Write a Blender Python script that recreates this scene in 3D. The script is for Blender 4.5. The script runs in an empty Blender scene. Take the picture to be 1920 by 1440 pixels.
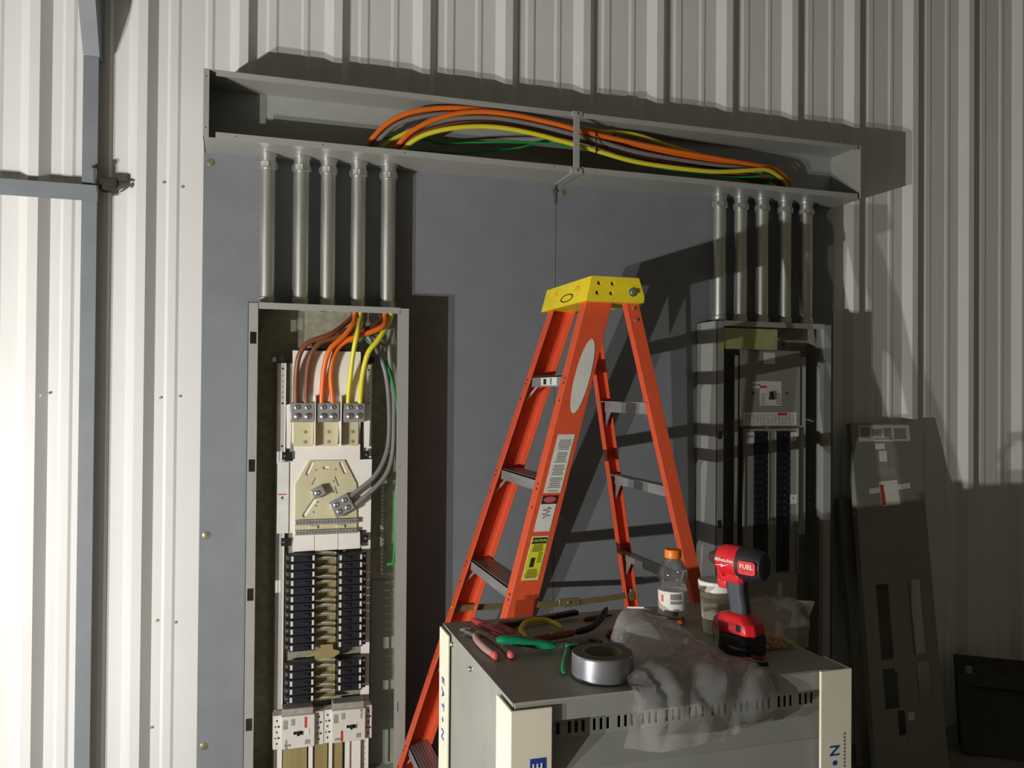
import bpy, bmesh, math, random
from mathutils import Vector, Matrix, noise

random.seed(7)
scene = bpy.context.scene
COL = scene.collection

# ------------------------------------------------------------------ camera, world, lamps, exposure
# X runs along the wall, Y into the wall, Z up; the camera stands 2.9 m in front of the ribbed wall
CAM_H = 1.44
yaw, pitch, roll = math.radians(17.8), math.radians(0.595), math.radians(-0.46)
fwd = Vector((math.sin(yaw) * math.cos(pitch), math.cos(yaw) * math.cos(pitch), math.sin(pitch)))
r0 = Vector((math.cos(yaw), -math.sin(yaw), 0.0))
u0 = r0.cross(fwd)
right = math.cos(roll) * r0 - math.sin(roll) * u0
up = math.sin(roll) * r0 + math.cos(roll) * u0
cd = bpy.data.cameras.new('camera')
cd.sensor_width = 36.0
cd.lens = 36.0 * 1580.0 / 1920.0
cd.clip_start = 0.02
cam = bpy.data.objects.new('camera', cd)
COL.objects.link(cam)
cam.matrix_world = Matrix(((right.x, up.x, -fwd.x, 0.0), (right.y, up.y, -fwd.y, 0.0),
                           (right.z, up.z, -fwd.z, CAM_H), (0, 0, 0, 1)))
scene.camera = cam

world = bpy.data.worlds.new('dim_hall')
scene.world = world
world.use_nodes = True
bg = world.node_tree.nodes['Background']
bg.inputs['Color'].default_value = (1.0, 0.93, 0.72, 1)
bg.inputs['Strength'].default_value = 0.072


def lamp(name, loc, power, radius, color):
    l = bpy.data.lights.new(name, 'POINT')
    l.energy = power
    l.shadow_soft_size = radius
    l.color = color
    o = bpy.data.objects.new(name, l)
    o.location = loc
    COL.objects.link(o)


# the two heads of the work light that throws the doubled shadows; it stands out of frame beside the camera
lamp('work_light_front_offscreen', (-2.05, 0.45, 0.767), 212, 0.012, (1.0, 0.988, 0.975))
lamp('work_light_rear_offscreen', (-2.11, 0.70, 0.764), 193, 0.012, (1.0, 0.988, 0.975))

vs = scene.view_settings
vs.view_transform = 'Standard'
vs.look = 'None'
vs.exposure = 0.0
vs.gamma = 1.0
vs.use_curve_mapping = False


# ------------------------------------------------------------------ materials
def lin(c):
    c = c / 255.0
    return c / 12.92 if c <= 0.04045 else ((c + 0.055) / 1.055) ** 2.4


def S(r, g, b):
    return (lin(r), lin(g), lin(b))


MATS = {}


def mat(name, color, rough=0.5, metal=0.0, var=0.08, scale=14.0, bump=0.0, bscale=120.0, spec=0.5, stretch=None):
    m = bpy.data.materials.new(name)
    m.use_nodes = True
    nt = m.node_tree
    b = nt.nodes['Principled BSDF']
    b.inputs['Roughness'].default_value = rough
    b.inputs['Metallic'].default_value = metal
    b.inputs['Specular IOR Level'].default_value = spec
    tc = nt.nodes.new('ShaderNodeTexCoord')
    src = tc.outputs['Object']
    if stretch:
        mp = nt.nodes.new('ShaderNodeMapping')
        mp.inputs['Scale'].default_value = stretch
        nt.links.new(src, mp.inputs['Vector'])
        src = mp.outputs['Vector']
    n = nt.nodes.new('ShaderNodeTexNoise')
    n.inputs['Scale'].default_value = scale
    n.inputs['Detail'].default_value = 5.0
    nt.links.new(src, n.inputs['Vector'])
    r = nt.nodes.new('ShaderNodeValToRGB')
    lo = [max(0.0, v * (1 - var)) for v in color]
    hi = [min(1.0, v * (1 + var)) for v in color]
    r.color_ramp.elements[0].position = 0.32
    r.color_ramp.elements[1].position = 0.68
    r.color_ramp.elements[0].color = (*lo, 1)
    r.color_ramp.elements[1].color = (*hi, 1)
    nt.links.new(n.outputs['Fac'], r.inputs['Fac'])
    nt.links.new(r.outputs['Color'], b.inputs['Base Color'])
    if bump > 0:
        n2 = nt.nodes.new('ShaderNodeTexNoise')
        n2.inputs['Scale'].default_value = bscale
        n2.inputs['Detail'].default_value = 3.0
        nt.links.new(src, n2.inputs['Vector'])
        bp = nt.nodes.new('ShaderNodeBump')
        bp.inputs['Strength'].default_value = bump
        bp.inputs['Distance'].default_value = 0.002
        nt.links.new(n2.outputs['Fac'], bp.inputs['Height'])
        nt.links.new(bp.outputs['Normal'], b.inputs['Normal'])
    MATS[name] = m
    return m


mat('wall_white', S(222, 220, 215), 0.38, 0, 0.02, 3.0)
mat('concrete', S(120, 116, 108), 0.8, 0, 0.15, 6.0, 0.3, 60)
mat('board_grey', S(122, 125, 128), 0.55, 0, 0.05, 9.0, 0.25, 220)
mat('steel_blue_grey', S(122, 127, 129), 0.5, 0, 0.06, 12.0, 0.1, 150)
mat('equip_grey', S(157, 157, 150), 0.42, 0, 0.03, 10.0, 0.05, 200)
mat('equip_grey_dull', S(138, 138, 128), 0.55, 0, 0.05, 8.0)
mat('galv', S(160, 157, 136), 0.45, 0.3, 0.18, 40.0)
mat('conduit_metal', S(206, 206, 196), 0.40, 0.88, 0.22, 60.0, stretch=(1, 1, .06))
mat('fitting_metal', S(200, 200, 194), 0.36, 0.85, 0.08, 30.0)
mat('zinc', S(205, 205, 200), 0.22, 0.9, 0.06, 40.0)
mat('aluminium', S(170, 170, 168), 0.38, 0.5, 0.15, 30.0, stretch=(1, .2, 1))
mat('brass', S(150, 136, 92), 0.38, 0.6, 0.12, 30.0)
mat('tin_bus', S(214, 206, 168), 0.40, 0.2, 0.08, 20.0, stretch=(1, 1, .1))
mat('gold_bus', S(168, 152, 104), 0.40, 0.3, 0.12, 20.0, stretch=(1, 1, .1))
mat('liner_yellow', S(178, 176, 122), 0.5, 0.1, 0.12, 25)
mat('screw_zinc', S(158, 152, 118), 0.3, 0.6, 0.1, 40)
mat('black', S(22, 22, 24), 0.5, 0, 0.1)
mat('breaker_black', S(27, 27, 33), 0.42, 0, 0.1)
mat('breaker_dark_grey', S(44, 44, 42), 0.45, 0, 0.1)
mat('white_plastic', S(222, 218, 208), 0.45, 0, 0.03)
mat('breaker_white', S(214, 208, 198), 0.5, 0, 0.03)
mat('paper_white', S(232, 226, 216), 0.75, 0, 0.02)
mat('sticker_white', S(214, 212, 202), 0.6, 0, 0.06, 30)
mat('sticker_grey', S(150, 147, 134), 0.6, 0, 0.15, 60)
mat('ink', S(28, 28, 28), 0.7, 0, 0.0)
mat('ink_soft', S(120, 120, 116), 0.7, 0, 0.1, 80)
mat('red_print', S(190, 52, 44), 0.5, 0, 0.05)
mat('blue_print', S(32, 62, 150), 0.5, 0, 0.04)
mat('wire_orange', S(232, 112, 34), 0.4, 0, 0.03)
mat('wire_brown', S(128, 78, 50), 0.4, 0, 0.05)
mat('wire_yellow', S(224, 212, 52), 0.38, 0, 0.03)
mat('wire_grey', S(126, 122, 118), 0.42, 0, 0.04)
mat('wire_green', S(28, 150, 62), 0.38, 0, 0.05)
mat('ladder_orange', S(216, 86, 50), 0.42, 0, 0.07, 35, 0.25, 300, stretch=(4, 4, 1))
mat('ladder_yellow', S(240, 214, 40), 0.45, 0, 0.08, 30)
mat('caution_yellow', S(216, 214, 40), 0.5, 0, 0.04)
mat('cardboard_white', S(226, 218, 194), 0.8, 0, 0.03, 12)
mat('cabinet_grey', S(146, 146, 136), 0.5, 0, 0.06, 8)
mat('tape_silver', S(168, 168, 172), 0.3, 0.75, 0.04, 60)
mat('tape_side', S(92, 90, 90), 0.6, 0, 0.1)
mat('core_card', S(150, 138, 108), 0.8, 0, 0.08)
mat('grip_red', S(150, 42, 40), 0.45, 0, 0.12, 30)
mat('grip_maroon', S(96, 34, 36), 0.5, 0, 0.12, 30)
mat('grip_pink', S(196, 88, 86), 0.5, 0, 0.06)
mat('grip_grey', S(158, 124, 118), 0.55, 0, 0.08)
mat('grip_green', S(20, 128, 84), 0.4, 0, 0.08)
mat('grip_yellow', S(212, 190, 30), 0.4, 0, 0.08)
mat('grip_brown', S(140, 66, 44), 0.5, 0, 0.1)
mat('tool_steel', S(120, 118, 116), 0.35, 0.8, 0.15)
mat('drill_red', S(212, 32, 40), 0.38, 0, 0.04)
mat('drill_black', S(30, 30, 32), 0.55, 0, 0.1)
mat('rubber_grey', S(62, 62, 68), 0.6, 0, 0.08)
mat('cap_orange', S(238, 128, 24), 0.4, 0, 0.03)
mat('cup_white', S(214, 210, 186), 0.6, 0, 0.03)
mat('lid_white', S(228, 226, 214), 0.35, 0, 0.02)
mat('rust', S(58, 48, 42), 0.8, 0.2, 0.3, 40)
mat('dark_steel', S(58, 54, 50), 0.55, 0.1, 0.15, 10)


def film(name, color, opac, rough, gloss=0.45, rippled=False):
    """thin clear plastic: mostly transparent, a little milky, glossy at grazing angles"""
    m = bpy.data.materials.new(name)
    m.use_nodes = True
    nt = m.node_tree
    for n in list(nt.nodes):
        nt.nodes.remove(n)
    N = lambda k: nt.nodes.new(k)
    lk = nt.links.new
    out = N('ShaderNodeOutputMaterial')
    tr = N('ShaderNodeBsdfTransparent')
    df = N('ShaderNodeBsdfDiffuse')
    tl = N('ShaderNodeBsdfTranslucent')
    gl = N('ShaderNodeBsdfGlossy')
    df.inputs['Color'].default_value = (*color, 1)
    tl.inputs['Color'].default_value = (*color, 1)
    gl.inputs['Roughness'].default_value = rough
    milk = N('ShaderNodeMixShader')
    milk.inputs['Fac'].default_value = 0.5
    lk(df.outputs[0], milk.inputs[1])
    lk(tl.outputs[0], milk.inputs[2])
    tc = N('ShaderNodeTexCoord')
    if rippled:
        nb = N('ShaderNodeTexNoise')
        nb.inputs['Scale'].default_value = 40.0
        lk(tc.outputs['Object'], nb.inputs['Vector'])
        bp = N('ShaderNodeBump')
        bp.inputs['Strength'].default_value = 0.9
        bp.inputs['Distance'].default_value = 0.012
        lk(nb.outputs['Fac'], bp.inputs['Height'])
        lk(bp.outputs['Normal'], gl.inputs['Normal'])
    body = N('ShaderNodeMixShader')
    body.inputs['Fac'].default_value = opac
    lk(tr.outputs[0], body.inputs[1])
    lk(milk.outputs[0], body.inputs[2])
    fr = N('ShaderNodeFresnel')
    fr.inputs['IOR'].default_value = 1.42
    top = N('ShaderNodeMixShader')
    fm = N('ShaderNodeMath'); fm.operation = 'MULTIPLY'; fm.inputs[1].default_value = gloss
    lk(fr.outputs[0], fm.inputs[0])
    lk(fm.outputs[0], top.inputs['Fac'])
    lk(body.outputs[0], top.inputs[1])
    lk(gl.outputs[0], top.inputs[2])
    lk(top.outputs[0], out.inputs['Surface'])
    MATS[name] = m


film('bag_film', S(250, 248, 244), 0.22, 0.10, 0.8, True)
film('bag_film_clear', S(235, 226, 212), 0.26, 0.10, 0.6, True)
film('bottle_plastic', S(215, 210, 214), 0.10, 0.05, 0.9)


# ------------------------------------------------------------------ mesh helpers
class MB:
    def __init__(self):
        self.v, self.f, self.M = [], [], None

    def add(self, vs_, fs):
        o = len(self.v)
        for p in vs_:
            p = Vector(p)
            self.v.append(self.M @ p if self.M else p)
        self.f += [tuple(i + o for i in q) for q in fs]
        return self

    def box(self, x0, x1, y0, y1, z0, z1):
        return self.add([(x0, y0, z0), (x1, y0, z0), (x1, y1, z0), (x0, y1, z0), (x0, y0, z1), (x1, y0, z1), (x1, y1, z1), (x0, y1, z1)],
                        [(0, 3, 2, 1), (4, 5, 6, 7), (0, 1, 5, 4), (1, 2, 6, 5), (2, 3, 7, 6), (3, 0, 4, 7)])

    def obox(self, c, a, b, n):
        c, a, b, n = Vector(c), Vector(a), Vector(b), Vector(n)
        vs_ = [c + s * a + t * b + w * n for w in (-1, 1) for s, t in ((-1, -1), (1, -1), (1, 1), (-1, 1))]
        return self.add(vs_, [(0, 3, 2, 1), (4, 5, 6, 7), (0, 1, 5, 4), (1, 2, 6, 5), (2, 3, 7, 6), (3, 0, 4, 7)])

    def tube(self, path, r, n=10, caps=True):
        path = [Vector(p) for p in path]
        rs = r if isinstance(r, (list, tuple)) else [r] * len(path)
        t0 = (path[1] - path[0]).normalized()
        ref = Vector((0, 0, 1)) if abs(t0.z) < 0.9 else Vector((1, 0, 0))
        nx = t0.cross(ref).normalized()
        vs_, fs = [], []
        for i, p in enumerate(path):
            if i == 0:
                t = t0
            elif i == len(path) - 1:
                t = (path[i] - path[i - 1]).normalized()
            else:
                t = (path[i + 1] - path[i - 1]).normalized()
            nx = (nx - t * nx.dot(t)).normalized()
            ny = t.cross(nx)
            for k in range(n):
                a = 2 * math.pi * k / n
                vs_.append(p + rs[i] * (math.cos(a) * nx + math.sin(a) * ny))
        for i in range(len(path) - 1):
            for k in range(n):
                fs.append((i * n + k, i * n + (k + 1) % n, (i + 1) * n + (k + 1) % n, (i + 1) * n + k))
        if caps:
            fs.append(tuple(range(n))[::-1])
            fs.append(tuple((len(path) - 1) * n + k for k in range(n)))
        return self.add(vs_, fs)

    def cyl(self, p0, p1, r, r1=None, n=16):
        return self.tube([p0, p1], [r, r if r1 is None else r1], n)

    def lathe(self, c, prof, n=24, axis='z'):
        vs_, fs = [], []
        for (r, h) in prof:
            for k in range(n):
                a = 2 * math.pi * k / n
                x, y = r * math.cos(a), r * math.sin(a)
                q = (x, y, h) if axis == 'z' else ((h, x, y) if axis == 'x' else (x, -h, y))
                vs_.append((c[0] + q[0], c[1] + q[1], c[2] + q[2]))
        for i in range(len(prof) - 1):
            for k in range(n):
                fs.append((i * n + k, i * n + (k + 1) % n, (i + 1) * n + (k + 1) % n, (i + 1) * n + k))
        fs.append(tuple(range(n))[::-1])
        fs.append(tuple((len(prof) - 1) * n + k for k in range(n)))
        return self.add(vs_, fs)

    def ring(self, c, prof, n=24):
        """hollow turned part: closed (r, z) loop swept about the z axis"""
        vs_, fs, m = [], [], len(prof)
        for (r, h) in prof:
            for k in range(n):
                a = 2 * math.pi * k / n
                vs_.append((c[0] + r * math.cos(a), c[1] + r * math.sin(a), c[2] + h))
        for i in range(m):
            for k in range(n):
                j = (i + 1) % m
                fs.append((i * n + k, i * n + (k + 1) % n, j * n + (k + 1) % n, j * n + k))
        return self.add(vs_, fs)

    def prism(self, poly, off):
        """poly: 3D points in a plane; off: extrusion vector"""
        off = Vector(off)
        n = len(poly)
        vs_ = [Vector(p) for p in poly] + [Vector(p) + off for p in poly]
        fs = [tuple(range(n)), tuple(range(n, 2 * n))[::-1]]
        fs += [(i, (i + 1) % n, n + (i + 1) % n, n + i) for i in range(n)]
        return self.add(vs_, fs)

    def loft(self, rings, close=True):
        n = len(rings[0])
        vs_ = [p for r in rings for p in r]
        fs = []
        for i in range(len(rings) - 1):
            for k in range(n if close else n - 1):
                fs.append((i * n + k, i * n + (k + 1) % n, (i + 1) * n + (k + 1) % n, (i + 1) * n + k))
        if close:
            fs.append(tuple(range(n))[::-1])
            fs.append(tuple((len(rings) - 1) * n + k for k in range(n)))
        return self.add(vs_, fs)

    def holed(self, O, U, V, N, w, h, holes, t):
        """plate w x h spanned from O by unit U, V; thickness t along N; rectangular holes (u0,u1,v0,v1)"""
        O, U, V, N = Vector(O), Vector(U), Vector(V), Vector(N)
        us = sorted({0.0, w} | {q for a in holes for q in a[:2]})
        vs_ = sorted({0.0, h} | {q for a in holes for q in a[2:]})

        def solid(i, j):
            if i < 0 or j < 0 or i >= len(us) - 1 or j >= len(vs_) - 1:
                return False
            cu, cv = (us[i] + us[i + 1]) / 2, (vs_[j] + vs_[j + 1]) / 2
            return not any(a[0] < cu < a[1] and a[2] < cv < a[3] for a in holes)
        idx, pts, fs = {}, [], []

        def vid(i, j, k):
            if (i, j, k) not in idx:
                idx[(i, j, k)] = len(pts)
                pts.append(O + U * us[i] + V * vs_[j] + N * (t * k))
            return idx[(i, j, k)]
        for i in range(len(us) - 1):
            for j in range(len(vs_) - 1):
                if not solid(i, j):
                    continue
                for k in (0, 1):
                    fs.append((vid(i, j, k), vid(i + 1, j, k), vid(i + 1, j + 1, k), vid(i, j + 1, k)))
                for (di, dj, e) in ((-1, 0, ((i, j), (i, j + 1))), (1, 0, ((i + 1, j), (i + 1, j + 1))), (0, -1, ((i, j), (i + 1, j))), (0, 1, ((i, j + 1), (i + 1, j + 1)))):
                    if not solid(i + di, j + dj):
                        (a, b), (c_, d) = e
                        fs.append((vid(a, b, 0), vid(c_, d, 0), vid(c_, d, 1), vid(a, b, 1)))
        return self.add(pts, fs)

    def build(self, name, material, parent=None, smooth=True, bevel=0.0, angle=35, local=False, thick=0.0):
        me = bpy.data.meshes.new(name)
        off = Vector((0, 0, 0))
        if parent is not None and not local:
            off = wloc(parent)
        me.from_pydata([tuple(p - off) for p in self.v], [], self.f)
        bm = bmesh.new()
        bm.from_mesh(me)
        bmesh.ops.recalc_face_normals(bm, faces=bm.faces)
        bm.to_mesh(me)
        bm.free()
        if smooth:
            me.polygons.foreach_set('use_smooth', [True] * len(me.polygons))
            me.set_sharp_from_angle(angle=math.radians(angle))
        me.materials.append(MATS[material])
        o = bpy.data.objects.new(name, me)
        COL.objects.link(o)
        if parent is not None:
            o.parent = parent
        if thick > 0:
            md = o.modifiers.new('thickness', 'SOLIDIFY')
            md.thickness = thick
        if bevel > 0:
            md = o.modifiers.new('bevel', 'BEVEL')
            md.width = bevel
            md.segments = 2
            md.limit_method = 'ANGLE'
        return o


def cut(o, mb):
    """drill the cutter shapes (world coordinates) out of a finished part"""
    k = mb.build('cutter', 'black', None, smooth=False)
    md = o.modifiers.new('holes', 'BOOLEAN')
    md.operation = 'DIFFERENCE'
    md.solver = 'EXACT'
    md.object = k
    bpy.context.view_layer.update()
    dg = bpy.context.evaluated_depsgraph_get()
    me = bpy.data.meshes.new_from_object(o.evaluated_get(dg))
    me.name = o.name
    me.materials.clear()
    me.materials.append(o.data.materials[0])
    o.modifiers.clear()
    o.data = me
    bpy.data.objects.remove(k)
    return o


def wloc(o):
    p = Vector((0, 0, 0))
    while o is not None:
        p += o.location
        o = o.parent
    return p


def tag(o, label, cat, group=None, kind=None):
    if label:
        o['label'] = label
    if cat:
        o['category'] = cat
    if group:
        o['group'] = group
    if kind:
        o['kind'] = kind
    return o


def thing(name, label, cat, loc=(0, 0, 0), group=None):
    o = bpy.data.objects.new(name, None)
    o.location = loc
    o.empty_display_size = 0.05
    COL.objects.link(o)
    return tag(o, label, cat, group)


def B(*a):
    return MB().box(*a)


def copy_tree(o, parent=None):
    c = o.copy()
    COL.objects.link(c)
    c.parent = parent
    for ch in o.children:
        copy_tree(ch, c)
    return c


def text(body, name, material, origin, ux, uy, size, parent, depth=0.0006, shear=0.0, align='CENTER', xscale=1.0, bold=0.012):
    """flat lettering laid on a plane spanned by ux, uy"""
    cu = bpy.data.curves.new(name, 'FONT')
    cu.body = body
    cu.size = size
    cu.align_x = align
    cu.align_y = 'CENTER'
    cu.shear = shear
    cu.offset = size * bold
    cu.extrude = depth / 2
    cu.resolution_u = 3
    t = bpy.data.objects.new(name, cu)
    COL.objects.link(t)
    bpy.context.view_layer.update()
    dg = bpy.context.evaluated_depsgraph_get()
    me = bpy.data.meshes.new_from_object(t.evaluated_get(dg))
    bpy.data.objects.remove(t)
    bpy.data.curves.remove(cu)
    ux, uy = Vector(ux).normalized(), Vector(uy).normalized()
    uz = ux.cross(uy)
    off = wloc(parent)
    og = Vector(origin) - off
    for v in me.vertices:
        p = v.co.copy()
        v.co = og + ux * (p.x * xscale) + uy * p.y + uz * (p.z + depth / 2)
    me.materials.clear()
    me.materials.append(MATS[material])
    me.name = name
    o = bpy.data.objects.new(name, me)
    COL.objects.link(o)
    o.parent = parent
    return o


def smooth_path(pts, step=4):
    """Catmull-Rom through the points"""
    P = [Vector(p) for p in pts]
    P = [P[0] * 2 - P[1]] + P + [P[-1] * 2 - P[-2]]
    out = []
    for i in range(1, len(P) - 2):
        a, b, c, d = P[i - 1], P[i], P[i + 1], P[i + 2]
        for k in range(step):
            t = k / step
            out.append(0.5 * ((2 * b) + (c - a) * t + (2 * a - 5 * b + 4 * c - d) * t * t + (3 * b - a - 3 * c + d) * t ** 3))
    out.append(P[-2])
    return out


ORD = ['first', 'second', 'third', 'fourth', 'fifth', 'sixth', 'seventh', 'eighth', 'ninth', 'tenth', 'eleventh', 'twelfth', 'thirteenth',
       'fourteenth', 'fifteenth', 'sixteenth', 'seventeenth', 'eighteenth', 'nineteenth', 'twentieth', 'twenty-first', 'twenty-second']
AX, AY, AZ = Vector((1, 0, 0)), Vector((0, 1, 0)), Vector((0, 0, 1))

# ================================================================== SETTING
fl = B(-5, 6.5, -4, 2.99, -0.1, 0).build('floor', 'concrete')
tag(fl, 'bare concrete floor of the dim metal building', None, None, 'structure')

wall = thing('wall_back', 'white ribbed metal liner wall behind the electrical gear', None)
wall['kind'] = 'structure'
PAN, RIB, PITCH, RIB0 = 2.93, 2.90, 0.3048, -0.600
prof = [(0.0, RIB), (0.029, PAN), (0.057, PAN), (0.066, PAN - .0045), (0.089, PAN - .0045), (0.098, PAN), (0.170, PAN), (0.179, PAN - .0045),
        (0.192, PAN - .0045), (0.201, PAN), (0.2475, PAN), (0.2765, RIB)]
TOPZ = 3.35
for j in range(-3, 7):
    pts = []
    for k in range(3):
        X = RIB0 + (j * 3 + k) * PITCH
        pts += [(X + s, y) for s, y in prof]
    pts.append((RIB0 + (j * 3 + 3) * PITCH, RIB))
    back = [(pts[-1][0], 2.95), (pts[0][0], 2.95)]
    poly = [(x, y, 0.0) for x, y in pts + back]
    mb = MB()
    n = len(poly)
    top = [(x, y, TOPZ) for x, y, z in poly]
    mb.add(poly + top, [(i, (i + 1) % n, n + (i + 1) % n, n + i) for i in range(n)] + [tuple(range(n, 2 * n)), tuple(range(n))[::-1]])
    mb.build('wall_panel', 'wall_white', wall, angle=12)

# small hex screws in the ribbed wall
scr = None
for (x, z) in [(-0.246, 2.11), (-0.19, 2.10), (-0.248, 1.415), (-0.19, 1.42), (-0.25, 0.70), (-0.195, 0.69), (-0.262, 0.36), (-0.60 + .015, 1.42), (-0.9, 1.41)]:
    if scr is None:
        scr = MB().cyl((0, 0, 0), (0, -0.004, 0), 0.0045, n=8).build('screw', 'galv', wall, local=True)
        s = scr
    else:
        s = scr.copy()
        COL.objects.link(s)
    s.location = (x, PAN if (x - RIB0) % PITCH > .03 and (x - RIB0) % PITCH < .247 else RIB, z)

# painted steel frame post with its tapering haunch, and the girt that meets it
post = thing('frame_post', 'blue grey painted steel post with flared haunch on the white wall', 'post', (-0.455, 2.9, 0))
B(-0.476, -0.432, 2.876, 2.882, 0, 2.472).build('front_flange', 'steel_blue_grey', post, bevel=.001)
B(-0.466, -0.440, 2.882, 2.925, 0, 2.472).build('web', 'steel_blue_grey', post)
h = MB()
h.loft([[(-0.476, 2.872, 2.472), (-0.430, 2.872, 2.472), (-0.430, 2.925, 2.472), (-0.476, 2.925, 2.472)],
        [(-0.479, 2.790, 2.61), (-0.431, 2.790, 2.61), (-0.431, 2.925, 2.61), (-0.479, 2.925, 2.61)],
        [(-0.49, 2.45, 3.2), (-0.44, 2.45, 3.2), (-0.44, 2.925, 3.2), (-0.49, 2.925, 3.2)]])
h.build('haunch', 'steel_blue_grey', post)
MB().tube([(-0.476, 2.873, 2.474), (-0.430, 2.873, 2.477)], .0025, 6).build('weld_bead', 'equip_grey', post)

girt = thing('wall_girt', 'blue grey steel angle girt crossing the frame post', 'girt', (-1.5, 2.86, 2.03))
B(-3.2, -0.428, 2.858, 2.864, 2.020, 2.068).build('front_leg', 'steel_blue_grey', girt, bevel=.001)
B(-3.2, -0.478, 2.864, 2.8995, 2.052, 2.058).build('top_leg', 'steel_blue_grey', girt)
B(-3.2, -0.432, 2.856, 2.858, 2.050, 2.068).build('bent_lip', 'steel_blue_grey', girt)
clip = thing('bolt_bracket', 'rusty bolt and dark bracket at the girt end beside the post', 'bracket', (-0.40, 2.88, 2.08))
B(-0.426, -0.376, 2.872, 2.92, 2.062, 2.100).build('bracket_block', 'rust', clip, bevel=.003)
MB().cyl((-0.438, 2.866, 2.075), (-0.438, 2.866, 2.125), .006, n=10).build('bolt_shank', 'zinc', clip)
MB().cyl((-0.438, 2.866, 2.122), (-0.438, 2.866, 2.131), .009, n=6).build('bolt_head', 'rust', clip)
MB().cyl((-0.374, 2.872, 2.062), (-0.362, 2.872, 2.072), .007, n=8).build('nut', 'zinc', clip)
MB().tube([(-0.376, 2.885, 2.088), (-0.345, 2.885, 2.092)], [.006, .003], 8).build('pin', 'dark_steel', clip)

# ================================================================== BACKBOARD
for x0, x1, lab in ((-0.124, 1.0885, 'blue grey painted board behind the open panel, beside the white wall'),
                    (1.0905, 2.305, 'blue grey painted board behind the ladder and the covered breaker panel')):
    bt = thing('backboard', lab, 'board', ((x0 + x1) / 2, 2.89, 0.05), 'backboard sheets')
    B(x0, x1, 2.88, 2.899, 0.05, 2.395).build('sheet', 'board_grey', bt, bevel=.0012)
    for sx in ((x0 + .022, x1 - .014) if x0 < 0 else (x0 + .024, x1 - .03)):
        for sz in (2.175, 0.975, 0.30):
            MB().lathe((sx, 2.88, sz), [(.0125, 0), (.012, .0015), (.008, .003), (.001, .0034)], 16, 'y').build('screw', 'screw_zinc', bt)
key = thing('key_tag', 'small metal clip hanging by a wire under the wireway joint', 'clip', (1.082, 2.874, 2.18))
MB().tube([(1.080, 2.872, 2.196), (1.079, 2.872, 2.165), (1.081, 2.872, 2.13)], .0016, 6).build('wire', 'dark_steel', key)
MB().lathe((1.080, 2.876, 2.176), [(.009, 0), (.009, .003)], 12, 'y').build('clip_disc', 'brass', key)

# ================================================================== WIREWAY
WX0, WX1, WF, WB_, WZ0, WZ1, WJ = -0.119, 2.290, 2.705, 2.8775, 2.205, 2.414, 1.100
CY = 2.826
CONL = [0.0742, 0.1807, 0.2665, 0.3649, 0.4648]
CONR = [1.737, 1.830, 1.926, 2.031, 2.129]
ww = thing('wireway', 'long open grey sheet metal wireway carrying coloured cables', 'wireway', (1.085, 2.79, WZ0))
T = 0.002
B(WX0, WX1, WB_, WB_ + T, WZ0, WZ1).build('back_plate', 'equip_grey', ww)
for (a, b_) in ((WX0, WJ), (WJ, WX1)):
    bp_ = B(a, b_ - .001, WF, WB_, WZ0, WZ0 + T).build('bottom_plate', 'equip_grey', ww)
    kn = MB()
    for cx in CONL + CONR:
        if a < cx < b_:
            kn.cyl((cx, CY, WZ0 - .01), (cx, CY, WZ0 + .01), .0243, n=28)
    cut(bp_, kn)
    B(a, b_ - .001, WF, WB_, WZ1 - T, WZ1).build('top_plate', 'equip_grey', ww)
    g0 = .036 if a == WX0 else .014
    g1 = .014 if a == WX0 else .016
    bf = B(a + g0, b_ - g1, WF - .001, WF + .001, WZ0 + .001, WZ0 + .0195).build('lower_lip', 'equip_grey', ww)
    tf = B(a + g0, b_ - g1, WF - .001, WF + .001, WZ1 - .0185, WZ1 - .001).build('upper_lip', 'equip_grey', ww)
    lipholes = MB()
    for k in range(5):
        hx = a + g0 + .06 + k * (b_ - a - .18) / 4
        lipholes.cyl((hx, WF - .004, WZ0 + .012), (hx, WF + .004, WZ0 + .012), .0022, n=10)
        B(hx, hx + .018, WF + .002, WF + .012, WZ1, WZ1 + .0022).build('hinge_tab', 'equip_grey', tf)
    cut(bf, lipholes)
for (x, s) in ((WX0, 1), (WX1, -1)):
    ec = thing_end = B(min(x, x + s * T), max(x, x + s * T), WF, WB_, WZ0, WZ1).build('end_cap', 'equip_grey', ww)
    el = B(min(x, x + s * .0165), max(x, x + s * .0165), WF - .001, WF + .001, WZ0 + .002, WZ1 - .002).build('end_lip', 'equip_grey', ec) if s > 0 else None
    if s > 0:
        for z in (WZ0 + .03, WZ1 - .022):
            cut(el, MB().cyl((x + .008, WF - .004, z), (x + .008, WF + .004, z), .0022, n=10))
st = MB()
st.box(WJ - .015, WJ + .007, WF - .004, WF + .004, WZ0 - .004, WZ1 + .003)
st.build('joint_strap', 'equip_grey', ww, bevel=.001)
B(WJ - .026, WJ + .018, WF - .0055, WF + .003, WZ0 - .006, WZ0 + .014).build('strap_foot', 'equip_grey', ww, bevel=.002)
B(WJ - .022, WJ + .016, WF - .0055, WF + .003, WZ1 - .014, WZ1 + .003).build('strap_head', 'equip_grey', ww, bevel=.002)
B(WJ - .020, WJ + .014, WF, WB_, WZ0 - .004, WZ0).build('joint_plate', 'equip_grey', ww, bevel=.001)
for z in (WZ0 + .005, WZ1 - .007):
    MB().lathe((WJ - .003, WF - .0055, z), [(.005, 0), (.004, .003), (.001, .004)], 10, 'y').build('screw', 'zinc', ww)
for (x, y) in ((1.01, 2.80), (1.31, 2.80)):
    MB().lathe((x, WB_, 2.262), [(.011, 0), (.009, .003), (.001, .005)], 12, 'y').build('back_screw', 'brass', ww)

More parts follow.
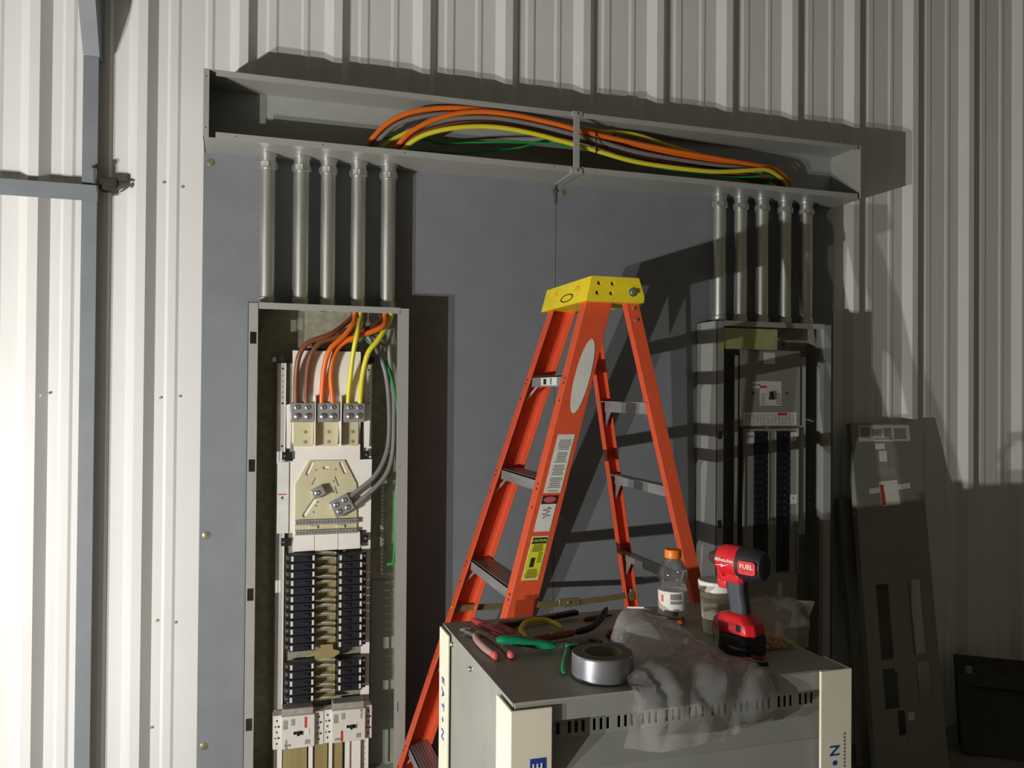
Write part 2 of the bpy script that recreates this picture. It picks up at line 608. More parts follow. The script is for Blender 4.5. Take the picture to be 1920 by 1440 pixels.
# ================================================================== CONDUITS
PZ = 1.715
proto = None
for xs, what, ref in ((CONL, 'open panel with bare wires', 'white wall'), (CONR, 'covered breaker panel', 'ladder')):
    for i, x in enumerate(xs):
        lab = 'galvanised conduit above the %s, %s counted from the %s' % (what, ORD[i], ref)
        if proto is None:
            proto = thing('conduit', lab, 'conduit', (x, CY, PZ), 'galvanised conduits between wireway and panels')
            L = WZ0 - PZ
            MB().ring((0, 0, 0), [(.0233, .001), (.0244, .001), (.0244, L - .001), (.0233, L - .001)], 28).build('pipe', 'conduit_metal', proto, local=True)
            MB().ring((0, 0, L), [(.0244, -.052), (.0275, -.052), (.0295, -.050), (.0295, -.030), (.0265, -.028), (.0255, -.012), (.030, -.010), (.030, -.0005), (.0244, -.0005)], 24).build('top_connector', 'fitting_metal', proto, local=True)
            MB().ring((0, 0, L), [(.0285, -.047), (.0315, -.047), (.0315, -.031), (.0285, -.031)], 8).build('compression_nut', 'fitting_metal', proto, local=True)
            MB().ring((0, 0, 0), [(.0244, .0005), (.031, .0005), (.031, .006), (.0285, .008), (.0285, .024), (.0262, .027), (.0244, .027)], 24).build('bottom_connector', 'fitting_metal', proto, local=True)
            MB().ring((0, 0, 0), [(.0244, -.012), (.030, -.012), (.033, -.010), (.033, -.0025), (.0244, -.0025)], 8).build('locknut', 'zinc', proto, local=True)
        else:
            c = copy_tree(proto)
            c.location = (x, CY, PZ)
            c['label'] = lab


# ================================================================== PANEL TUBS
def tub(name, label, X0, X1, Z0, slots_l, slots_r):
    t = thing(name, label, 'electrical panel', ((X0 + X1) / 2, 2.80, Z0))
    F, K = 2.734, 2.878
    B(X0, X1, K - .002, K, Z0, PZ).build('back_plate', 'galv', t)
    B(X0, X0 + .002, F, K, Z0, PZ).build('side_plate', 'equip_grey', t)
    B(X1 - .002, X1, F, K, Z0, PZ).build('side_plate', 'equip_grey', t)
    tp_ = B(X0, X1, F, K, PZ - .002, PZ).build('top_plate', 'equip_grey', t)
    kn = MB()
    for cx in CONL + CONR:
        if X0 < cx < X1:
            kn.cyl((cx, CY, PZ - .01), (cx, CY, PZ + .01), .0243, n=28)
    cut(tp_, kn)
    B(X0, X1, F, K, Z0, Z0 + .002).build('bottom_plate', 'equip_grey', t)
    H = PZ - Z0
    MB().holed((X0, F, Z0), AX, AZ, AY, .030, H, [(.007, .026, a - Z0, b - Z0) for a, b in slots_l], .002).build('side_flange', 'equip_grey', t)
    MB().holed((X1 - .030, F, Z0), AX, AZ, AY, .030, H, [(.002, .005, a - Z0, b - Z0) for a, b in slots_r], .002).build('side_flange', 'equip_grey', t)
    B(X0 + .032, X1 - .032, F, F + .002, PZ - .020, PZ - .002).build('top_flange', 'equip_grey', t)
    B(X0 + .030, X1 - .030, F, F + .002, Z0, Z0 + .02).build('bottom_flange', 'equip_grey', t)
    B(X1 - .036, X1 - .030, F, F + .022, Z0, PZ - .02).build('flange_return', 'equip_grey', t)
    MB().lathe(((X0 + .046) if name == 'open_panel' else X1 - .117, K - .002, PZ - .074), [(.009, 0), (.009, .002), (.006, .004), (.004, .009), (.001, .009)], 18, 'y').build('mounting_screw', 'galv', t)
    return t


PL = tub('open_panel', 'open electrical panel with bare bus, coloured wires and white main breakers', 0.017, 0.523, 0.17,
         [(1.586, 1.623), (1.189, 1.227), (0.790, 0.828), (0.389, 0.427)], [(1.19, 1.23), (0.80, 0.83), (0.40, 0.43)])

# chassis of the open panel
for x0, x1 in ((.111, .137), (.386, .414)):
    r_ = MB().holed((x0, 2.815, .19), AX, AZ, AY, x1 - x0, 1.34, [], .004).build('chassis_rail', 'paper_white', PL)
    hm = MB()
    for z in (1.512, 1.490, 1.472, 1.454, 1.436, 1.418, 1.400, 1.262):
        hm.cyl(((x0 + x1) / 2 + .003, 2.810, z), ((x0 + x1) / 2 + .003, 2.822, z), .0035 if z in (1.512, 1.400, 1.262) else .0018, n=10)
    for k in range(6):
        z = .30 - .019 * k
        hm.cyl(((x0 + x1) / 2 + .003, 2.810, z), ((x0 + x1) / 2 + .003, 2.822, z), .0022, n=10)
    cut(r_, hm)
B(.107, .416, 2.830, 2.846, .19, 1.53).build('chassis_pan', 'galv', PL)
for x in (.108, .396):
    B(x, x + .022, 2.80, 2.845, 1.535, 1.556).build('mounting_ear', 'black', PL)
B(.094, .106, 2.806, 2.812, 1.533, 1.548).build('corner_clip', 'paper_white', PL)
B(.155, .375, 2.805, 2.814, 1.552, 1.580).build('header_strip', 'breaker_black', PL)
# curved white insulating sheet behind the lugs with upright fins between the phases
sh = MB()
rows = []
for k in range(9):
    z = 1.571 - .30 * k / 8
    y = 2.803 - .012 * math.sin(math.pi * k / 8)
    rows.append([(.156, y, z), (.374, y, z), (.374, y + .0015, z), (.156, y + .0015, z)])
sh.loft(rows)
sh.build('insulating_sheet', 'paper_white', PL)
for x in (.2265, .3085):
    B(x - .0012, x + .0012, 2.765, 2.80, 1.262, 1.425).build('phase_barrier', 'paper_white', PL)
for x0, x1 in ((.140, .152), (.388, .404)):
    MB().prism([(x0, 2.80, 1.255), (x1, 2.80, 1.255), (x1 + .004, 2.80, 1.40), (x0 - .002, 2.80, 1.395)], (0, .002, 0)).build('side_flap', 'paper_white', PL)
for i, (x0, x1) in enumerate(((.160, .223), (.231, .301), (.317, .368))):
    b_ = B(x0, x1, 2.792, 2.798, 1.262, 1.36).build('bus_bar', 'tin_bus', PL, bevel=.0008)
    for z in (1.308, 1.276):
        MB().cyl(((x0 + x1) / 2 + .006, 2.792, z), ((x0 + x1) / 2 + .006, 2.7905, z), .0055, n=14).build('rivet', 'gold_bus', b_)
for x0, x1 in ((.149, .223), (.231, .302), (.316, .385)):
    lg = B(x0, x1, 2.772, 2.797, 1.340, 1.402).build('lug', 'aluminium', PL, bevel=.002)
    for fx in (.30, .74):
        xx = x0 + (x1 - x0) * fx
        MB().lathe((xx, 2.772, 1.388), [(.0085, 0), (.0085, .003), (.006, .004), (.004, .001), (.001, .001)], 14, 'y').build('set_screw', 'zinc', lg)
        MB().lathe((xx, 2.772, 1.360), [(.011, 0), (.010, .004), (.006, .007), (.001, .0075)], 14, 'y').build('bolt_head', 'zinc', lg)
# white cover sheet with gold neutral plate
ws = MB()
ws.prism([(.163, 2.794, 1.269), (.374, 2.794, 1.268), (.374, 2.794, 1.216), (.413, 2.794, 1.217), (.411, 2.794, .985), (.372, 2.794, .985), (.126, 2.794, .985), (.126, 2.794, 1.214), (.160, 2.794, 1.215)], (0, .003, 0))
ws.build('cover_sheet', 'paper_white', PL)
for (x0, x1) in ((.161, .229), (.2305, .304), (.3055, .376)):
    MB().prism([(x0, 2.786, .925), (x1, 2.786, .9265), (x1, 2.794, .986), (x0, 2.794, .986)], (0, .0015, 0)).build('lower_flap', 'paper_white', PL)
MB().prism([(.112, 2.790, 1.215), (.148, 2.790, 1.212), (.148, 2.790, .985), (.112, 2.790, .985)], (0, .002, 0)).build('side_card', 'sticker_white', PL)
lb = B(.114, .141, 2.7892, 2.7898, 1.108, 1.111).build('warning_stripe', 'red_print', PL)
text('4', 'warning_symbol', 'ink', (.127, 2.7895, 1.098), AX, AZ, .016, PL)
for (z0, z1) in ((1.220, 1.245), (.945, .970)):
    for x0, x1 in ((.126, .158), (.376, .402)):
        e_ = B(x0, x1, 2.786, 2.792, z0, z1).build('black_bracket', 'breaker_black', PL)
        MB().lathe(((x0 + .008) if x0 < .2 else x1 - .008, 2.786, (z0 + z1) / 2), [(.005, 0), (.004, .003), (.001, .003)], 10, 'y').build('screw', 'zinc', e_)
npl = MB()
npl.prism([(.211, 2.788, 1.216), (.323, 2.788, 1.216), (.363, 2.788, 1.138), (.366, 2.788, .980), (.168, 2.788, .980), (.167, 2.788, 1.140)], (0, .005, 0))
NP = npl.build('neutral_plate', 'tin_bus', PL, bevel=.0006)


def slot(p0, p1, w, m, parent, y=2.7878):
    a, b = Vector((p0[0], y, p0[1])), Vector((p1[0], y, p1[1]))
    d = (b - a).normalized()
    s = Vector((d.z, 0, -d.x)) * w
    pts = []
    for k in range(7):
        t = math.pi * k / 6
        pts.append(b + s * math.cos(t) + d * w * math.sin(t))
    for k in range(7):
        t = math.pi * k / 6
        pts.append(a - s * math.cos(t) - d * w * math.sin(t))
    cut(parent, MB().prism([p + Vector((0, -.004, 0)) for p in pts], (0, .012, 0)))


slot((.197, 1.040), (.236, 1.099), .0065, 'paper_white', NP)
slot((.205, 1.174), (.219, 1.205), .0055, 'paper_white', NP)
slot((.311, 1.205), (.324, 1.176), .0055, 'paper_white', NP)
slot((.221, 1.140), (.231, 1.160), .0022, 'gold_bus', NP)
slot((.296, 1.160), (.305, 1.136), .0040, 'gold_bus', NP)
slot((.295, 1.128), (.301, 1.110), .0035, 'gold_bus', NP)
slot((.258, 1.192), (.270, 1.192), .0045, 'ink', NP)
for x, z in ((.233, 1.186), (.296, 1.186), (.290, 1.148), (.290, 1.113), (.240, 1.082), (.234, 1.070), (.227, 1.050)):
    cut(NP, MB().cyl((x, 2.783, z), (x, 2.798, z), .0032, n=12))


def lug_block(c, ang, w, hgt, d, nsc, parent):
    a = math.radians(ang)
    U = Vector((math.cos(a), 0, math.sin(a)))
    V = Vector((-math.sin(a), 0, math.cos(a)))
    c = Vector(c)
    lg_ = MB().obox(c, U * w, V * hgt, AY * d).build('neutral_lug', 'aluminium', parent, bevel=.002)
    for s in nsc:
        p = c + U * w * s[0] + V * hgt * s[1]
        MB().lathe((p.x, c.y - d, p.z), [(.0085, 0), (.0082, .003), (.005, .0045), (.001, .003)], 14, 'y').build('set_screw', 'zinc', lg_)


lug_block((.239, 2.774, 1.116), 28, .020, .016, .012, [(-.2, 0)], NP)
lug_block((.314, 2.772, 1.070), 28, .033, .027, .014, [(-.5, -.4), (.45, .5), (-.45, .5), (.4, -.45)], NP)
for z0, z1 in ((1.010, 1.026), (.978, .993)):
    tb = MB().box(.168, .367, 2.777, 2.788, z0, z1).build('terminal_bar', 'aluminium', NP, bevel=.001)
    sm = MB()
    for k in range(20):
        x = .174 + k * .0098
        sm.lathe((x, 2.777, (z0 + z1) / 2), [(.0038, 0), (.0032, .002), (.001, .0022)], 8, 'y')
    so = sm.build('terminal_screws', 'zinc', tb)
for x in (.226, .312):
    B(x - .012, x + .012, 2.782, 2.788, .996, 1.006).build('strap', 'tin_bus', NP)

# centre bus stabs between the two breaker columns
MB().box(.236, .302, 2.806, 2.813, .45, .925).build('centre_bus', 'gold_bus', PL)


def stab(z, w=.034, deep=.024):
    m_ = MB()
    rr = []
    for k in range(7):
        t = k / 6
        x = .2355 + .063 * t
        zz = z + .004 * math.sin(math.pi * t)
        rr.append([(x, 2.806 - deep, zz), (x, 2.806, zz + .004), (x, 2.806, zz + .007), (x, 2.806 - deep, zz + .003)])
    m_.loft(rr)
    m_.build('bus_stab', 'tin_bus', PL)
    c_ = MB()
    c_.prism([(.241, 2.806 - deep - .001, z - .002), (.294, 2.806 - deep - .001, z - .002), (.290, 2.806 - deep - .001, z + .004), (.245, 2.806 - deep - .001, z + .004)], (0, .002, 0))
    c_.build('stab_edge', 'zinc', PL)


for k in range(4):
    z = .898 - .0757 * k
    for dz in (0.017, 0.0, -.029):
        stab(z + dz)
for z in (.570, .552, .520, .490, .472, .447):
    stab(z)
MB().prism([(.247, 2.782, .622), (.290, 2.782, .622), (.292, 2.782, .605), (.312, 2.782, .598), (.312, 2.782, .590), (.292, 2.782, .578), (.246, 2.782, .578), (.240, 2.782, .588), (.206, 2.782, .586), (.204, 2.782, .592), (.246, 2.782, .606)], (0, .003, 0)).build('cross_strap', 'gold_bus', PL)
# lower bus covers under the main breakers
for x0, x1, m_, y in ((.122, .136, 'paper_white', 2.80), (.138, .214, 'gold_bus', 2.803), (.219, .232, 'paper_white', 2.796), (.236, .279, 'gold_bus', 2.803), (.283, .294, 'paper_white', 2.796),
                      (.297, .327, 'gold_bus', 2.803), (.335, .350, 'paper_white', 2.796), (.350, .386, 'paper_white', 2.802)):
    B(x0, x1, y, y + .006, .18, .312).build('lower_bus' if m_ == 'gold_bus' else 'bus_divider', m_, PL)
# ground bar with its screws on the right of the tub, below it the grey gutter cover
gb = B(.4505, .463, 2.845, 2.858, .82, 1.135).build('ground_bar', 'aluminium', PL)
sm = MB()
for k in range(24):
    sm.lathe((.457, 2.845, .828 + k * .0131), [(.0042, 0), (.0036, .003), (.001, .0032)], 8, 'y')
sm.build('terminal_screws', 'zinc', gb)
MB().box(.425, .488, 2.868, 2.874, .18, .80).build('gutter_cover', 'equip_grey_dull', PL)
B(.455, .470, 2.83, 2.858, 1.132, 1.150).build('ground_lug', 'aluminium', PL, bevel=.001)


# ---- single-pole breakers
def make_breaker(name, label, loc, mirror, w, depth, m_body, marks, group):
    t = thing(name, label, 'breaker', loc, group)
    s = -1 if mirror else 1
    hh = .0120
    B(-w / 2, w / 2, -depth, 0, -hh, hh).build('body', m_body, t, local=True, bevel=.0012)
    B(min(s * w * .02, s * w * .26), max(s * w * .02, s * w * .26), -depth - .007, -depth + .001, -.0045, .0045).build('handle', 'black', t, local=True, bevel=.001)
    if marks:
        xi = -w / 2 + .009
        for xa, xb in ((-w / 2 + .0035, -w / 2 + .0105), (w / 2 - .0105, w / 2 - .0045)):
            B(xa, xb, -depth - .0009, -depth, -.0078, .0078).build('number_tab', 'sticker_white', t, local=True)
        e = -s * (w / 2 + .012)
        tb_ = B(min(-s * w / 2, e), max(-s * w / 2, e), -depth * .62, -.002, -hh * .93, hh * .93).build('terminal_block', 'breaker_dark_grey', t, local=True, bevel=.001)
        MB().lathe((-s * (w / 2 + .006), -depth * .62, 0), [(.0045, 0), (.004, .002), (.001, .002)], 10, 'y').build('terminal_screw', 'zinc', tb_, local=True)
    return t


pr = {}
for col, xc, w, mir, z0, dz, n, bank in (('A', .193, .080, False, .907, .02573, 12, 'upper'), ('B', .344, .080, True, .903, .02536, 12, 'upper'),
                                         ('A', .193, .080, False, .563, .02573, 5, 'lower'), ('B', .344, .080, True, .562, .0260, 4, 'lower')):
    for i in range(n):
        lab = 'black breaker in the %s bank, %s down, in the column %s the green wire' % (bank, ORD[i], 'farther from' if col == 'A' else 'nearer')
        loc = (xc, 2.805, z0 - dz * i)
        if col not in pr:
            pr[col] = make_breaker('circuit_breaker', lab, loc, mir, w, .042, 'breaker_black', True, 'black breakers of the open panel')
        else:
            c = copy_tree(pr[col])
            c.location = loc
            c['label'] = lab


# ---- white three-pole main breakers
def main_breaker(label, x0, x1, c0, c1, z0, z1, tog, red, flip):
    t = thing('main_breaker', label, 'breaker', ((x0 + x1) / 2, 2.78, z0), 'white main breakers of the open panel')
    th_ = B(x0, x1, 2.757, 2.80, z0, z1).build('terminal_housing', 'breaker_white', t)
    wells = MB()
    B(c0, c1, 2.742, 2.80, z0 + .002, z1 - .001).build('body', 'breaker_white', t, bevel=.002)
    B(c0 + .004, c1 - .004, 2.748, 2.80, z1 - .001, z1 + .020).build('arc_cover', 'sticker_grey', t, bevel=.002)
    for xx in ((x0 + c0) / 2, (x1 + c1) / 2):
        for k in range(3):
            z = z0 + (z1 - z0) * (.16 + .34 * k)
            wells.cyl((xx, 2.750, z), (xx, 2.792, z), .0036, n=14)
        pm = MB()
        for k in range(2):
            z = z0 + (z1 - z0) * (.33 + .34 * k)
            pm.box(xx - .007, xx - .003, 2.7563, 2.757, z - .002, z + .002)
            pm.box(xx + .002, xx + .008, 2.7563, 2.757, z - .003, z + .003)
        pm.build('terminal_marks', 'ink', t)
    cut(th_, wells)
    rw = B(tog[0] - .017, tog[0] + .033 if not flip else tog[0] + .017, 2.7405, 2.742, tog[1] - .010, tog[1] + .010).build('handle_recess', 'white_plastic', t)
    hd = MB().box(tog[0] - .016, tog[0] + .012, 2.7385, 2.7405, tog[1] - .0045, tog[1] + .0045)
    hd.box(tog[0] - .005, tog[0] + .003, 2.728, 2.7385, tog[1] - .006, tog[1] + .006)
    hd.build('handle', 'black', t)
    B(red[0] - .0035, red[0] + .0035, 2.7412, 2.742, red[1] - .017, red[1] + .017).build('rating_label', 'red_print', t)
    pm = MB()
    for (a, b_, cc, d) in ((c0 + .006, c0 + .020, z1 - .040, z1 - .012), (c0 + .030, c0 + .042, z1 - .030, z1 - .010), (c1 - .030, c1 - .014, z0 + .012, z0 + .026), (c0 + .010, c0 + .030, z0 + .010, z0 + .018)):
        pm.box(a, b_, 2.7414, 2.742, cc, d)
    pm.build('printed_label', 'sticker_grey', t)
    text('EATON', 'lettering', 'ink_soft', ((c0 + .016, 2.7413, z0 + .018) if not flip else (c1 - .014, 2.7413, z1 - .018)), -AZ if flip else AZ, AX if flip else -AX, .009, t)
    return t


main_breaker('white main breaker farther from the green wire, red rating label above its black handle', .106, .2615, .130, .233, .313, .418, (.183, .364), (.205, .394), False)
main_breaker('white main breaker nearer the green wire, red rating label below its black handle', .2635, .415, .286, .393, .315, .420, (.348, .366), (.318, .337), True)

# ================================================================== COVERED PANEL
PR = tub('covered_panel', 'electrical panel with grey dead front cover and rows of black breakers', 1.672, 2.180, 0.17,
         [(1.275, 1.305), (0.945, 0.975)], [(1.25, 1.28)])
B(1.700, 1.936, 2.738, 2.740, 1.610, 1.688).build('barrier_plate', 'liner_yellow', PR)
B(1.677, 1.700, 2.7315, 2.7335, 1.600, 1.628).build('plate_tab', 'liner_yellow', PR)
for x0, x1 in ((1.772, 1.788), (2.058, 2.090)):
    z0_ = .40 if x0 < 2 else .90
    hs = [] if x0 < 2 else [(.002, .009, 1.545 - .0142 * k - .0032 - z0_, 1.545 - .0142 * k + .0032 - z0_) for k in range(44)]
    MB().holed((x0, 2.772, z0_), AX, AZ, AY, x1 - x0, 1.588 - z0_, hs, .004).build('chassis_rail', 'equip_grey', PR)
up_ = B(1.790, 2.057, 2.762, 2.765, 1.318, 1.610).build('upper_cover', 'equip_grey_dull', PR, bevel=.001)
sp = MB()
sp.holed((1.804, 2.762, .757), AX, AZ, AY, .242, .555, [(.047, .108, .005, .545), (.1445, .208, .005, .545)], .003)
sp.build('breaker_cover', 'equip_grey_dull', PR)
B(1.804, 1.807, 2.752, 2.762, .757, 1.312).build('cover_ridge', 'equip_grey_dull', PR)
B(2.042, 2.046, 2.752, 2.762, .757, 1.312).build('cover_ridge', 'equip_grey_dull', PR)
B(1.914, 1.9165, 2.756, 2.762, .765, 1.30).build('centre_ridge', 'equip_grey', PR)
B(1.945, 1.9475, 2.756, 2.762, .765, 1.30).build('centre_ridge', 'equip_grey', PR)
B(1.804, 2.046, 2.762, 2.765, .34, .755).build('lower_cover', 'equip_grey_dull', PR)
B(1.86, 2.02, 2.759, 2.762, .640, .650).build('lower_cover_edge', 'equip_grey', PR)
dm = MB()
for k in range(21):
    z = 1.288 - .0256 * k
    for x in (1.925, 1.937):
        dm.lathe((x, 2.762, z), [(.0025, 0), (.002, .001), (.0005, .0012)], 8, 'y')
dm.build('cover_studs', 'sticker_grey', PR)


def sticker(x0, x1, z0, z1, m_, parent, y=2.762, name='sticker'):
    return B(x0, x1, y - .0008, y, z0, z1).build(name, m_, parent)


s = sticker(1.804, 2.040, 1.325, 1.373, 'sticker_white', PR)
sm = MB()
for k in range(14):
    x = 1.812 + k * .016
    for q in range(5):
        sm.box(x, x + random.uniform(.007, .014), 2.7608, 2.7612, 1.331 + q * .0075, 1.334 + q * .0075)
sm.build('print', 'ink_soft', s)
sticker(1.955, 1.998, 1.362, 1.371, 'red_print', PR, 2.7611)
sticker(1.892, 1.943, 1.558, 1.601, 'sticker_white', PR)
m5 = sticker(1.876, 1.972, 1.399, 1.492, 'sticker_white', PR)
sticker(1.876, 1.906, 1.466, 1.474, 'red_print', PR, 2.7611)
B(1.915, 1.940, 2.757, 2.761, 1.422, 1.429).build('main_handle', 'black', PR)
B(1.918, 1.928, 2.748, 2.761, 1.422, 1.452).build('main_handle', 'black', PR)
sm = MB()
for q in range(5):
    sm.box(1.948, 1.968, 2.7606, 2.7612, 1.405 + q * .009, 1.409 + q * .009)
    sm.box(1.881, 1.900, 2.7606, 2.7612, 1.405 + q * .009, 1.408 + q * .009)
sm.build('print', 'ink_soft', m5)
sticker(1.844, 1.876, 1.464, 1.490, 'sticker_white', PR)
text('EATON', 'lettering', 'blue_print', (1.860, 2.761, 1.477), AX, AZ, .010, PR)
sticker(1.816, 1.852, 1.254, 1.299, 'sticker_white', PR)
text('EATON', 'lettering', 'blue_print', (1.833, 2.761, 1.281), AX, AZ, .0095, PR)
sticker(2.012, 2.042, 1.262, 1.296, 'sticker_white', PR)
text('7', 'lettering', 'ink_soft', (2.027, 2.761, 1.281), AX, AZ, .018, PR)
sticker(2.012, 2.042, 1.296, 1.301, 'red_print', PR)
sticker(2.013, 2.042, 1.022, 1.057, 'sticker_white', PR)
text('4', 'lettering', 'ink_soft', (2.027, 2.761, 1.042), AX, AZ, .014, PR)
sticker(2.015, 2.038, .762, .799, 'sticker_grey', PR)
sticker(1.93, 1.985, .70, .728, 'sticker_grey', PR)
for x in (1.846, 1.995):
    MB().cyl((x, 2.762, 1.446), (x, 2.760, 1.446), .0042, n=10).build('cover_screw', 'black', PR)
prot = None
for col, xc in (('ladder', 1.8815), ('loose cover', 1.980)):
    for i in range(21):
        lab = 'black breaker in the covered panel, %s down in the column nearer the %s' % (ORD[i], col)
        loc = (xc, 2.80, 1.288 - .0256 * i)
        if prot is None:
            prot = make_breaker('circuit_breaker', lab, loc, False, .0585, .042, 'breaker_black', False, 'black breakers of the covered panel')
        else:
            c = copy_tree(prot)
            c.location = loc
            c['label'] = lab

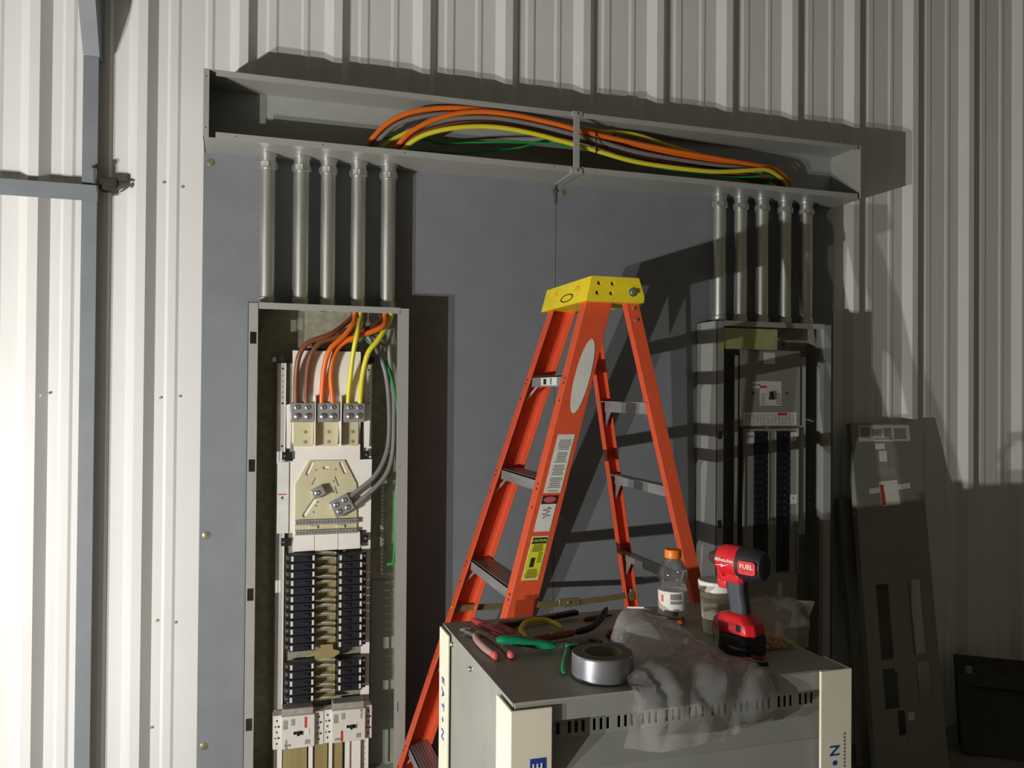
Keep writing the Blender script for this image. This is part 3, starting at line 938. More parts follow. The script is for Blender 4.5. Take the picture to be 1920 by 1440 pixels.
# ================================================================== CABLES
# centre lines of the ten cables from the open panel through conduit, wireway and conduit again
CABLE = {
    'orange1': [(0.247, 2.783, 1.385), (0.2466, 2.7814, 1.4015), (0.2471, 2.7797, 1.4179), (0.2478, 2.778, 1.4343), (0.2485, 2.7764, 1.4508), (0.2493, 2.7748, 1.4672), (0.2503, 2.7731, 1.4837), (0.2516, 2.7713, 1.5), (0.2535, 2.7693, 1.5164), (0.2561, 2.7668, 1.5325), (0.2595, 2.7636, 1.5484), (0.2647, 2.7607, 1.5638), (0.2722, 2.759, 1.5784), (0.2829, 2.7591, 1.5909), (0.2954, 2.7603, 1.6017), (0.3077, 2.7624, 1.6125), (0.3187, 2.7652, 1.6245), (0.3289, 2.7683, 1.6372), (0.3384, 2.7721, 1.6502), (0.3465, 2.778, 1.6632), (0.3522, 2.7882, 1.6747), (0.3544, 2.8021, 1.6833), (0.3558, 2.815, 1.6935), (0.3556, 2.8177, 1.7094), (0.3553, 2.8162, 1.7258), (0.3553, 2.816, 1.7424), (0.3553, 2.8162, 1.7589), (0.3554, 2.8164, 1.7755), (0.3554, 2.8165, 1.792), (0.3554, 2.8165, 1.8085), (0.3554, 2.8165, 1.8251), (0.3554, 2.8165, 1.8416), (0.3554, 2.8165, 1.8582), (0.3554, 2.8165, 1.8747), (0.3554, 2.8165, 1.8913), (0.3554, 2.8165, 1.9078), (0.3554, 2.8165, 1.9243), (0.3554, 2.8165, 1.9409), (0.3554, 2.8165, 1.9574), (0.3554, 2.8165, 1.974), (0.3554, 2.8165, 1.9905), (0.3554, 2.8165, 2.007), (0.3554, 2.8165, 2.0236), (0.3554, 2.8165, 2.0401), (0.3554, 2.8165, 2.0567), (0.3554, 2.8165, 2.0732), (0.3554, 2.8165, 2.0898), (0.3554, 2.8164, 2.1063), (0.3553, 2.8162, 2.1228), (0.3553, 2.8161, 2.1394), (0.3552, 2.816, 2.1559), (0.3552, 2.8159, 2.1725), (0.3554, 2.8157, 2.189), (0.3556, 2.8155, 2.2055), (0.3573, 2.8131, 2.2216), (0.3647, 2.8024, 2.2317), (0.373, 2.7906, 2.2398), (0.3826, 2.7813, 2.2495), (0.3926, 2.7752, 2.2611), (0.4026, 2.7717, 2.2738), (0.4129, 2.7692, 2.2865), (0.4236, 2.7671, 2.2989), (0.4348, 2.7651, 2.3109), (0.4471, 2.763, 2.3218), (0.46, 2.7607, 2.3318), (0.4736, 2.7585, 2.341), (0.4877, 2.7566, 2.3494), (0.5024, 2.755, 2.3568), (0.5175, 2.7537, 2.3635), (0.533, 2.7529, 2.3692), (0.5487, 2.7525, 2.3744), (0.5646, 2.7523, 2.3788), (0.5807, 2.7523, 2.3828), (0.5969, 2.7524, 2.3863), (0.6131, 2.7526, 2.3893), (0.6294, 2.7528, 2.3921), (0.6458, 2.7531, 2.3945), (0.6622, 2.7534, 2.3965), (0.6786, 2.7539, 2.3983), (0.6951, 2.7544, 2.3996), (0.7116, 2.7549, 2.4007), (0.7281, 2.7554, 2.4014), (0.7447, 2.7559, 2.4018), (0.7612, 2.7563, 2.4019), (0.7777, 2.7567, 2.4019), (0.7943, 2.7571, 2.4019), (0.8108, 2.7575, 2.4018), (0.8274, 2.7578, 2.4015), (0.8439, 2.7581, 2.401), (0.8604, 2.7584, 2.4003), (0.8769, 2.7586, 2.3995), (0.8934, 2.7589, 2.3986), (0.91, 2.7593, 2.3976), (0.9265, 2.7598, 2.3966), (0.9429, 2.7604, 2.3955), (0.9594, 2.7611, 2.3942), (0.9759, 2.7618, 2.3929), (0.9924, 2.7626, 2.3915), (1.0088, 2.7634, 2.39), (1.0253, 2.7642, 2.3885), (1.0417, 2.7648, 2.387), (1.0582, 2.7654, 2.3854), (1.0746, 2.7659, 2.3839), (1.0911, 2.7662, 2.3824), (1.1076, 2.7664, 2.3809), (1.1241, 2.7664, 2.3795), (1.1406, 2.7663, 2.3781), (1.157, 2.7662, 2.3766), (1.1735, 2.7661, 2.375), (1.1899, 2.766, 2.3732), (1.2064, 2.7659, 2.3712), (1.2227, 2.766, 2.3689), (1.2391, 2.7662, 2.3662), (1.2553, 2.7665, 2.3632), (1.2715, 2.7669, 2.3599), (1.2877, 2.7673, 2.3564), (1.3039, 2.7677, 2.353), (1.3201, 2.7681, 2.3496), (1.3363, 2.7684, 2.3464), (1.3526, 2.7687, 2.3436), (1.3689, 2.7689, 2.3411), (1.3853, 2.7691, 2.339), (1.4017, 2.7693, 2.3369), (1.4182, 2.7695, 2.335), (1.4346, 2.7698, 2.3332), (1.4511, 2.7702, 2.3315), (1.4675, 2.7705, 2.3298), (1.484, 2.7708, 2.3282), (1.5004, 2.7712, 2.3267), (1.5169, 2.7716, 2.3252), (1.5334, 2.772, 2.3238), (1.5499, 2.7724, 2.3225), (1.5664, 2.7728, 2.3213), (1.5829, 2.7733, 2.3202), (1.5994, 2.7738, 2.3192), (1.6159, 2.7742, 2.3183), (1.6324, 2.7747, 2.3175), (1.6489, 2.7752, 2.3169), (1.6654, 2.7757, 2.3163), (1.682, 2.7762, 2.3157), (1.6985, 2.7768, 2.3152), (1.715, 2.7775, 2.3146), (1.7315, 2.7783, 2.3141), (1.748, 2.7792, 2.3135), (1.7645, 2.7801, 2.3129), (1.7811, 2.7809, 2.3124), (1.7976, 2.7817, 2.3119), (1.8141, 2.7826, 2.3117), (1.8306, 2.7835, 2.3117), (1.8471, 2.7845, 2.3116), (1.8636, 2.7853, 2.3115), (1.8801, 2.7863, 2.3109), (1.8966, 2.7874, 2.3099), (1.9129, 2.7892, 2.3081), (1.9291, 2.7918, 2.3055), (1.9448, 2.7956, 2.3021), (1.9602, 2.8003, 2.2982), (1.9752, 2.8056, 2.2938), (1.9899, 2.8115, 2.289), (2.0043, 2.8176, 2.2837), (2.0184, 2.8239, 2.2777), (2.0321, 2.8301, 2.2707), (2.0443, 2.8354, 2.2612), (2.0465, 2.8377, 2.2465), (2.0417, 2.8372, 2.2307), (2.0401, 2.8368, 2.2143), (2.0399, 2.8368, 2.1977), (2.0399, 2.8368, 2.1812), (2.04, 2.8367, 2.1646), (2.0402, 2.8366, 2.1481), (2.0403, 2.8364, 2.1316), (2.0405, 2.8361, 2.115), (2.0405, 2.8355, 2.0985), (2.0405, 2.8355, 2.082), (2.0405, 2.8355, 2.0654), (2.0405, 2.8355, 2.0489), (2.0405, 2.8355, 2.0323), (2.0405, 2.8355, 2.0158), (2.0405, 2.8355, 1.9992), (2.0405, 2.8355, 1.9827), (2.0405, 2.8355, 1.9662), (2.0405, 2.8355, 1.9496), (2.0405, 2.8355, 1.9331), (2.0405, 2.8355, 1.9165), (2.0405, 2.8355, 1.9)],
    'orange2': [(0.283, 2.783, 1.385), (0.2827, 2.7809, 1.4014), (0.2818, 2.7801, 1.418), (0.2801, 2.7803, 1.4345), (0.2782, 2.7806, 1.451), (0.2766, 2.7809, 1.4675), (0.2755, 2.7812, 1.484), (0.2756, 2.781, 1.5006), (0.2766, 2.7804, 1.5171), (0.2787, 2.7795, 1.5336), (0.2819, 2.7784, 1.5498), (0.2873, 2.7772, 1.5654), (0.2949, 2.7759, 1.58), (0.3058, 2.7745, 1.5924), (0.319, 2.7732, 1.6024), (0.3335, 2.7719, 1.6103), (0.3487, 2.7706, 1.6168), (0.3643, 2.7694, 1.6223), (0.38, 2.7683, 1.6276), (0.3956, 2.7675, 1.633), (0.411, 2.767, 1.6391), (0.426, 2.7665, 1.6463), (0.4402, 2.7671, 1.6547), (0.4496, 2.7749, 1.6653), (0.4536, 2.7875, 1.6751), (0.455, 2.8014, 1.6842), (0.4564, 2.8148, 1.6937), (0.456, 2.8197, 1.7091), (0.4554, 2.8175, 1.7254), (0.4553, 2.8166, 1.742), (0.4553, 2.8165, 1.7586), (0.4553, 2.8165, 1.7752), (0.4553, 2.8165, 1.7917), (0.4553, 2.8165, 1.8083), (0.4553, 2.8165, 1.8249), (0.4553, 2.8165, 1.8415), (0.4553, 2.8165, 1.8581), (0.4553, 2.8165, 1.8747), (0.4553, 2.8165, 1.8913), (0.4553, 2.8165, 1.9079), (0.4553, 2.8165, 1.9244), (0.4553, 2.8165, 1.941), (0.4553, 2.8165, 1.9576), (0.4553, 2.8165, 1.9742), (0.4553, 2.8165, 1.9908), (0.4553, 2.8165, 2.0074), (0.4553, 2.8165, 2.024), (0.4553, 2.8165, 2.0406), (0.4553, 2.8165, 2.0571), (0.4553, 2.8165, 2.0737), (0.4553, 2.8165, 2.0903), (0.4553, 2.8163, 2.1069), (0.4554, 2.8161, 2.1235), (0.4555, 2.8161, 2.1401), (0.4556, 2.8161, 2.1567), (0.4557, 2.816, 2.1732), (0.456, 2.8156, 2.1898), (0.4564, 2.8152, 2.2064), (0.459, 2.8063, 2.2189), (0.4629, 2.7921, 2.2265), (0.468, 2.7784, 2.2343), (0.4755, 2.7674, 2.244), (0.4848, 2.7603, 2.2557), (0.4947, 2.7558, 2.2683), (0.5052, 2.7526, 2.2807), (0.5166, 2.75, 2.2924), (0.5292, 2.7477, 2.303), (0.5426, 2.7457, 2.3125), (0.5565, 2.744, 2.3214), (0.5708, 2.7427, 2.3297), (0.5854, 2.7416, 2.3375), (0.6002, 2.7407, 2.3448), (0.6154, 2.7399, 2.3517), (0.6306, 2.7394, 2.358), (0.6462, 2.7391, 2.3639), (0.6618, 2.7391, 2.3694), (0.6777, 2.7394, 2.3743), (0.6936, 2.7397, 2.3787), (0.7098, 2.7401, 2.3825), (0.7261, 2.7404, 2.3857), (0.7424, 2.7405, 2.3882), (0.7589, 2.7406, 2.3902), (0.7754, 2.7407, 2.3917), (0.792, 2.7407, 2.3926), (0.8086, 2.7408, 2.3932), (0.8252, 2.7409, 2.3934), (0.8417, 2.741, 2.3934), (0.8583, 2.7412, 2.3931), (0.8749, 2.7414, 2.3926), (0.8915, 2.7415, 2.3919), (0.908, 2.7417, 2.3908), (0.9246, 2.7419, 2.3896), (0.9411, 2.742, 2.3882), (0.9576, 2.7421, 2.3866), (0.9741, 2.7422, 2.3849), (0.9906, 2.7423, 2.3832), (1.0071, 2.7423, 2.3813), (1.0236, 2.7424, 2.3795), (1.04, 2.7424, 2.3775), (1.0565, 2.7423, 2.3752), (1.0729, 2.7422, 2.3727), (1.0892, 2.742, 2.37), (1.1056, 2.7419, 2.3673), (1.122, 2.7419, 2.3647), (1.1384, 2.742, 2.3623), (1.1548, 2.7424, 2.3601), (1.1713, 2.7428, 2.3582), (1.1878, 2.7434, 2.3564), (1.2043, 2.744, 2.3548), (1.2208, 2.7447, 2.3533), (1.2373, 2.7454, 2.3518), (1.2538, 2.746, 2.3504), (1.2703, 2.7466, 2.349), (1.2868, 2.7472, 2.3476), (1.3034, 2.7477, 2.3462), (1.3199, 2.7481, 2.3447), (1.3364, 2.7486, 2.3433), (1.3529, 2.749, 2.3418), (1.3694, 2.7494, 2.3404), (1.386, 2.7498, 2.339), (1.4025, 2.7501, 2.3377), (1.419, 2.7505, 2.3363), (1.4355, 2.7508, 2.3351), (1.4521, 2.7512, 2.3338), (1.4686, 2.7516, 2.3327), (1.4852, 2.752, 2.3315), (1.5017, 2.7524, 2.3305), (1.5183, 2.7528, 2.3294), (1.5348, 2.7532, 2.3285), (1.5514, 2.7535, 2.3275), (1.5679, 2.7539, 2.3266), (1.5845, 2.7542, 2.3257), (1.6011, 2.7546, 2.3249), (1.6176, 2.7551, 2.324), (1.6342, 2.7555, 2.3232), (1.6507, 2.7561, 2.3224), (1.6673, 2.7567, 2.3217), (1.6839, 2.7574, 2.3209), (1.7004, 2.7581, 2.3202), (1.717, 2.7589, 2.3196), (1.7335, 2.7597, 2.319), (1.7501, 2.7605, 2.3184), (1.7666, 2.7613, 2.3178), (1.7832, 2.7622, 2.3172), (1.7997, 2.763, 2.3166), (1.8163, 2.7638, 2.316), (1.8329, 2.7646, 2.3154), (1.8494, 2.7654, 2.3148), (1.866, 2.7663, 2.3143), (1.8825, 2.7673, 2.3137), (1.899, 2.7686, 2.313), (1.9155, 2.7702, 2.3121), (1.9319, 2.7722, 2.3106), (1.9481, 2.7748, 2.3083), (1.964, 2.7782, 2.305), (1.9793, 2.7828, 2.3006), (1.994, 2.7883, 2.2952), (2.0082, 2.7943, 2.2891), (2.0217, 2.8008, 2.282), (2.0344, 2.8073, 2.2736), (2.0454, 2.813, 2.2627), (2.048, 2.8161, 2.2476), (2.044, 2.8167, 2.2316), (2.0421, 2.8173, 2.2151), (2.0418, 2.8174, 2.1986), (2.0416, 2.8172, 2.182), (2.0415, 2.817, 2.1654), (2.0413, 2.8168, 2.1488), (2.041, 2.8165, 2.1322), (2.0408, 2.8164, 2.1156), (2.0405, 2.8165, 2.099), (2.0405, 2.8165, 2.0825), (2.0405, 2.8165, 2.0659), (2.0405, 2.8165, 2.0493), (2.0405, 2.8165, 2.0327), (2.0405, 2.8165, 2.0161), (2.0405, 2.8165, 1.9995), (2.0405, 2.8165, 1.9829), (2.0405, 2.8165, 1.9663), (2.0405, 2.8165, 1.9498), (2.0405, 2.8165, 1.9332), (2.0405, 2.8165, 1.9166), (2.0405, 2.8165, 1.9)],
    'yellow1': [(0.331, 2.783, 1.385), (0.3315, 2.7814, 1.4015), (0.3322, 2.7796, 1.4179), (0.3332, 2.7783, 1.4344), (0.3343, 2.7765, 1.4508), (0.3356, 2.7738, 1.4671), (0.3368, 2.7706, 1.4833), (0.338, 2.7672, 1.4994), (0.3392, 2.7637, 1.5156), (0.3405, 2.7602, 1.5317), (0.342, 2.7569, 1.5479), (0.3437, 2.7539, 1.5641), (0.3457, 2.7508, 1.5802), (0.3482, 2.7469, 1.5961), (0.351, 2.7438, 1.6121), (0.3546, 2.7451, 1.6281), (0.3585, 2.7517, 1.6426), (0.3625, 2.7631, 1.6539), (0.3664, 2.7758, 1.6638), (0.3698, 2.789, 1.6732), (0.3725, 2.802, 1.6831), (0.3737, 2.8144, 1.6951), (0.3755, 2.8174, 1.7105), (0.3743, 2.815, 1.7268), (0.3741, 2.8148, 1.7433), (0.3743, 2.8154, 1.7599), (0.3744, 2.816, 1.7764), (0.3744, 2.8165, 1.793), (0.3744, 2.8165, 1.8095), (0.3744, 2.8165, 1.8261), (0.3744, 2.8165, 1.8426), (0.3744, 2.8165, 1.8592), (0.3744, 2.8165, 1.8758), (0.3744, 2.8165, 1.8923), (0.3744, 2.8165, 1.9089), (0.3744, 2.8165, 1.9254), (0.3744, 2.8165, 1.942), (0.3744, 2.8165, 1.9585), (0.3744, 2.8165, 1.9751), (0.3744, 2.8165, 1.9917), (0.3744, 2.8165, 2.0082), (0.3744, 2.8165, 2.0248), (0.3744, 2.8165, 2.0413), (0.3744, 2.8165, 2.0579), (0.3744, 2.8165, 2.0744), (0.3744, 2.8165, 2.091), (0.3745, 2.8161, 2.1076), (0.3744, 2.8159, 2.1241), (0.3742, 2.8158, 2.1407), (0.374, 2.8157, 2.1572), (0.3739, 2.8156, 2.1738), (0.3741, 2.8153, 2.1903), (0.3745, 2.815, 2.2066), (0.3859, 2.8074, 2.2164), (0.3984, 2.7993, 2.2237), (0.4112, 2.7934, 2.2322), (0.424, 2.79, 2.2421), (0.4365, 2.7889, 2.2529), (0.4491, 2.7885, 2.2636), (0.4622, 2.7884, 2.2738), (0.4758, 2.7882, 2.2832), (0.4898, 2.7878, 2.292), (0.5041, 2.7874, 2.3004), (0.5185, 2.787, 2.3086), (0.5331, 2.7865, 2.3164), (0.5478, 2.786, 2.3239), (0.5627, 2.7857, 2.3311), (0.5777, 2.7854, 2.338), (0.593, 2.7853, 2.3446), (0.6083, 2.7854, 2.3509), (0.6237, 2.7856, 2.3569), (0.6392, 2.7859, 2.3626), (0.655, 2.7864, 2.3676), (0.6709, 2.7868, 2.372), (0.6871, 2.7872, 2.3756), (0.7034, 2.7876, 2.3786), (0.7198, 2.788, 2.3808), (0.7363, 2.7883, 2.3824), (0.7528, 2.7887, 2.3836), (0.7693, 2.789, 2.3845), (0.7858, 2.7895, 2.3851), (0.8024, 2.79, 2.3858), (0.8189, 2.7907, 2.3864), (0.8354, 2.7914, 2.3872), (0.8519, 2.7923, 2.388), (0.8684, 2.7933, 2.389), (0.8849, 2.7944, 2.3901), (0.9014, 2.7954, 2.3912), (0.9179, 2.7963, 2.3923), (0.9344, 2.7971, 2.3935), (0.9509, 2.7976, 2.3946), (0.9674, 2.7979, 2.3957), (0.984, 2.798, 2.3965), (1.0005, 2.798, 2.3973), (1.0171, 2.7979, 2.3978), (1.0336, 2.7976, 2.3981), (1.0502, 2.7974, 2.3981), (1.0667, 2.797, 2.3978), (1.0832, 2.7966, 2.397), (1.0998, 2.7962, 2.396), (1.1163, 2.7957, 2.3947), (1.1327, 2.7953, 2.3932), (1.1492, 2.7948, 2.3917), (1.1657, 2.7943, 2.3903), (1.1822, 2.7939, 2.3889), (1.1987, 2.7935, 2.3879), (1.2153, 2.7932, 2.3873), (1.2318, 2.793, 2.3871), (1.2484, 2.7928, 2.3875), (1.2649, 2.7926, 2.3881), (1.2815, 2.7924, 2.3889), (1.298, 2.7923, 2.3895), (1.3146, 2.7922, 2.3899), (1.3311, 2.7921, 2.3899), (1.3476, 2.792, 2.3892), (1.3641, 2.792, 2.3879), (1.3806, 2.792, 2.3857), (1.3969, 2.792, 2.3831), (1.4132, 2.792, 2.3799), (1.4294, 2.7921, 2.3765), (1.4455, 2.7922, 2.3729), (1.4617, 2.7923, 2.3693), (1.4778, 2.7924, 2.3657), (1.494, 2.7926, 2.3623), (1.5103, 2.7928, 2.3593), (1.5266, 2.793, 2.3565), (1.543, 2.7933, 2.3538), (1.5593, 2.7936, 2.3513), (1.5757, 2.7939, 2.3488), (1.5921, 2.7942, 2.3464), (1.6085, 2.7946, 2.344), (1.6248, 2.795, 2.3416), (1.6412, 2.7955, 2.3392), (1.6576, 2.796, 2.3368), (1.674, 2.7964, 2.3344), (1.6903, 2.7967, 2.3321), (1.7068, 2.7968, 2.3299), (1.7232, 2.7969, 2.3279), (1.7396, 2.797, 2.3259), (1.7561, 2.7972, 2.3238), (1.7725, 2.7976, 2.3216), (1.7888, 2.7984, 2.3192), (1.8051, 2.7996, 2.3163), (1.8212, 2.801, 2.3129), (1.837, 2.8033, 2.3085), (1.8522, 2.8069, 2.3031), (1.8666, 2.8118, 2.2967), (1.8802, 2.8179, 2.2895), (1.8931, 2.8248, 2.2816), (1.9049, 2.8319, 2.2725), (1.916, 2.8381, 2.2619), (1.9206, 2.8405, 2.2472), (1.9174, 2.839, 2.231), (1.9168, 2.8377, 2.2145), (1.9168, 2.8373, 2.198), (1.9168, 2.8371, 2.1815), (1.9167, 2.8368, 2.1649), (1.9167, 2.8364, 2.1483), (1.9166, 2.8361, 2.1318), (1.9166, 2.8358, 2.1152), (1.9165, 2.8355, 2.0987), (1.9165, 2.8355, 2.0821), (1.9165, 2.8355, 2.0656), (1.9165, 2.8355, 2.049), (1.9165, 2.8355, 2.0325), (1.9165, 2.8355, 2.0159), (1.9165, 2.8355, 1.9993), (1.9165, 2.8355, 1.9828), (1.9165, 2.8355, 1.9662), (1.9165, 2.8355, 1.9497), (1.9165, 2.8355, 1.9331), (1.9165, 2.8355, 1.9166), (1.9165, 2.8355, 1.9)],
    'yellow2': [(0.371, 2.783, 1.385), (0.3706, 2.7809, 1.4014), (0.3712, 2.78, 1.4178), (0.3724, 2.7801, 1.4343), (0.3736, 2.7804, 1.4508), (0.375, 2.7807, 1.4672), (0.3766, 2.7807, 1.4837), (0.3788, 2.78, 1.5), (0.3813, 2.7783, 1.5162), (0.3843, 2.7759, 1.5323), (0.3879, 2.7731, 1.5482), (0.3927, 2.7708, 1.5638), (0.4001, 2.7694, 1.5784), (0.4108, 2.7693, 1.5909), (0.4215, 2.7706, 1.6034), (0.4309, 2.7728, 1.6168), (0.4397, 2.777, 1.6301), (0.448, 2.7836, 1.6427), (0.4561, 2.7923, 1.6542), (0.4638, 2.8015, 1.6656), (0.4704, 2.8099, 1.6781), (0.4752, 2.8164, 1.6924), (0.4762, 2.8177, 1.7086), (0.4748, 2.8161, 1.7249), (0.4744, 2.8158, 1.7414), (0.4744, 2.816, 1.758), (0.4744, 2.8162, 1.7745), (0.4743, 2.8165, 1.791), (0.4743, 2.8165, 1.8075), (0.4743, 2.8165, 1.824), (0.4743, 2.8165, 1.8405), (0.4743, 2.8165, 1.857), (0.4743, 2.8165, 1.8735), (0.4743, 2.8165, 1.8901), (0.4743, 2.8165, 1.9066), (0.4743, 2.8165, 1.9231), (0.4743, 2.8165, 1.9396), (0.4743, 2.8165, 1.9561), (0.4743, 2.8165, 1.9726), (0.4743, 2.8165, 1.9891), (0.4743, 2.8165, 2.0056), (0.4743, 2.8165, 2.0222), (0.4743, 2.8165, 2.0387), (0.4743, 2.8165, 2.0552), (0.4743, 2.8165, 2.0717), (0.4743, 2.8165, 2.0882), (0.4746, 2.8164, 2.1047), (0.4748, 2.8166, 2.1212), (0.475, 2.8168, 2.1377), (0.4751, 2.8171, 2.1543), (0.4753, 2.8174, 2.1708), (0.4756, 2.8174, 2.1873), (0.476, 2.8174, 2.2038), (0.4784, 2.812, 2.2182), (0.4818, 2.7975, 2.2248), (0.4859, 2.7822, 2.2296), (0.4933, 2.7694, 2.2366), (0.5037, 2.761, 2.2461), (0.5154, 2.7561, 2.2566), (0.5277, 2.7524, 2.267), (0.5408, 2.7495, 2.2766), (0.5545, 2.7468, 2.2854), (0.5691, 2.7443, 2.2927), (0.5841, 2.7421, 2.2992), (0.5996, 2.7402, 2.3048), (0.6152, 2.7386, 2.3099), (0.631, 2.7373, 2.3146), (0.6469, 2.7362, 2.3188), (0.6629, 2.7354, 2.3226), (0.6791, 2.7348, 2.3261), (0.6953, 2.7345, 2.3293), (0.7115, 2.7344, 2.3321), (0.7279, 2.7345, 2.3346), (0.7442, 2.7346, 2.3368), (0.7606, 2.7348, 2.3386), (0.7771, 2.7349, 2.3401), (0.7936, 2.735, 2.3411), (0.8101, 2.735, 2.3417), (0.8266, 2.735, 2.3418), (0.8431, 2.735, 2.3416), (0.8596, 2.735, 2.3409), (0.8761, 2.735, 2.34), (0.8926, 2.735, 2.3389), (0.909, 2.735, 2.3375), (0.9255, 2.735, 2.3361), (0.9419, 2.735, 2.3344), (0.9583, 2.735, 2.3324), (0.9746, 2.735, 2.3302), (0.991, 2.735, 2.3278), (1.0073, 2.735, 2.3253), (1.0236, 2.735, 2.3227), (1.0399, 2.735, 2.3201), (1.0562, 2.735, 2.3175), (1.0725, 2.735, 2.3149), (1.0889, 2.735, 2.3123), (1.1052, 2.735, 2.3097), (1.1215, 2.735, 2.307), (1.1377, 2.735, 2.3043), (1.154, 2.735, 2.3016), (1.1703, 2.735, 2.2989), (1.1866, 2.735, 2.2962), (1.2029, 2.735, 2.2934), (1.2191, 2.735, 2.2904), (1.2354, 2.735, 2.2874), (1.2516, 2.7349, 2.2843), (1.2678, 2.7349, 2.2814), (1.2841, 2.7349, 2.2786), (1.3004, 2.7349, 2.2761), (1.3168, 2.7349, 2.2739), (1.3332, 2.7349, 2.272), (1.3496, 2.7348, 2.2705), (1.3661, 2.7347, 2.2692), (1.3826, 2.7347, 2.2681), (1.3991, 2.7345, 2.2672), (1.4156, 2.7344, 2.2664), (1.4321, 2.7344, 2.2658), (1.4486, 2.7343, 2.2652), (1.4651, 2.7343, 2.2648), (1.4816, 2.7343, 2.2644), (1.4981, 2.7344, 2.264), (1.5146, 2.7346, 2.2637), (1.5311, 2.7348, 2.2634), (1.5476, 2.7351, 2.2632), (1.5641, 2.7354, 2.2631), (1.5807, 2.7358, 2.2631), (1.5972, 2.7362, 2.2632), (1.6137, 2.7366, 2.2635), (1.6302, 2.7371, 2.264), (1.6466, 2.7377, 2.2647), (1.6631, 2.7383, 2.2657), (1.6796, 2.7389, 2.267), (1.696, 2.7396, 2.2688), (1.7124, 2.7404, 2.2708), (1.7287, 2.7412, 2.273), (1.745, 2.742, 2.2754), (1.7613, 2.7429, 2.2778), (1.7776, 2.7439, 2.2803), (1.7939, 2.745, 2.2827), (1.8102, 2.7462, 2.285), (1.8265, 2.7473, 2.2876), (1.8427, 2.7483, 2.2907), (1.8588, 2.7495, 2.2938), (1.8751, 2.7512, 2.2964), (1.8913, 2.7537, 2.2977), (1.9075, 2.757, 2.2973), (1.9232, 2.7615, 2.2951), (1.9387, 2.7665, 2.2921), (1.9537, 2.772, 2.2883), (1.9686, 2.7778, 2.284), (1.9831, 2.784, 2.279), (1.9971, 2.7906, 2.2733), (2.0105, 2.7976, 2.2667), (2.0231, 2.8047, 2.2588), (2.029, 2.8103, 2.2458), (2.0244, 2.8116, 2.23), (2.0231, 2.8132, 2.2136), (2.0232, 2.8143, 2.1972), (2.0229, 2.8145, 2.1807), (2.0226, 2.8147, 2.1642), (2.0223, 2.8149, 2.1477), (2.0219, 2.8152, 2.1312), (2.0216, 2.8156, 2.1147), (2.0215, 2.8165, 2.0982), (2.0215, 2.8165, 2.0817), (2.0215, 2.8165, 2.0651), (2.0215, 2.8165, 2.0486), (2.0215, 2.8165, 2.0321), (2.0215, 2.8165, 2.0156), (2.0215, 2.8165, 1.9991), (2.0215, 2.8165, 1.9826), (2.0215, 2.8165, 1.9661), (2.0215, 2.8165, 1.9495), (2.0215, 2.8165, 1.933), (2.0215, 2.8165, 1.9165), (2.0215, 2.8165, 1.9)],
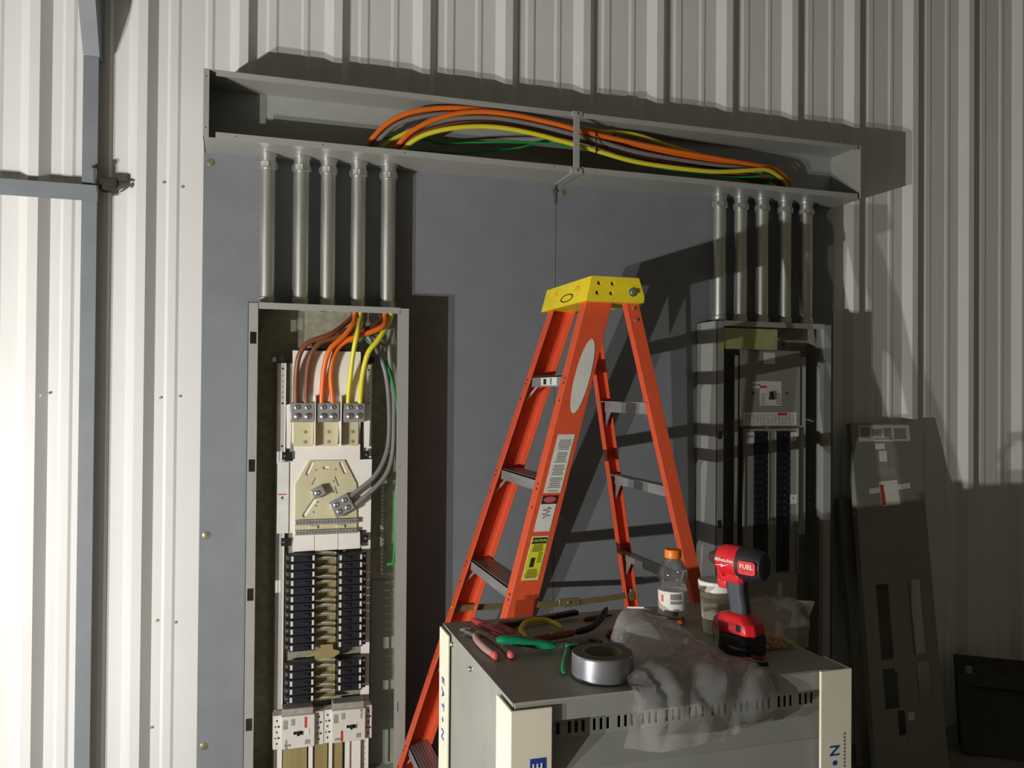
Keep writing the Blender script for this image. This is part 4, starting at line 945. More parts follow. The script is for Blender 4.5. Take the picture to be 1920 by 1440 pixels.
    'brown1': [(0.166, 2.783, 1.385), (0.1659, 2.7812, 1.4014), (0.166, 2.7798, 1.4179), (0.1659, 2.7788, 1.4344), (0.1658, 2.7779, 1.4509), (0.1658, 2.777, 1.4674), (0.1661, 2.7759, 1.4839), (0.1669, 2.7742, 1.5003), (0.168, 2.7718, 1.5166), (0.1698, 2.7686, 1.5327), (0.1729, 2.7655, 1.5486), (0.1785, 2.7638, 1.5641), (0.1859, 2.7631, 1.5788), (0.1969, 2.7636, 1.591), (0.2104, 2.7645, 1.6005), (0.2257, 2.7648, 1.6067), (0.2413, 2.7653, 1.612), (0.2568, 2.767, 1.6176), (0.2716, 2.7703, 1.6241), (0.2848, 2.7762, 1.6321), (0.2966, 2.784, 1.6406), (0.3076, 2.7927, 1.6492), (0.3181, 2.8019, 1.6581), (0.3282, 2.8113, 1.6672), (0.3379, 2.8207, 1.6767), (0.3472, 2.8296, 1.687), (0.3561, 2.8369, 1.6989), (0.3582, 2.838, 1.7142), (0.3549, 2.8357, 1.7302), (0.3546, 2.8354, 1.7467), (0.3549, 2.8356, 1.7633), (0.3553, 2.8356, 1.7798), (0.3554, 2.8355, 1.7963), (0.3554, 2.8355, 1.8128), (0.3554, 2.8355, 1.8293), (0.3554, 2.8355, 1.8459), (0.3554, 2.8355, 1.8624), (0.3554, 2.8355, 1.8789), (0.3554, 2.8355, 1.8955), (0.3554, 2.8355, 1.912), (0.3554, 2.8355, 1.9285), (0.3554, 2.8355, 1.945), (0.3554, 2.8355, 1.9616), (0.3554, 2.8355, 1.9781), (0.3554, 2.8355, 1.9946), (0.3554, 2.8355, 2.0111), (0.3554, 2.8355, 2.0277), (0.3554, 2.8355, 2.0442), (0.3554, 2.8355, 2.0607), (0.3554, 2.8355, 2.0772), (0.3554, 2.8355, 2.0938), (0.355, 2.8357, 2.1103), (0.3548, 2.8357, 2.1268), (0.3546, 2.8355, 2.1433), (0.3544, 2.8353, 2.1599), (0.3542, 2.8351, 2.1764), (0.354, 2.8348, 2.1929), (0.3537, 2.8344, 2.2094), (0.3544, 2.8329, 2.2251), (0.3623, 2.8244, 2.2367), (0.3721, 2.8143, 2.2453), (0.3829, 2.8048, 2.2534), (0.3946, 2.7972, 2.2621), (0.4066, 2.7921, 2.2723), (0.4182, 2.7893, 2.2837), (0.4298, 2.7876, 2.2954), (0.4416, 2.7865, 2.3069), (0.4539, 2.7856, 2.3179), (0.467, 2.7844, 2.3278), (0.4806, 2.7832, 2.3372), (0.4945, 2.7821, 2.346), (0.5088, 2.7812, 2.3543), (0.5234, 2.7805, 2.3619), (0.5384, 2.7798, 2.3687), (0.5539, 2.7793, 2.3747), (0.5696, 2.779, 2.3799), (0.5855, 2.7788, 2.3843), (0.6015, 2.7787, 2.3882), (0.6177, 2.7787, 2.3915), (0.634, 2.7787, 2.3944), (0.6503, 2.7787, 2.3968), (0.6667, 2.7786, 2.3988), (0.6832, 2.7784, 2.4004), (0.6997, 2.7782, 2.4013), (0.7162, 2.778, 2.4018), (0.7327, 2.7777, 2.4019), (0.7492, 2.7774, 2.4019), (0.7658, 2.7772, 2.4016), (0.7823, 2.777, 2.4013), (0.7988, 2.777, 2.4009), (0.8153, 2.777, 2.4004), (0.8318, 2.7771, 2.3999), (0.8484, 2.7773, 2.3992), (0.8649, 2.7775, 2.3983), (0.8814, 2.7777, 2.3974), (0.8978, 2.778, 2.3963), (0.9143, 2.7784, 2.3951), (0.9308, 2.7789, 2.3939), (0.9473, 2.7795, 2.3926), (0.9637, 2.7802, 2.3912), (0.9802, 2.7811, 2.3899), (0.9966, 2.782, 2.3885), (1.013, 2.783, 2.3871), (1.0295, 2.7841, 2.3856), (1.0459, 2.7852, 2.3841), (1.0623, 2.7862, 2.3826), (1.0787, 2.7872, 2.3809), (1.0951, 2.7881, 2.3793), (1.1115, 2.7889, 2.3775), (1.128, 2.7897, 2.3757), (1.1444, 2.7904, 2.3738), (1.1608, 2.791, 2.3719), (1.1771, 2.7915, 2.3698), (1.1935, 2.7919, 2.3677), (1.2099, 2.7924, 2.3655), (1.2263, 2.7928, 2.3632), (1.2426, 2.7932, 2.3609), (1.259, 2.7937, 2.3586), (1.2753, 2.7942, 2.3562), (1.2917, 2.7947, 2.3538), (1.308, 2.7953, 2.3512), (1.3243, 2.7958, 2.3486), (1.3406, 2.7964, 2.3459), (1.3569, 2.797, 2.3433), (1.3732, 2.7976, 2.3406), (1.3895, 2.7983, 2.338), (1.4058, 2.799, 2.3354), (1.4221, 2.7997, 2.3328), (1.4384, 2.8005, 2.3303), (1.4547, 2.8013, 2.3278), (1.4711, 2.8021, 2.3254), (1.4874, 2.8029, 2.3229), (1.5037, 2.8036, 2.3204), (1.52, 2.8044, 2.318), (1.5364, 2.805, 2.3155), (1.5527, 2.8056, 2.313), (1.569, 2.8061, 2.3105), (1.5854, 2.8065, 2.3081), (1.6017, 2.8067, 2.3056), (1.618, 2.8068, 2.3031), (1.6344, 2.8067, 2.3007), (1.6507, 2.8064, 2.2983), (1.6671, 2.8059, 2.296), (1.6834, 2.8054, 2.2938), (1.6998, 2.8047, 2.2915), (1.7162, 2.8041, 2.2894), (1.7325, 2.8036, 2.2872), (1.7489, 2.8033, 2.2849), (1.7653, 2.8035, 2.2825), (1.7816, 2.8041, 2.2801), (1.7979, 2.8051, 2.2778), (1.8143, 2.8063, 2.2755), (1.8306, 2.8078, 2.2732), (1.8468, 2.8094, 2.2707), (1.863, 2.8112, 2.268), (1.8791, 2.8131, 2.2648), (1.8951, 2.815, 2.261), (1.9107, 2.8165, 2.2558), (1.9225, 2.818, 2.2453), (1.9163, 2.8186, 2.2301), (1.9135, 2.8189, 2.2139), (1.9141, 2.8189, 2.1974), (1.9145, 2.8185, 2.1809), (1.9149, 2.818, 2.1644), (1.9152, 2.8175, 2.1479), (1.9156, 2.817, 2.1313), (1.916, 2.8167, 2.1148), (1.9165, 2.8165, 2.0983), (1.9165, 2.8165, 2.0818), (1.9165, 2.8165, 2.0653), (1.9165, 2.8165, 2.0487), (1.9165, 2.8165, 2.0322), (1.9165, 2.8165, 2.0157), (1.9165, 2.8165, 1.9992), (1.9165, 2.8165, 1.9826), (1.9165, 2.8165, 1.9661), (1.9165, 2.8165, 1.9496), (1.9165, 2.8165, 1.9331), (1.9165, 2.8165, 1.9165), (1.9165, 2.8165, 1.9)],
    'brown2': [(0.198, 2.783, 1.385), (0.1978, 2.7808, 1.4013), (0.1981, 2.7801, 1.4178), (0.1984, 2.7801, 1.4343), (0.1987, 2.7804, 1.4508), (0.1991, 2.7807, 1.4673), (0.1998, 2.7809, 1.4838), (0.2009, 2.781, 1.5003), (0.2027, 2.7808, 1.5167), (0.2056, 2.7798, 1.5329), (0.2095, 2.7783, 1.5488), (0.2153, 2.777, 1.5642), (0.2232, 2.7768, 1.5787), (0.2334, 2.7787, 1.5914), (0.2467, 2.781, 1.6007), (0.2618, 2.7824, 1.6072), (0.2775, 2.7834, 1.6122), (0.2934, 2.7841, 1.6165), (0.3094, 2.7847, 1.6206), (0.3254, 2.7852, 1.6246), (0.3414, 2.7859, 1.6286), (0.3573, 2.7866, 1.6331), (0.3729, 2.7872, 1.6383), (0.3882, 2.7869, 1.6444), (0.4029, 2.7878, 1.6518), (0.4159, 2.7939, 1.6599), (0.4271, 2.8034, 1.6673), (0.4369, 2.8144, 1.6746), (0.446, 2.8257, 1.6826), (0.4542, 2.8353, 1.693), (0.4585, 2.8389, 1.7079), (0.4562, 2.837, 1.7241), (0.4553, 2.8362, 1.7406), (0.4553, 2.836, 1.7571), (0.4553, 2.8358, 1.7736), (0.4553, 2.8355, 1.7901), (0.4553, 2.8355, 1.8066), (0.4553, 2.8355, 1.8231), (0.4553, 2.8355, 1.8396), (0.4553, 2.8355, 1.8561), (0.4553, 2.8355, 1.8726), (0.4553, 2.8355, 1.8891), (0.4553, 2.8355, 1.9056), (0.4553, 2.8355, 1.9221), (0.4553, 2.8355, 1.9386), (0.4553, 2.8355, 1.9551), (0.4553, 2.8355, 1.9716), (0.4553, 2.8355, 1.9881), (0.4553, 2.8355, 2.0047), (0.4553, 2.8355, 2.0212), (0.4553, 2.8355, 2.0377), (0.4553, 2.8355, 2.0542), (0.4553, 2.8355, 2.0707), (0.4553, 2.8355, 2.0872), (0.455, 2.8355, 2.1037), (0.4547, 2.8355, 2.1202), (0.4543, 2.8354, 2.1367), (0.454, 2.8353, 2.1532), (0.4537, 2.8351, 2.1697), (0.4534, 2.8348, 2.1862), (0.4531, 2.8344, 2.2027), (0.4528, 2.8337, 2.2188), (0.4586, 2.8229, 2.2296), (0.4655, 2.8096, 2.2364), (0.4733, 2.7961, 2.242), (0.4826, 2.7841, 2.2482), (0.4942, 2.7758, 2.2564), (0.5064, 2.7702, 2.266), (0.519, 2.7667, 2.276), (0.5322, 2.7645, 2.2857), (0.5461, 2.7631, 2.2945), (0.5605, 2.7621, 2.3024), (0.5754, 2.7615, 2.3095), (0.5905, 2.7613, 2.3162), (0.6058, 2.7613, 2.3224), (0.6212, 2.7614, 2.3283), (0.6368, 2.7615, 2.3337), (0.6525, 2.7615, 2.3386), (0.6684, 2.7616, 2.3432), (0.6844, 2.7618, 2.3471), (0.7006, 2.762, 2.3506), (0.7168, 2.7623, 2.3535), (0.7331, 2.7626, 2.356), (0.7495, 2.7628, 2.3581), (0.7659, 2.763, 2.3599), (0.7823, 2.7631, 2.3614), (0.7988, 2.7632, 2.3627), (0.8153, 2.7633, 2.3636), (0.8317, 2.7634, 2.3643), (0.8482, 2.7635, 2.3646), (0.8648, 2.7636, 2.3646), (0.8813, 2.7637, 2.3642), (0.8977, 2.7638, 2.3636), (0.9142, 2.7639, 2.3625), (0.9307, 2.764, 2.3613), (0.9471, 2.7641, 2.3599), (0.9636, 2.7642, 2.3583), (0.98, 2.7644, 2.3567), (0.9964, 2.7646, 2.3549), (1.0128, 2.7647, 2.3531), (1.0292, 2.7649, 2.3511), (1.0456, 2.7651, 2.3492), (1.0619, 2.7653, 2.3472), (1.0783, 2.7654, 2.3452), (1.0947, 2.7655, 2.3431), (1.1111, 2.7655, 2.3409), (1.1274, 2.7654, 2.3386), (1.1437, 2.7654, 2.3361), (1.16, 2.7654, 2.3337), (1.1763, 2.7655, 2.3311), (1.1926, 2.7657, 2.3284), (1.2089, 2.7659, 2.3254), (1.2251, 2.7662, 2.3224), (1.2413, 2.7666, 2.3192), (1.2575, 2.767, 2.3161), (1.2737, 2.7675, 2.3131), (1.2899, 2.7679, 2.3103), (1.3062, 2.7684, 2.3076), (1.3226, 2.7688, 2.3053), (1.3389, 2.7692, 2.3032), (1.3553, 2.7695, 2.3013), (1.3717, 2.7698, 2.2997), (1.3882, 2.7701, 2.2981), (1.4046, 2.7704, 2.2967), (1.4211, 2.7706, 2.2953), (1.4375, 2.7709, 2.294), (1.454, 2.7711, 2.2928), (1.4704, 2.7713, 2.2916), (1.4869, 2.7716, 2.2903), (1.5033, 2.7719, 2.2891), (1.5198, 2.7722, 2.2878), (1.5362, 2.7725, 2.2865), (1.5527, 2.7728, 2.2852), (1.5691, 2.7732, 2.2839), (1.5856, 2.7736, 2.2827), (1.6021, 2.7739, 2.2816), (1.6185, 2.7743, 2.2805), (1.635, 2.7747, 2.2795), (1.6515, 2.775, 2.2787), (1.668, 2.7754, 2.2779), (1.6845, 2.7758, 2.2773), (1.7009, 2.7761, 2.2769), (1.7174, 2.7764, 2.2765), (1.7339, 2.7768, 2.2761), (1.7504, 2.7771, 2.2758), (1.7669, 2.7775, 2.2755), (1.7834, 2.7779, 2.2752), (1.7999, 2.7782, 2.2749), (1.8164, 2.7787, 2.2745), (1.8329, 2.7791, 2.2741), (1.8494, 2.7793, 2.274), (1.8659, 2.7791, 2.274), (1.8824, 2.7789, 2.2741), (1.8989, 2.7794, 2.274), (1.9153, 2.7815, 2.2739), (1.9311, 2.7861, 2.2734), (1.9464, 2.7922, 2.2724), (1.9611, 2.7996, 2.2709), (1.9755, 2.8073, 2.269), (1.9897, 2.8154, 2.2666), (2.0035, 2.8238, 2.2633), (2.0167, 2.8318, 2.2576), (2.0256, 2.8376, 2.2461), (2.0223, 2.8371, 2.2299), (2.0208, 2.8364, 2.2136), (2.021, 2.8364, 2.1971), (2.0211, 2.8365, 2.1806), (2.0212, 2.8365, 2.1641), (2.0211, 2.8365, 2.1476), (2.0211, 2.8364, 2.131), (2.0212, 2.8361, 2.1145), (2.0215, 2.8355, 2.0981), (2.0215, 2.8355, 2.0816), (2.0215, 2.8355, 2.065), (2.0215, 2.8355, 2.0485), (2.0215, 2.8355, 2.032), (2.0215, 2.8355, 2.0155), (2.0215, 2.8355, 1.999), (2.0215, 2.8355, 1.9825), (2.0215, 2.8355, 1.966), (2.0215, 2.8355, 1.9495), (2.0215, 2.8355, 1.933), (2.0215, 2.8355, 1.9165), (2.0215, 2.8355, 1.9)],
    'grey1': [(0.334, 2.77, 1.094), (0.347, 2.77, 1.1043), (0.3602, 2.7702, 1.1143), (0.3737, 2.7704, 1.1239), (0.3871, 2.7707, 1.1337), (0.4001, 2.7712, 1.144), (0.4125, 2.772, 1.1549), (0.4235, 2.7735, 1.1672), (0.4333, 2.7757, 1.1804), (0.4419, 2.7784, 1.1944), (0.4492, 2.7814, 1.2089), (0.4555, 2.7845, 1.2239), (0.4607, 2.7874, 1.2394), (0.4647, 2.7903, 1.2552), (0.4675, 2.7931, 1.2713), (0.4693, 2.796, 1.2875), (0.4706, 2.799, 1.3038), (0.4715, 2.8019, 1.3201), (0.4721, 2.8049, 1.3364), (0.4724, 2.8079, 1.3527), (0.4725, 2.8107, 1.369), (0.4723, 2.8134, 1.3854), (0.4718, 2.8159, 1.4018), (0.471, 2.8182, 1.4182), (0.4698, 2.82, 1.4346), (0.4683, 2.8215, 1.4511), (0.4665, 2.8226, 1.4675), (0.4642, 2.8235, 1.4839), (0.4611, 2.8242, 1.5002), (0.4571, 2.8249, 1.5163), (0.4519, 2.8255, 1.532), (0.4458, 2.8261, 1.5474), (0.4387, 2.8267, 1.5624), (0.4312, 2.8277, 1.5771), (0.4233, 2.8287, 1.5917), (0.4144, 2.8294, 1.6056), (0.4044, 2.8297, 1.6189), (0.3952, 2.8298, 1.6326), (0.3885, 2.8302, 1.6477), (0.384, 2.8309, 1.6637), (0.3805, 2.832, 1.6798), (0.3774, 2.8332, 1.6961), (0.3764, 2.8343, 1.7126), (0.3764, 2.8346, 1.7292), (0.3758, 2.8349, 1.7457), (0.3752, 2.8352, 1.7623), (0.3745, 2.8355, 1.7789), (0.3744, 2.8355, 1.7954), (0.3744, 2.8355, 1.812), (0.3744, 2.8355, 1.8286), (0.3744, 2.8355, 1.8452), (0.3744, 2.8355, 1.8618), (0.3744, 2.8355, 1.8784), (0.3744, 2.8355, 1.8949), (0.3744, 2.8355, 1.9115), (0.3744, 2.8355, 1.9281), (0.3744, 2.8355, 1.9447), (0.3744, 2.8355, 1.9613), (0.3744, 2.8355, 1.9778), (0.3744, 2.8355, 1.9944), (0.3744, 2.8355, 2.011), (0.3744, 2.8355, 2.0276), (0.3744, 2.8355, 2.0442), (0.3744, 2.8355, 2.0608), (0.3744, 2.8355, 2.0773), (0.3744, 2.8355, 2.0939), (0.3745, 2.8355, 2.1105), (0.3747, 2.8357, 2.1271), (0.3748, 2.8358, 2.1437), (0.3749, 2.836, 2.1602), (0.3751, 2.8361, 2.1768), (0.3755, 2.8357, 2.1934), (0.376, 2.8355, 2.2098), (0.3822, 2.828, 2.2227), (0.3883, 2.8156, 2.2318), (0.3943, 2.8022, 2.2395), (0.4014, 2.7891, 2.2468), (0.41, 2.778, 2.2555), (0.4201, 2.771, 2.2665), (0.4308, 2.7674, 2.2786), (0.442, 2.7659, 2.2907), (0.4536, 2.7653, 2.3025), (0.4661, 2.7648, 2.3135), (0.4794, 2.7638, 2.3233), (0.4937, 2.7626, 2.3315), (0.5086, 2.7615, 2.3387), (0.524, 2.7606, 2.3449), (0.5396, 2.76, 2.3504), (0.5554, 2.7595, 2.3554), (0.5713, 2.7592, 2.3602), (0.5872, 2.7592, 2.3647), (0.6033, 2.7594, 2.3688), (0.6195, 2.7597, 2.3724), (0.6357, 2.76, 2.3756), (0.6521, 2.7604, 2.3783), (0.6685, 2.7608, 2.3804), (0.685, 2.7611, 2.3821), (0.7016, 2.7614, 2.3833), (0.7181, 2.7618, 2.3842), (0.7347, 2.7621, 2.3847), (0.7513, 2.7625, 2.385), (0.7678, 2.7629, 2.3851), (0.7844, 2.7632, 2.3851), (0.801, 2.7635, 2.3849), (0.8176, 2.7637, 2.3847), (0.8342, 2.7639, 2.3842), (0.8507, 2.7641, 2.3835), (0.8673, 2.7642, 2.3827), (0.8838, 2.7644, 2.3818), (0.9004, 2.7646, 2.3808), (0.9169, 2.7647, 2.3796), (0.9335, 2.7649, 2.3784), (0.95, 2.7651, 2.377), (0.9665, 2.7652, 2.3754), (0.983, 2.7653, 2.3738), (0.9995, 2.7654, 2.3721), (1.016, 2.7654, 2.3704), (1.0325, 2.7655, 2.3686), (1.049, 2.7656, 2.3667), (1.0654, 2.7658, 2.3649), (1.0819, 2.7661, 2.363), (1.0984, 2.7666, 2.3612), (1.1149, 2.7672, 2.3593), (1.1313, 2.7682, 2.3576), (1.1477, 2.7696, 2.3558), (1.1641, 2.7714, 2.3541), (1.1805, 2.7734, 2.3524), (1.1969, 2.7756, 2.3507), (1.2132, 2.7775, 2.3489), (1.2296, 2.7791, 2.3471), (1.2461, 2.7804, 2.3452), (1.2625, 2.7812, 2.3432), (1.2789, 2.7818, 2.3412), (1.2954, 2.7823, 2.3391), (1.3118, 2.7826, 2.337), (1.3283, 2.7829, 2.3348), (1.3447, 2.7831, 2.3327), (1.3612, 2.7833, 2.3306), (1.3776, 2.7835, 2.3285), (1.3941, 2.7838, 2.3265), (1.4106, 2.7841, 2.3247), (1.427, 2.7844, 2.3229), (1.4435, 2.7848, 2.3213), (1.46, 2.7852, 2.3197), (1.4765, 2.7856, 2.3182), (1.4931, 2.7861, 2.3168), (1.5096, 2.7865, 2.3154), (1.5261, 2.787, 2.3141), (1.5426, 2.7875, 2.3128), (1.5592, 2.7879, 2.3116), (1.5757, 2.7884, 2.3104), (1.5922, 2.7888, 2.3093), (1.6088, 2.7892, 2.3083), (1.6253, 2.7895, 2.3073), (1.6419, 2.7898, 2.3063), (1.6584, 2.7901, 2.3054), (1.675, 2.7903, 2.3045), (1.6916, 2.7906, 2.3036), (1.7081, 2.791, 2.3027), (1.7247, 2.7914, 2.3017), (1.7412, 2.7918, 2.3006), (1.7577, 2.7922, 2.2996), (1.7743, 2.7926, 2.2985), (1.7908, 2.7928, 2.2974), (1.8074, 2.7927, 2.2965), (1.8239, 2.7922, 2.2957), (1.8405, 2.7917, 2.295), (1.857, 2.7922, 2.2942), (1.8733, 2.7949, 2.2924), (1.8887, 2.8002, 2.2894), (1.9025, 2.8084, 2.2853), (1.9149, 2.818, 2.2802), (1.9261, 2.8282, 2.2734), (1.9358, 2.837, 2.2634), (1.9384, 2.8399, 2.2479), (1.9359, 2.8387, 2.2316), (1.9349, 2.8379, 2.215), (1.9349, 2.8376, 2.1985), (1.935, 2.8374, 2.1819), (1.9352, 2.8371, 2.1653), (1.9353, 2.8367, 2.1487), (1.9354, 2.8364, 2.1321), (1.9355, 2.836, 2.1156), (1.9355, 2.8355, 2.099), (1.9355, 2.8355, 2.0824), (1.9355, 2.8355, 2.0658), (1.9355, 2.8355, 2.0492), (1.9355, 2.8355, 2.0327), (1.9355, 2.8355, 2.0161), (1.9355, 2.8355, 1.9995), (1.9355, 2.8355, 1.9829), (1.9355, 2.8355, 1.9663), (1.9355, 2.8355, 1.9497), (1.9355, 2.8355, 1.9332), (1.9355, 2.8355, 1.9166), (1.9355, 2.8355, 1.9)],
    'grey2': [(0.35, 2.77, 1.068), (0.3637, 2.7692, 1.0772), (0.3763, 2.7685, 1.0879), (0.3889, 2.7678, 1.0985), (0.4015, 2.7671, 1.1093), (0.4139, 2.7665, 1.1202), (0.426, 2.766, 1.1315), (0.4374, 2.766, 1.1435), (0.4479, 2.7665, 1.1563), (0.457, 2.7678, 1.17), (0.4646, 2.7698, 1.1845), (0.4704, 2.7723, 1.1999), (0.4749, 2.7747, 1.2156), (0.4782, 2.777, 1.2316), (0.4805, 2.7792, 1.2479), (0.482, 2.7815, 1.2642), (0.4831, 2.7839, 1.2805), (0.4839, 2.7864, 1.2969), (0.4846, 2.789, 1.3132), (0.4852, 2.7919, 1.3295), (0.4858, 2.795, 1.3457), (0.4863, 2.7983, 1.3619), (0.4868, 2.8016, 1.3781), (0.4871, 2.8051, 1.3943), (0.4872, 2.8086, 1.4105), (0.487, 2.8123, 1.4266), (0.4865, 2.8161, 1.4427), (0.4854, 2.8205, 1.4586), (0.4838, 2.8249, 1.4745), (0.482, 2.829, 1.4904), (0.4803, 2.8323, 1.5066), (0.4787, 2.834, 1.5229), (0.477, 2.8344, 1.5394), (0.4752, 2.8336, 1.5558), (0.4737, 2.8325, 1.5723), (0.4726, 2.8314, 1.5887), (0.4721, 2.8306, 1.6053), (0.4726, 2.8306, 1.6218), (0.4739, 2.831, 1.6383), (0.4756, 2.8319, 1.6547), (0.4768, 2.8333, 1.6712), (0.4768, 2.8347, 1.6877), (0.476, 2.8354, 1.7042), (0.4755, 2.8356, 1.7207), (0.4751, 2.8357, 1.7373), (0.4748, 2.8356, 1.7538), (0.4745, 2.8356, 1.7703), (0.4743, 2.8355, 1.7869), (0.4743, 2.8355, 1.8034), (0.4743, 2.8355, 1.82), (0.4743, 2.8355, 1.8365), (0.4743, 2.8355, 1.8531), (0.4743, 2.8355, 1.8696), (0.4743, 2.8355, 1.8862), (0.4743, 2.8355, 1.9027), (0.4743, 2.8355, 1.9193), (0.4743, 2.8355, 1.9358), (0.4743, 2.8355, 1.9524), (0.4743, 2.8355, 1.9689), (0.4743, 2.8355, 1.9855), (0.4743, 2.8355, 2.002), (0.4743, 2.8355, 2.0186), (0.4743, 2.8355, 2.0351), (0.4743, 2.8355, 2.0517), (0.4743, 2.8355, 2.0682), (0.4743, 2.8355, 2.0848), (0.4743, 2.8355, 2.1013), (0.4745, 2.8356, 2.1179), (0.4746, 2.8358, 2.1344), (0.4748, 2.8359, 2.151), (0.4749, 2.8361, 2.1675), (0.4751, 2.8361, 2.1841), (0.4754, 2.8358, 2.2006), (0.4772, 2.8343, 2.2167), (0.4814, 2.8255, 2.2297), (0.4839, 2.8139, 2.2412), (0.4871, 2.8023, 2.2526), (0.4927, 2.7917, 2.264), (0.5015, 2.784, 2.2756), (0.5122, 2.7786, 2.2869), (0.5242, 2.7743, 2.2975), (0.5371, 2.7708, 2.3073), (0.5508, 2.7674, 2.3159), (0.5651, 2.7644, 2.3236), (0.5799, 2.7618, 2.3305), (0.5951, 2.7597, 2.3369), (0.6105, 2.7581, 2.3427), (0.6261, 2.7567, 2.3481), (0.6419, 2.7555, 2.3529), (0.6578, 2.7544, 2.3572), (0.6739, 2.7534, 2.3609), (0.6901, 2.7525, 2.3641), (0.7064, 2.7517, 2.3669), (0.7228, 2.751, 2.3693), (0.7392, 2.7504, 2.3714), (0.7556, 2.7499, 2.3732), (0.7721, 2.7494, 2.3746), (0.7886, 2.7489, 2.3757), (0.8051, 2.7487, 2.3765), (0.8217, 2.7485, 2.3768), (0.8382, 2.7484, 2.3768), (0.8548, 2.7484, 2.3764), (0.8713, 2.7485, 2.3758), (0.8878, 2.7487, 2.3749), (0.9043, 2.7488, 2.3738), (0.9209, 2.749, 2.3726), (0.9374, 2.7491, 2.3713), (0.9538, 2.7492, 2.3699), (0.9703, 2.7493, 2.3681), (0.9867, 2.7493, 2.3663), (1.0032, 2.7494, 2.3642), (1.0196, 2.7494, 2.362), (1.036, 2.7494, 2.3598), (1.0524, 2.7494, 2.3575), (1.0688, 2.7494, 2.3553), (1.0852, 2.7494, 2.353), (1.1015, 2.7494, 2.3507), (1.1179, 2.7493, 2.3483), (1.1343, 2.7493, 2.3459), (1.1507, 2.7493, 2.3436), (1.1671, 2.7494, 2.3412), (1.1834, 2.7497, 2.3389), (1.1998, 2.7501, 2.3365), (1.2162, 2.7507, 2.334), (1.2325, 2.7513, 2.3313), (1.2488, 2.752, 2.3286), (1.2651, 2.7527, 2.326), (1.2814, 2.7535, 2.3233), (1.2978, 2.7542, 2.3209), (1.3142, 2.7549, 2.3186), (1.3306, 2.7555, 2.3166), (1.347, 2.7561, 2.3148), (1.3635, 2.7567, 2.3133), (1.38, 2.7572, 2.3119), (1.3965, 2.7578, 2.3107), (1.413, 2.7583, 2.3095), (1.4295, 2.7589, 2.3085), (1.446, 2.7595, 2.3075), (1.4625, 2.7601, 2.3066), (1.479, 2.7606, 2.3057), (1.4955, 2.7612, 2.3049), (1.5121, 2.7617, 2.3041), (1.5286, 2.7623, 2.3033), (1.5451, 2.7628, 2.3025), (1.5616, 2.7633, 2.3019), (1.5782, 2.7638, 2.3013), (1.5947, 2.7643, 2.3008), (1.6112, 2.7648, 2.3004), (1.6278, 2.7653, 2.3), (1.6443, 2.7658, 2.2996), (1.6609, 2.7663, 2.2993), (1.6774, 2.7667, 2.299), (1.6939, 2.7672, 2.2988), (1.7105, 2.7675, 2.2988), (1.727, 2.7679, 2.2988), (1.7436, 2.7682, 2.2989), (1.7601, 2.7685, 2.2991), (1.7767, 2.7688, 2.2992), (1.7932, 2.7693, 2.2992), (1.8098, 2.7699, 2.2992), (1.8263, 2.771, 2.2989), (1.8428, 2.7723, 2.2985), (1.8592, 2.7742, 2.2976), (1.8753, 2.7774, 2.2955), (1.8907, 2.7823, 2.2921), (1.905, 2.7894, 2.2879), (1.9182, 2.7975, 2.2822), (1.9305, 2.8054, 2.2744), (1.94, 2.8118, 2.263), (1.9411, 2.8147, 2.2472), (1.9383, 2.8154, 2.2309), (1.9371, 2.8161, 2.2144), (1.9368, 2.8164, 2.1979), (1.9366, 2.8164, 2.1813), (1.9364, 2.8164, 2.1648), (1.9362, 2.8164, 2.1482), (1.936, 2.8164, 2.1317), (1.9357, 2.8164, 2.1151), (1.9355, 2.8165, 2.0986), (1.9355, 2.8165, 2.0821), (1.9355, 2.8165, 2.0655), (1.9355, 2.8165, 2.049), (1.9355, 2.8165, 2.0324), (1.9355, 2.8165, 2.0159), (1.9355, 2.8165, 1.9993), (1.9355, 2.8165, 1.9828), (1.9355, 2.8165, 1.9662), (1.9355, 2.8165, 1.9497), (1.9355, 2.8165, 1.9331), (1.9355, 2.8165, 1.9166), (1.9355, 2.8165, 1.9)],
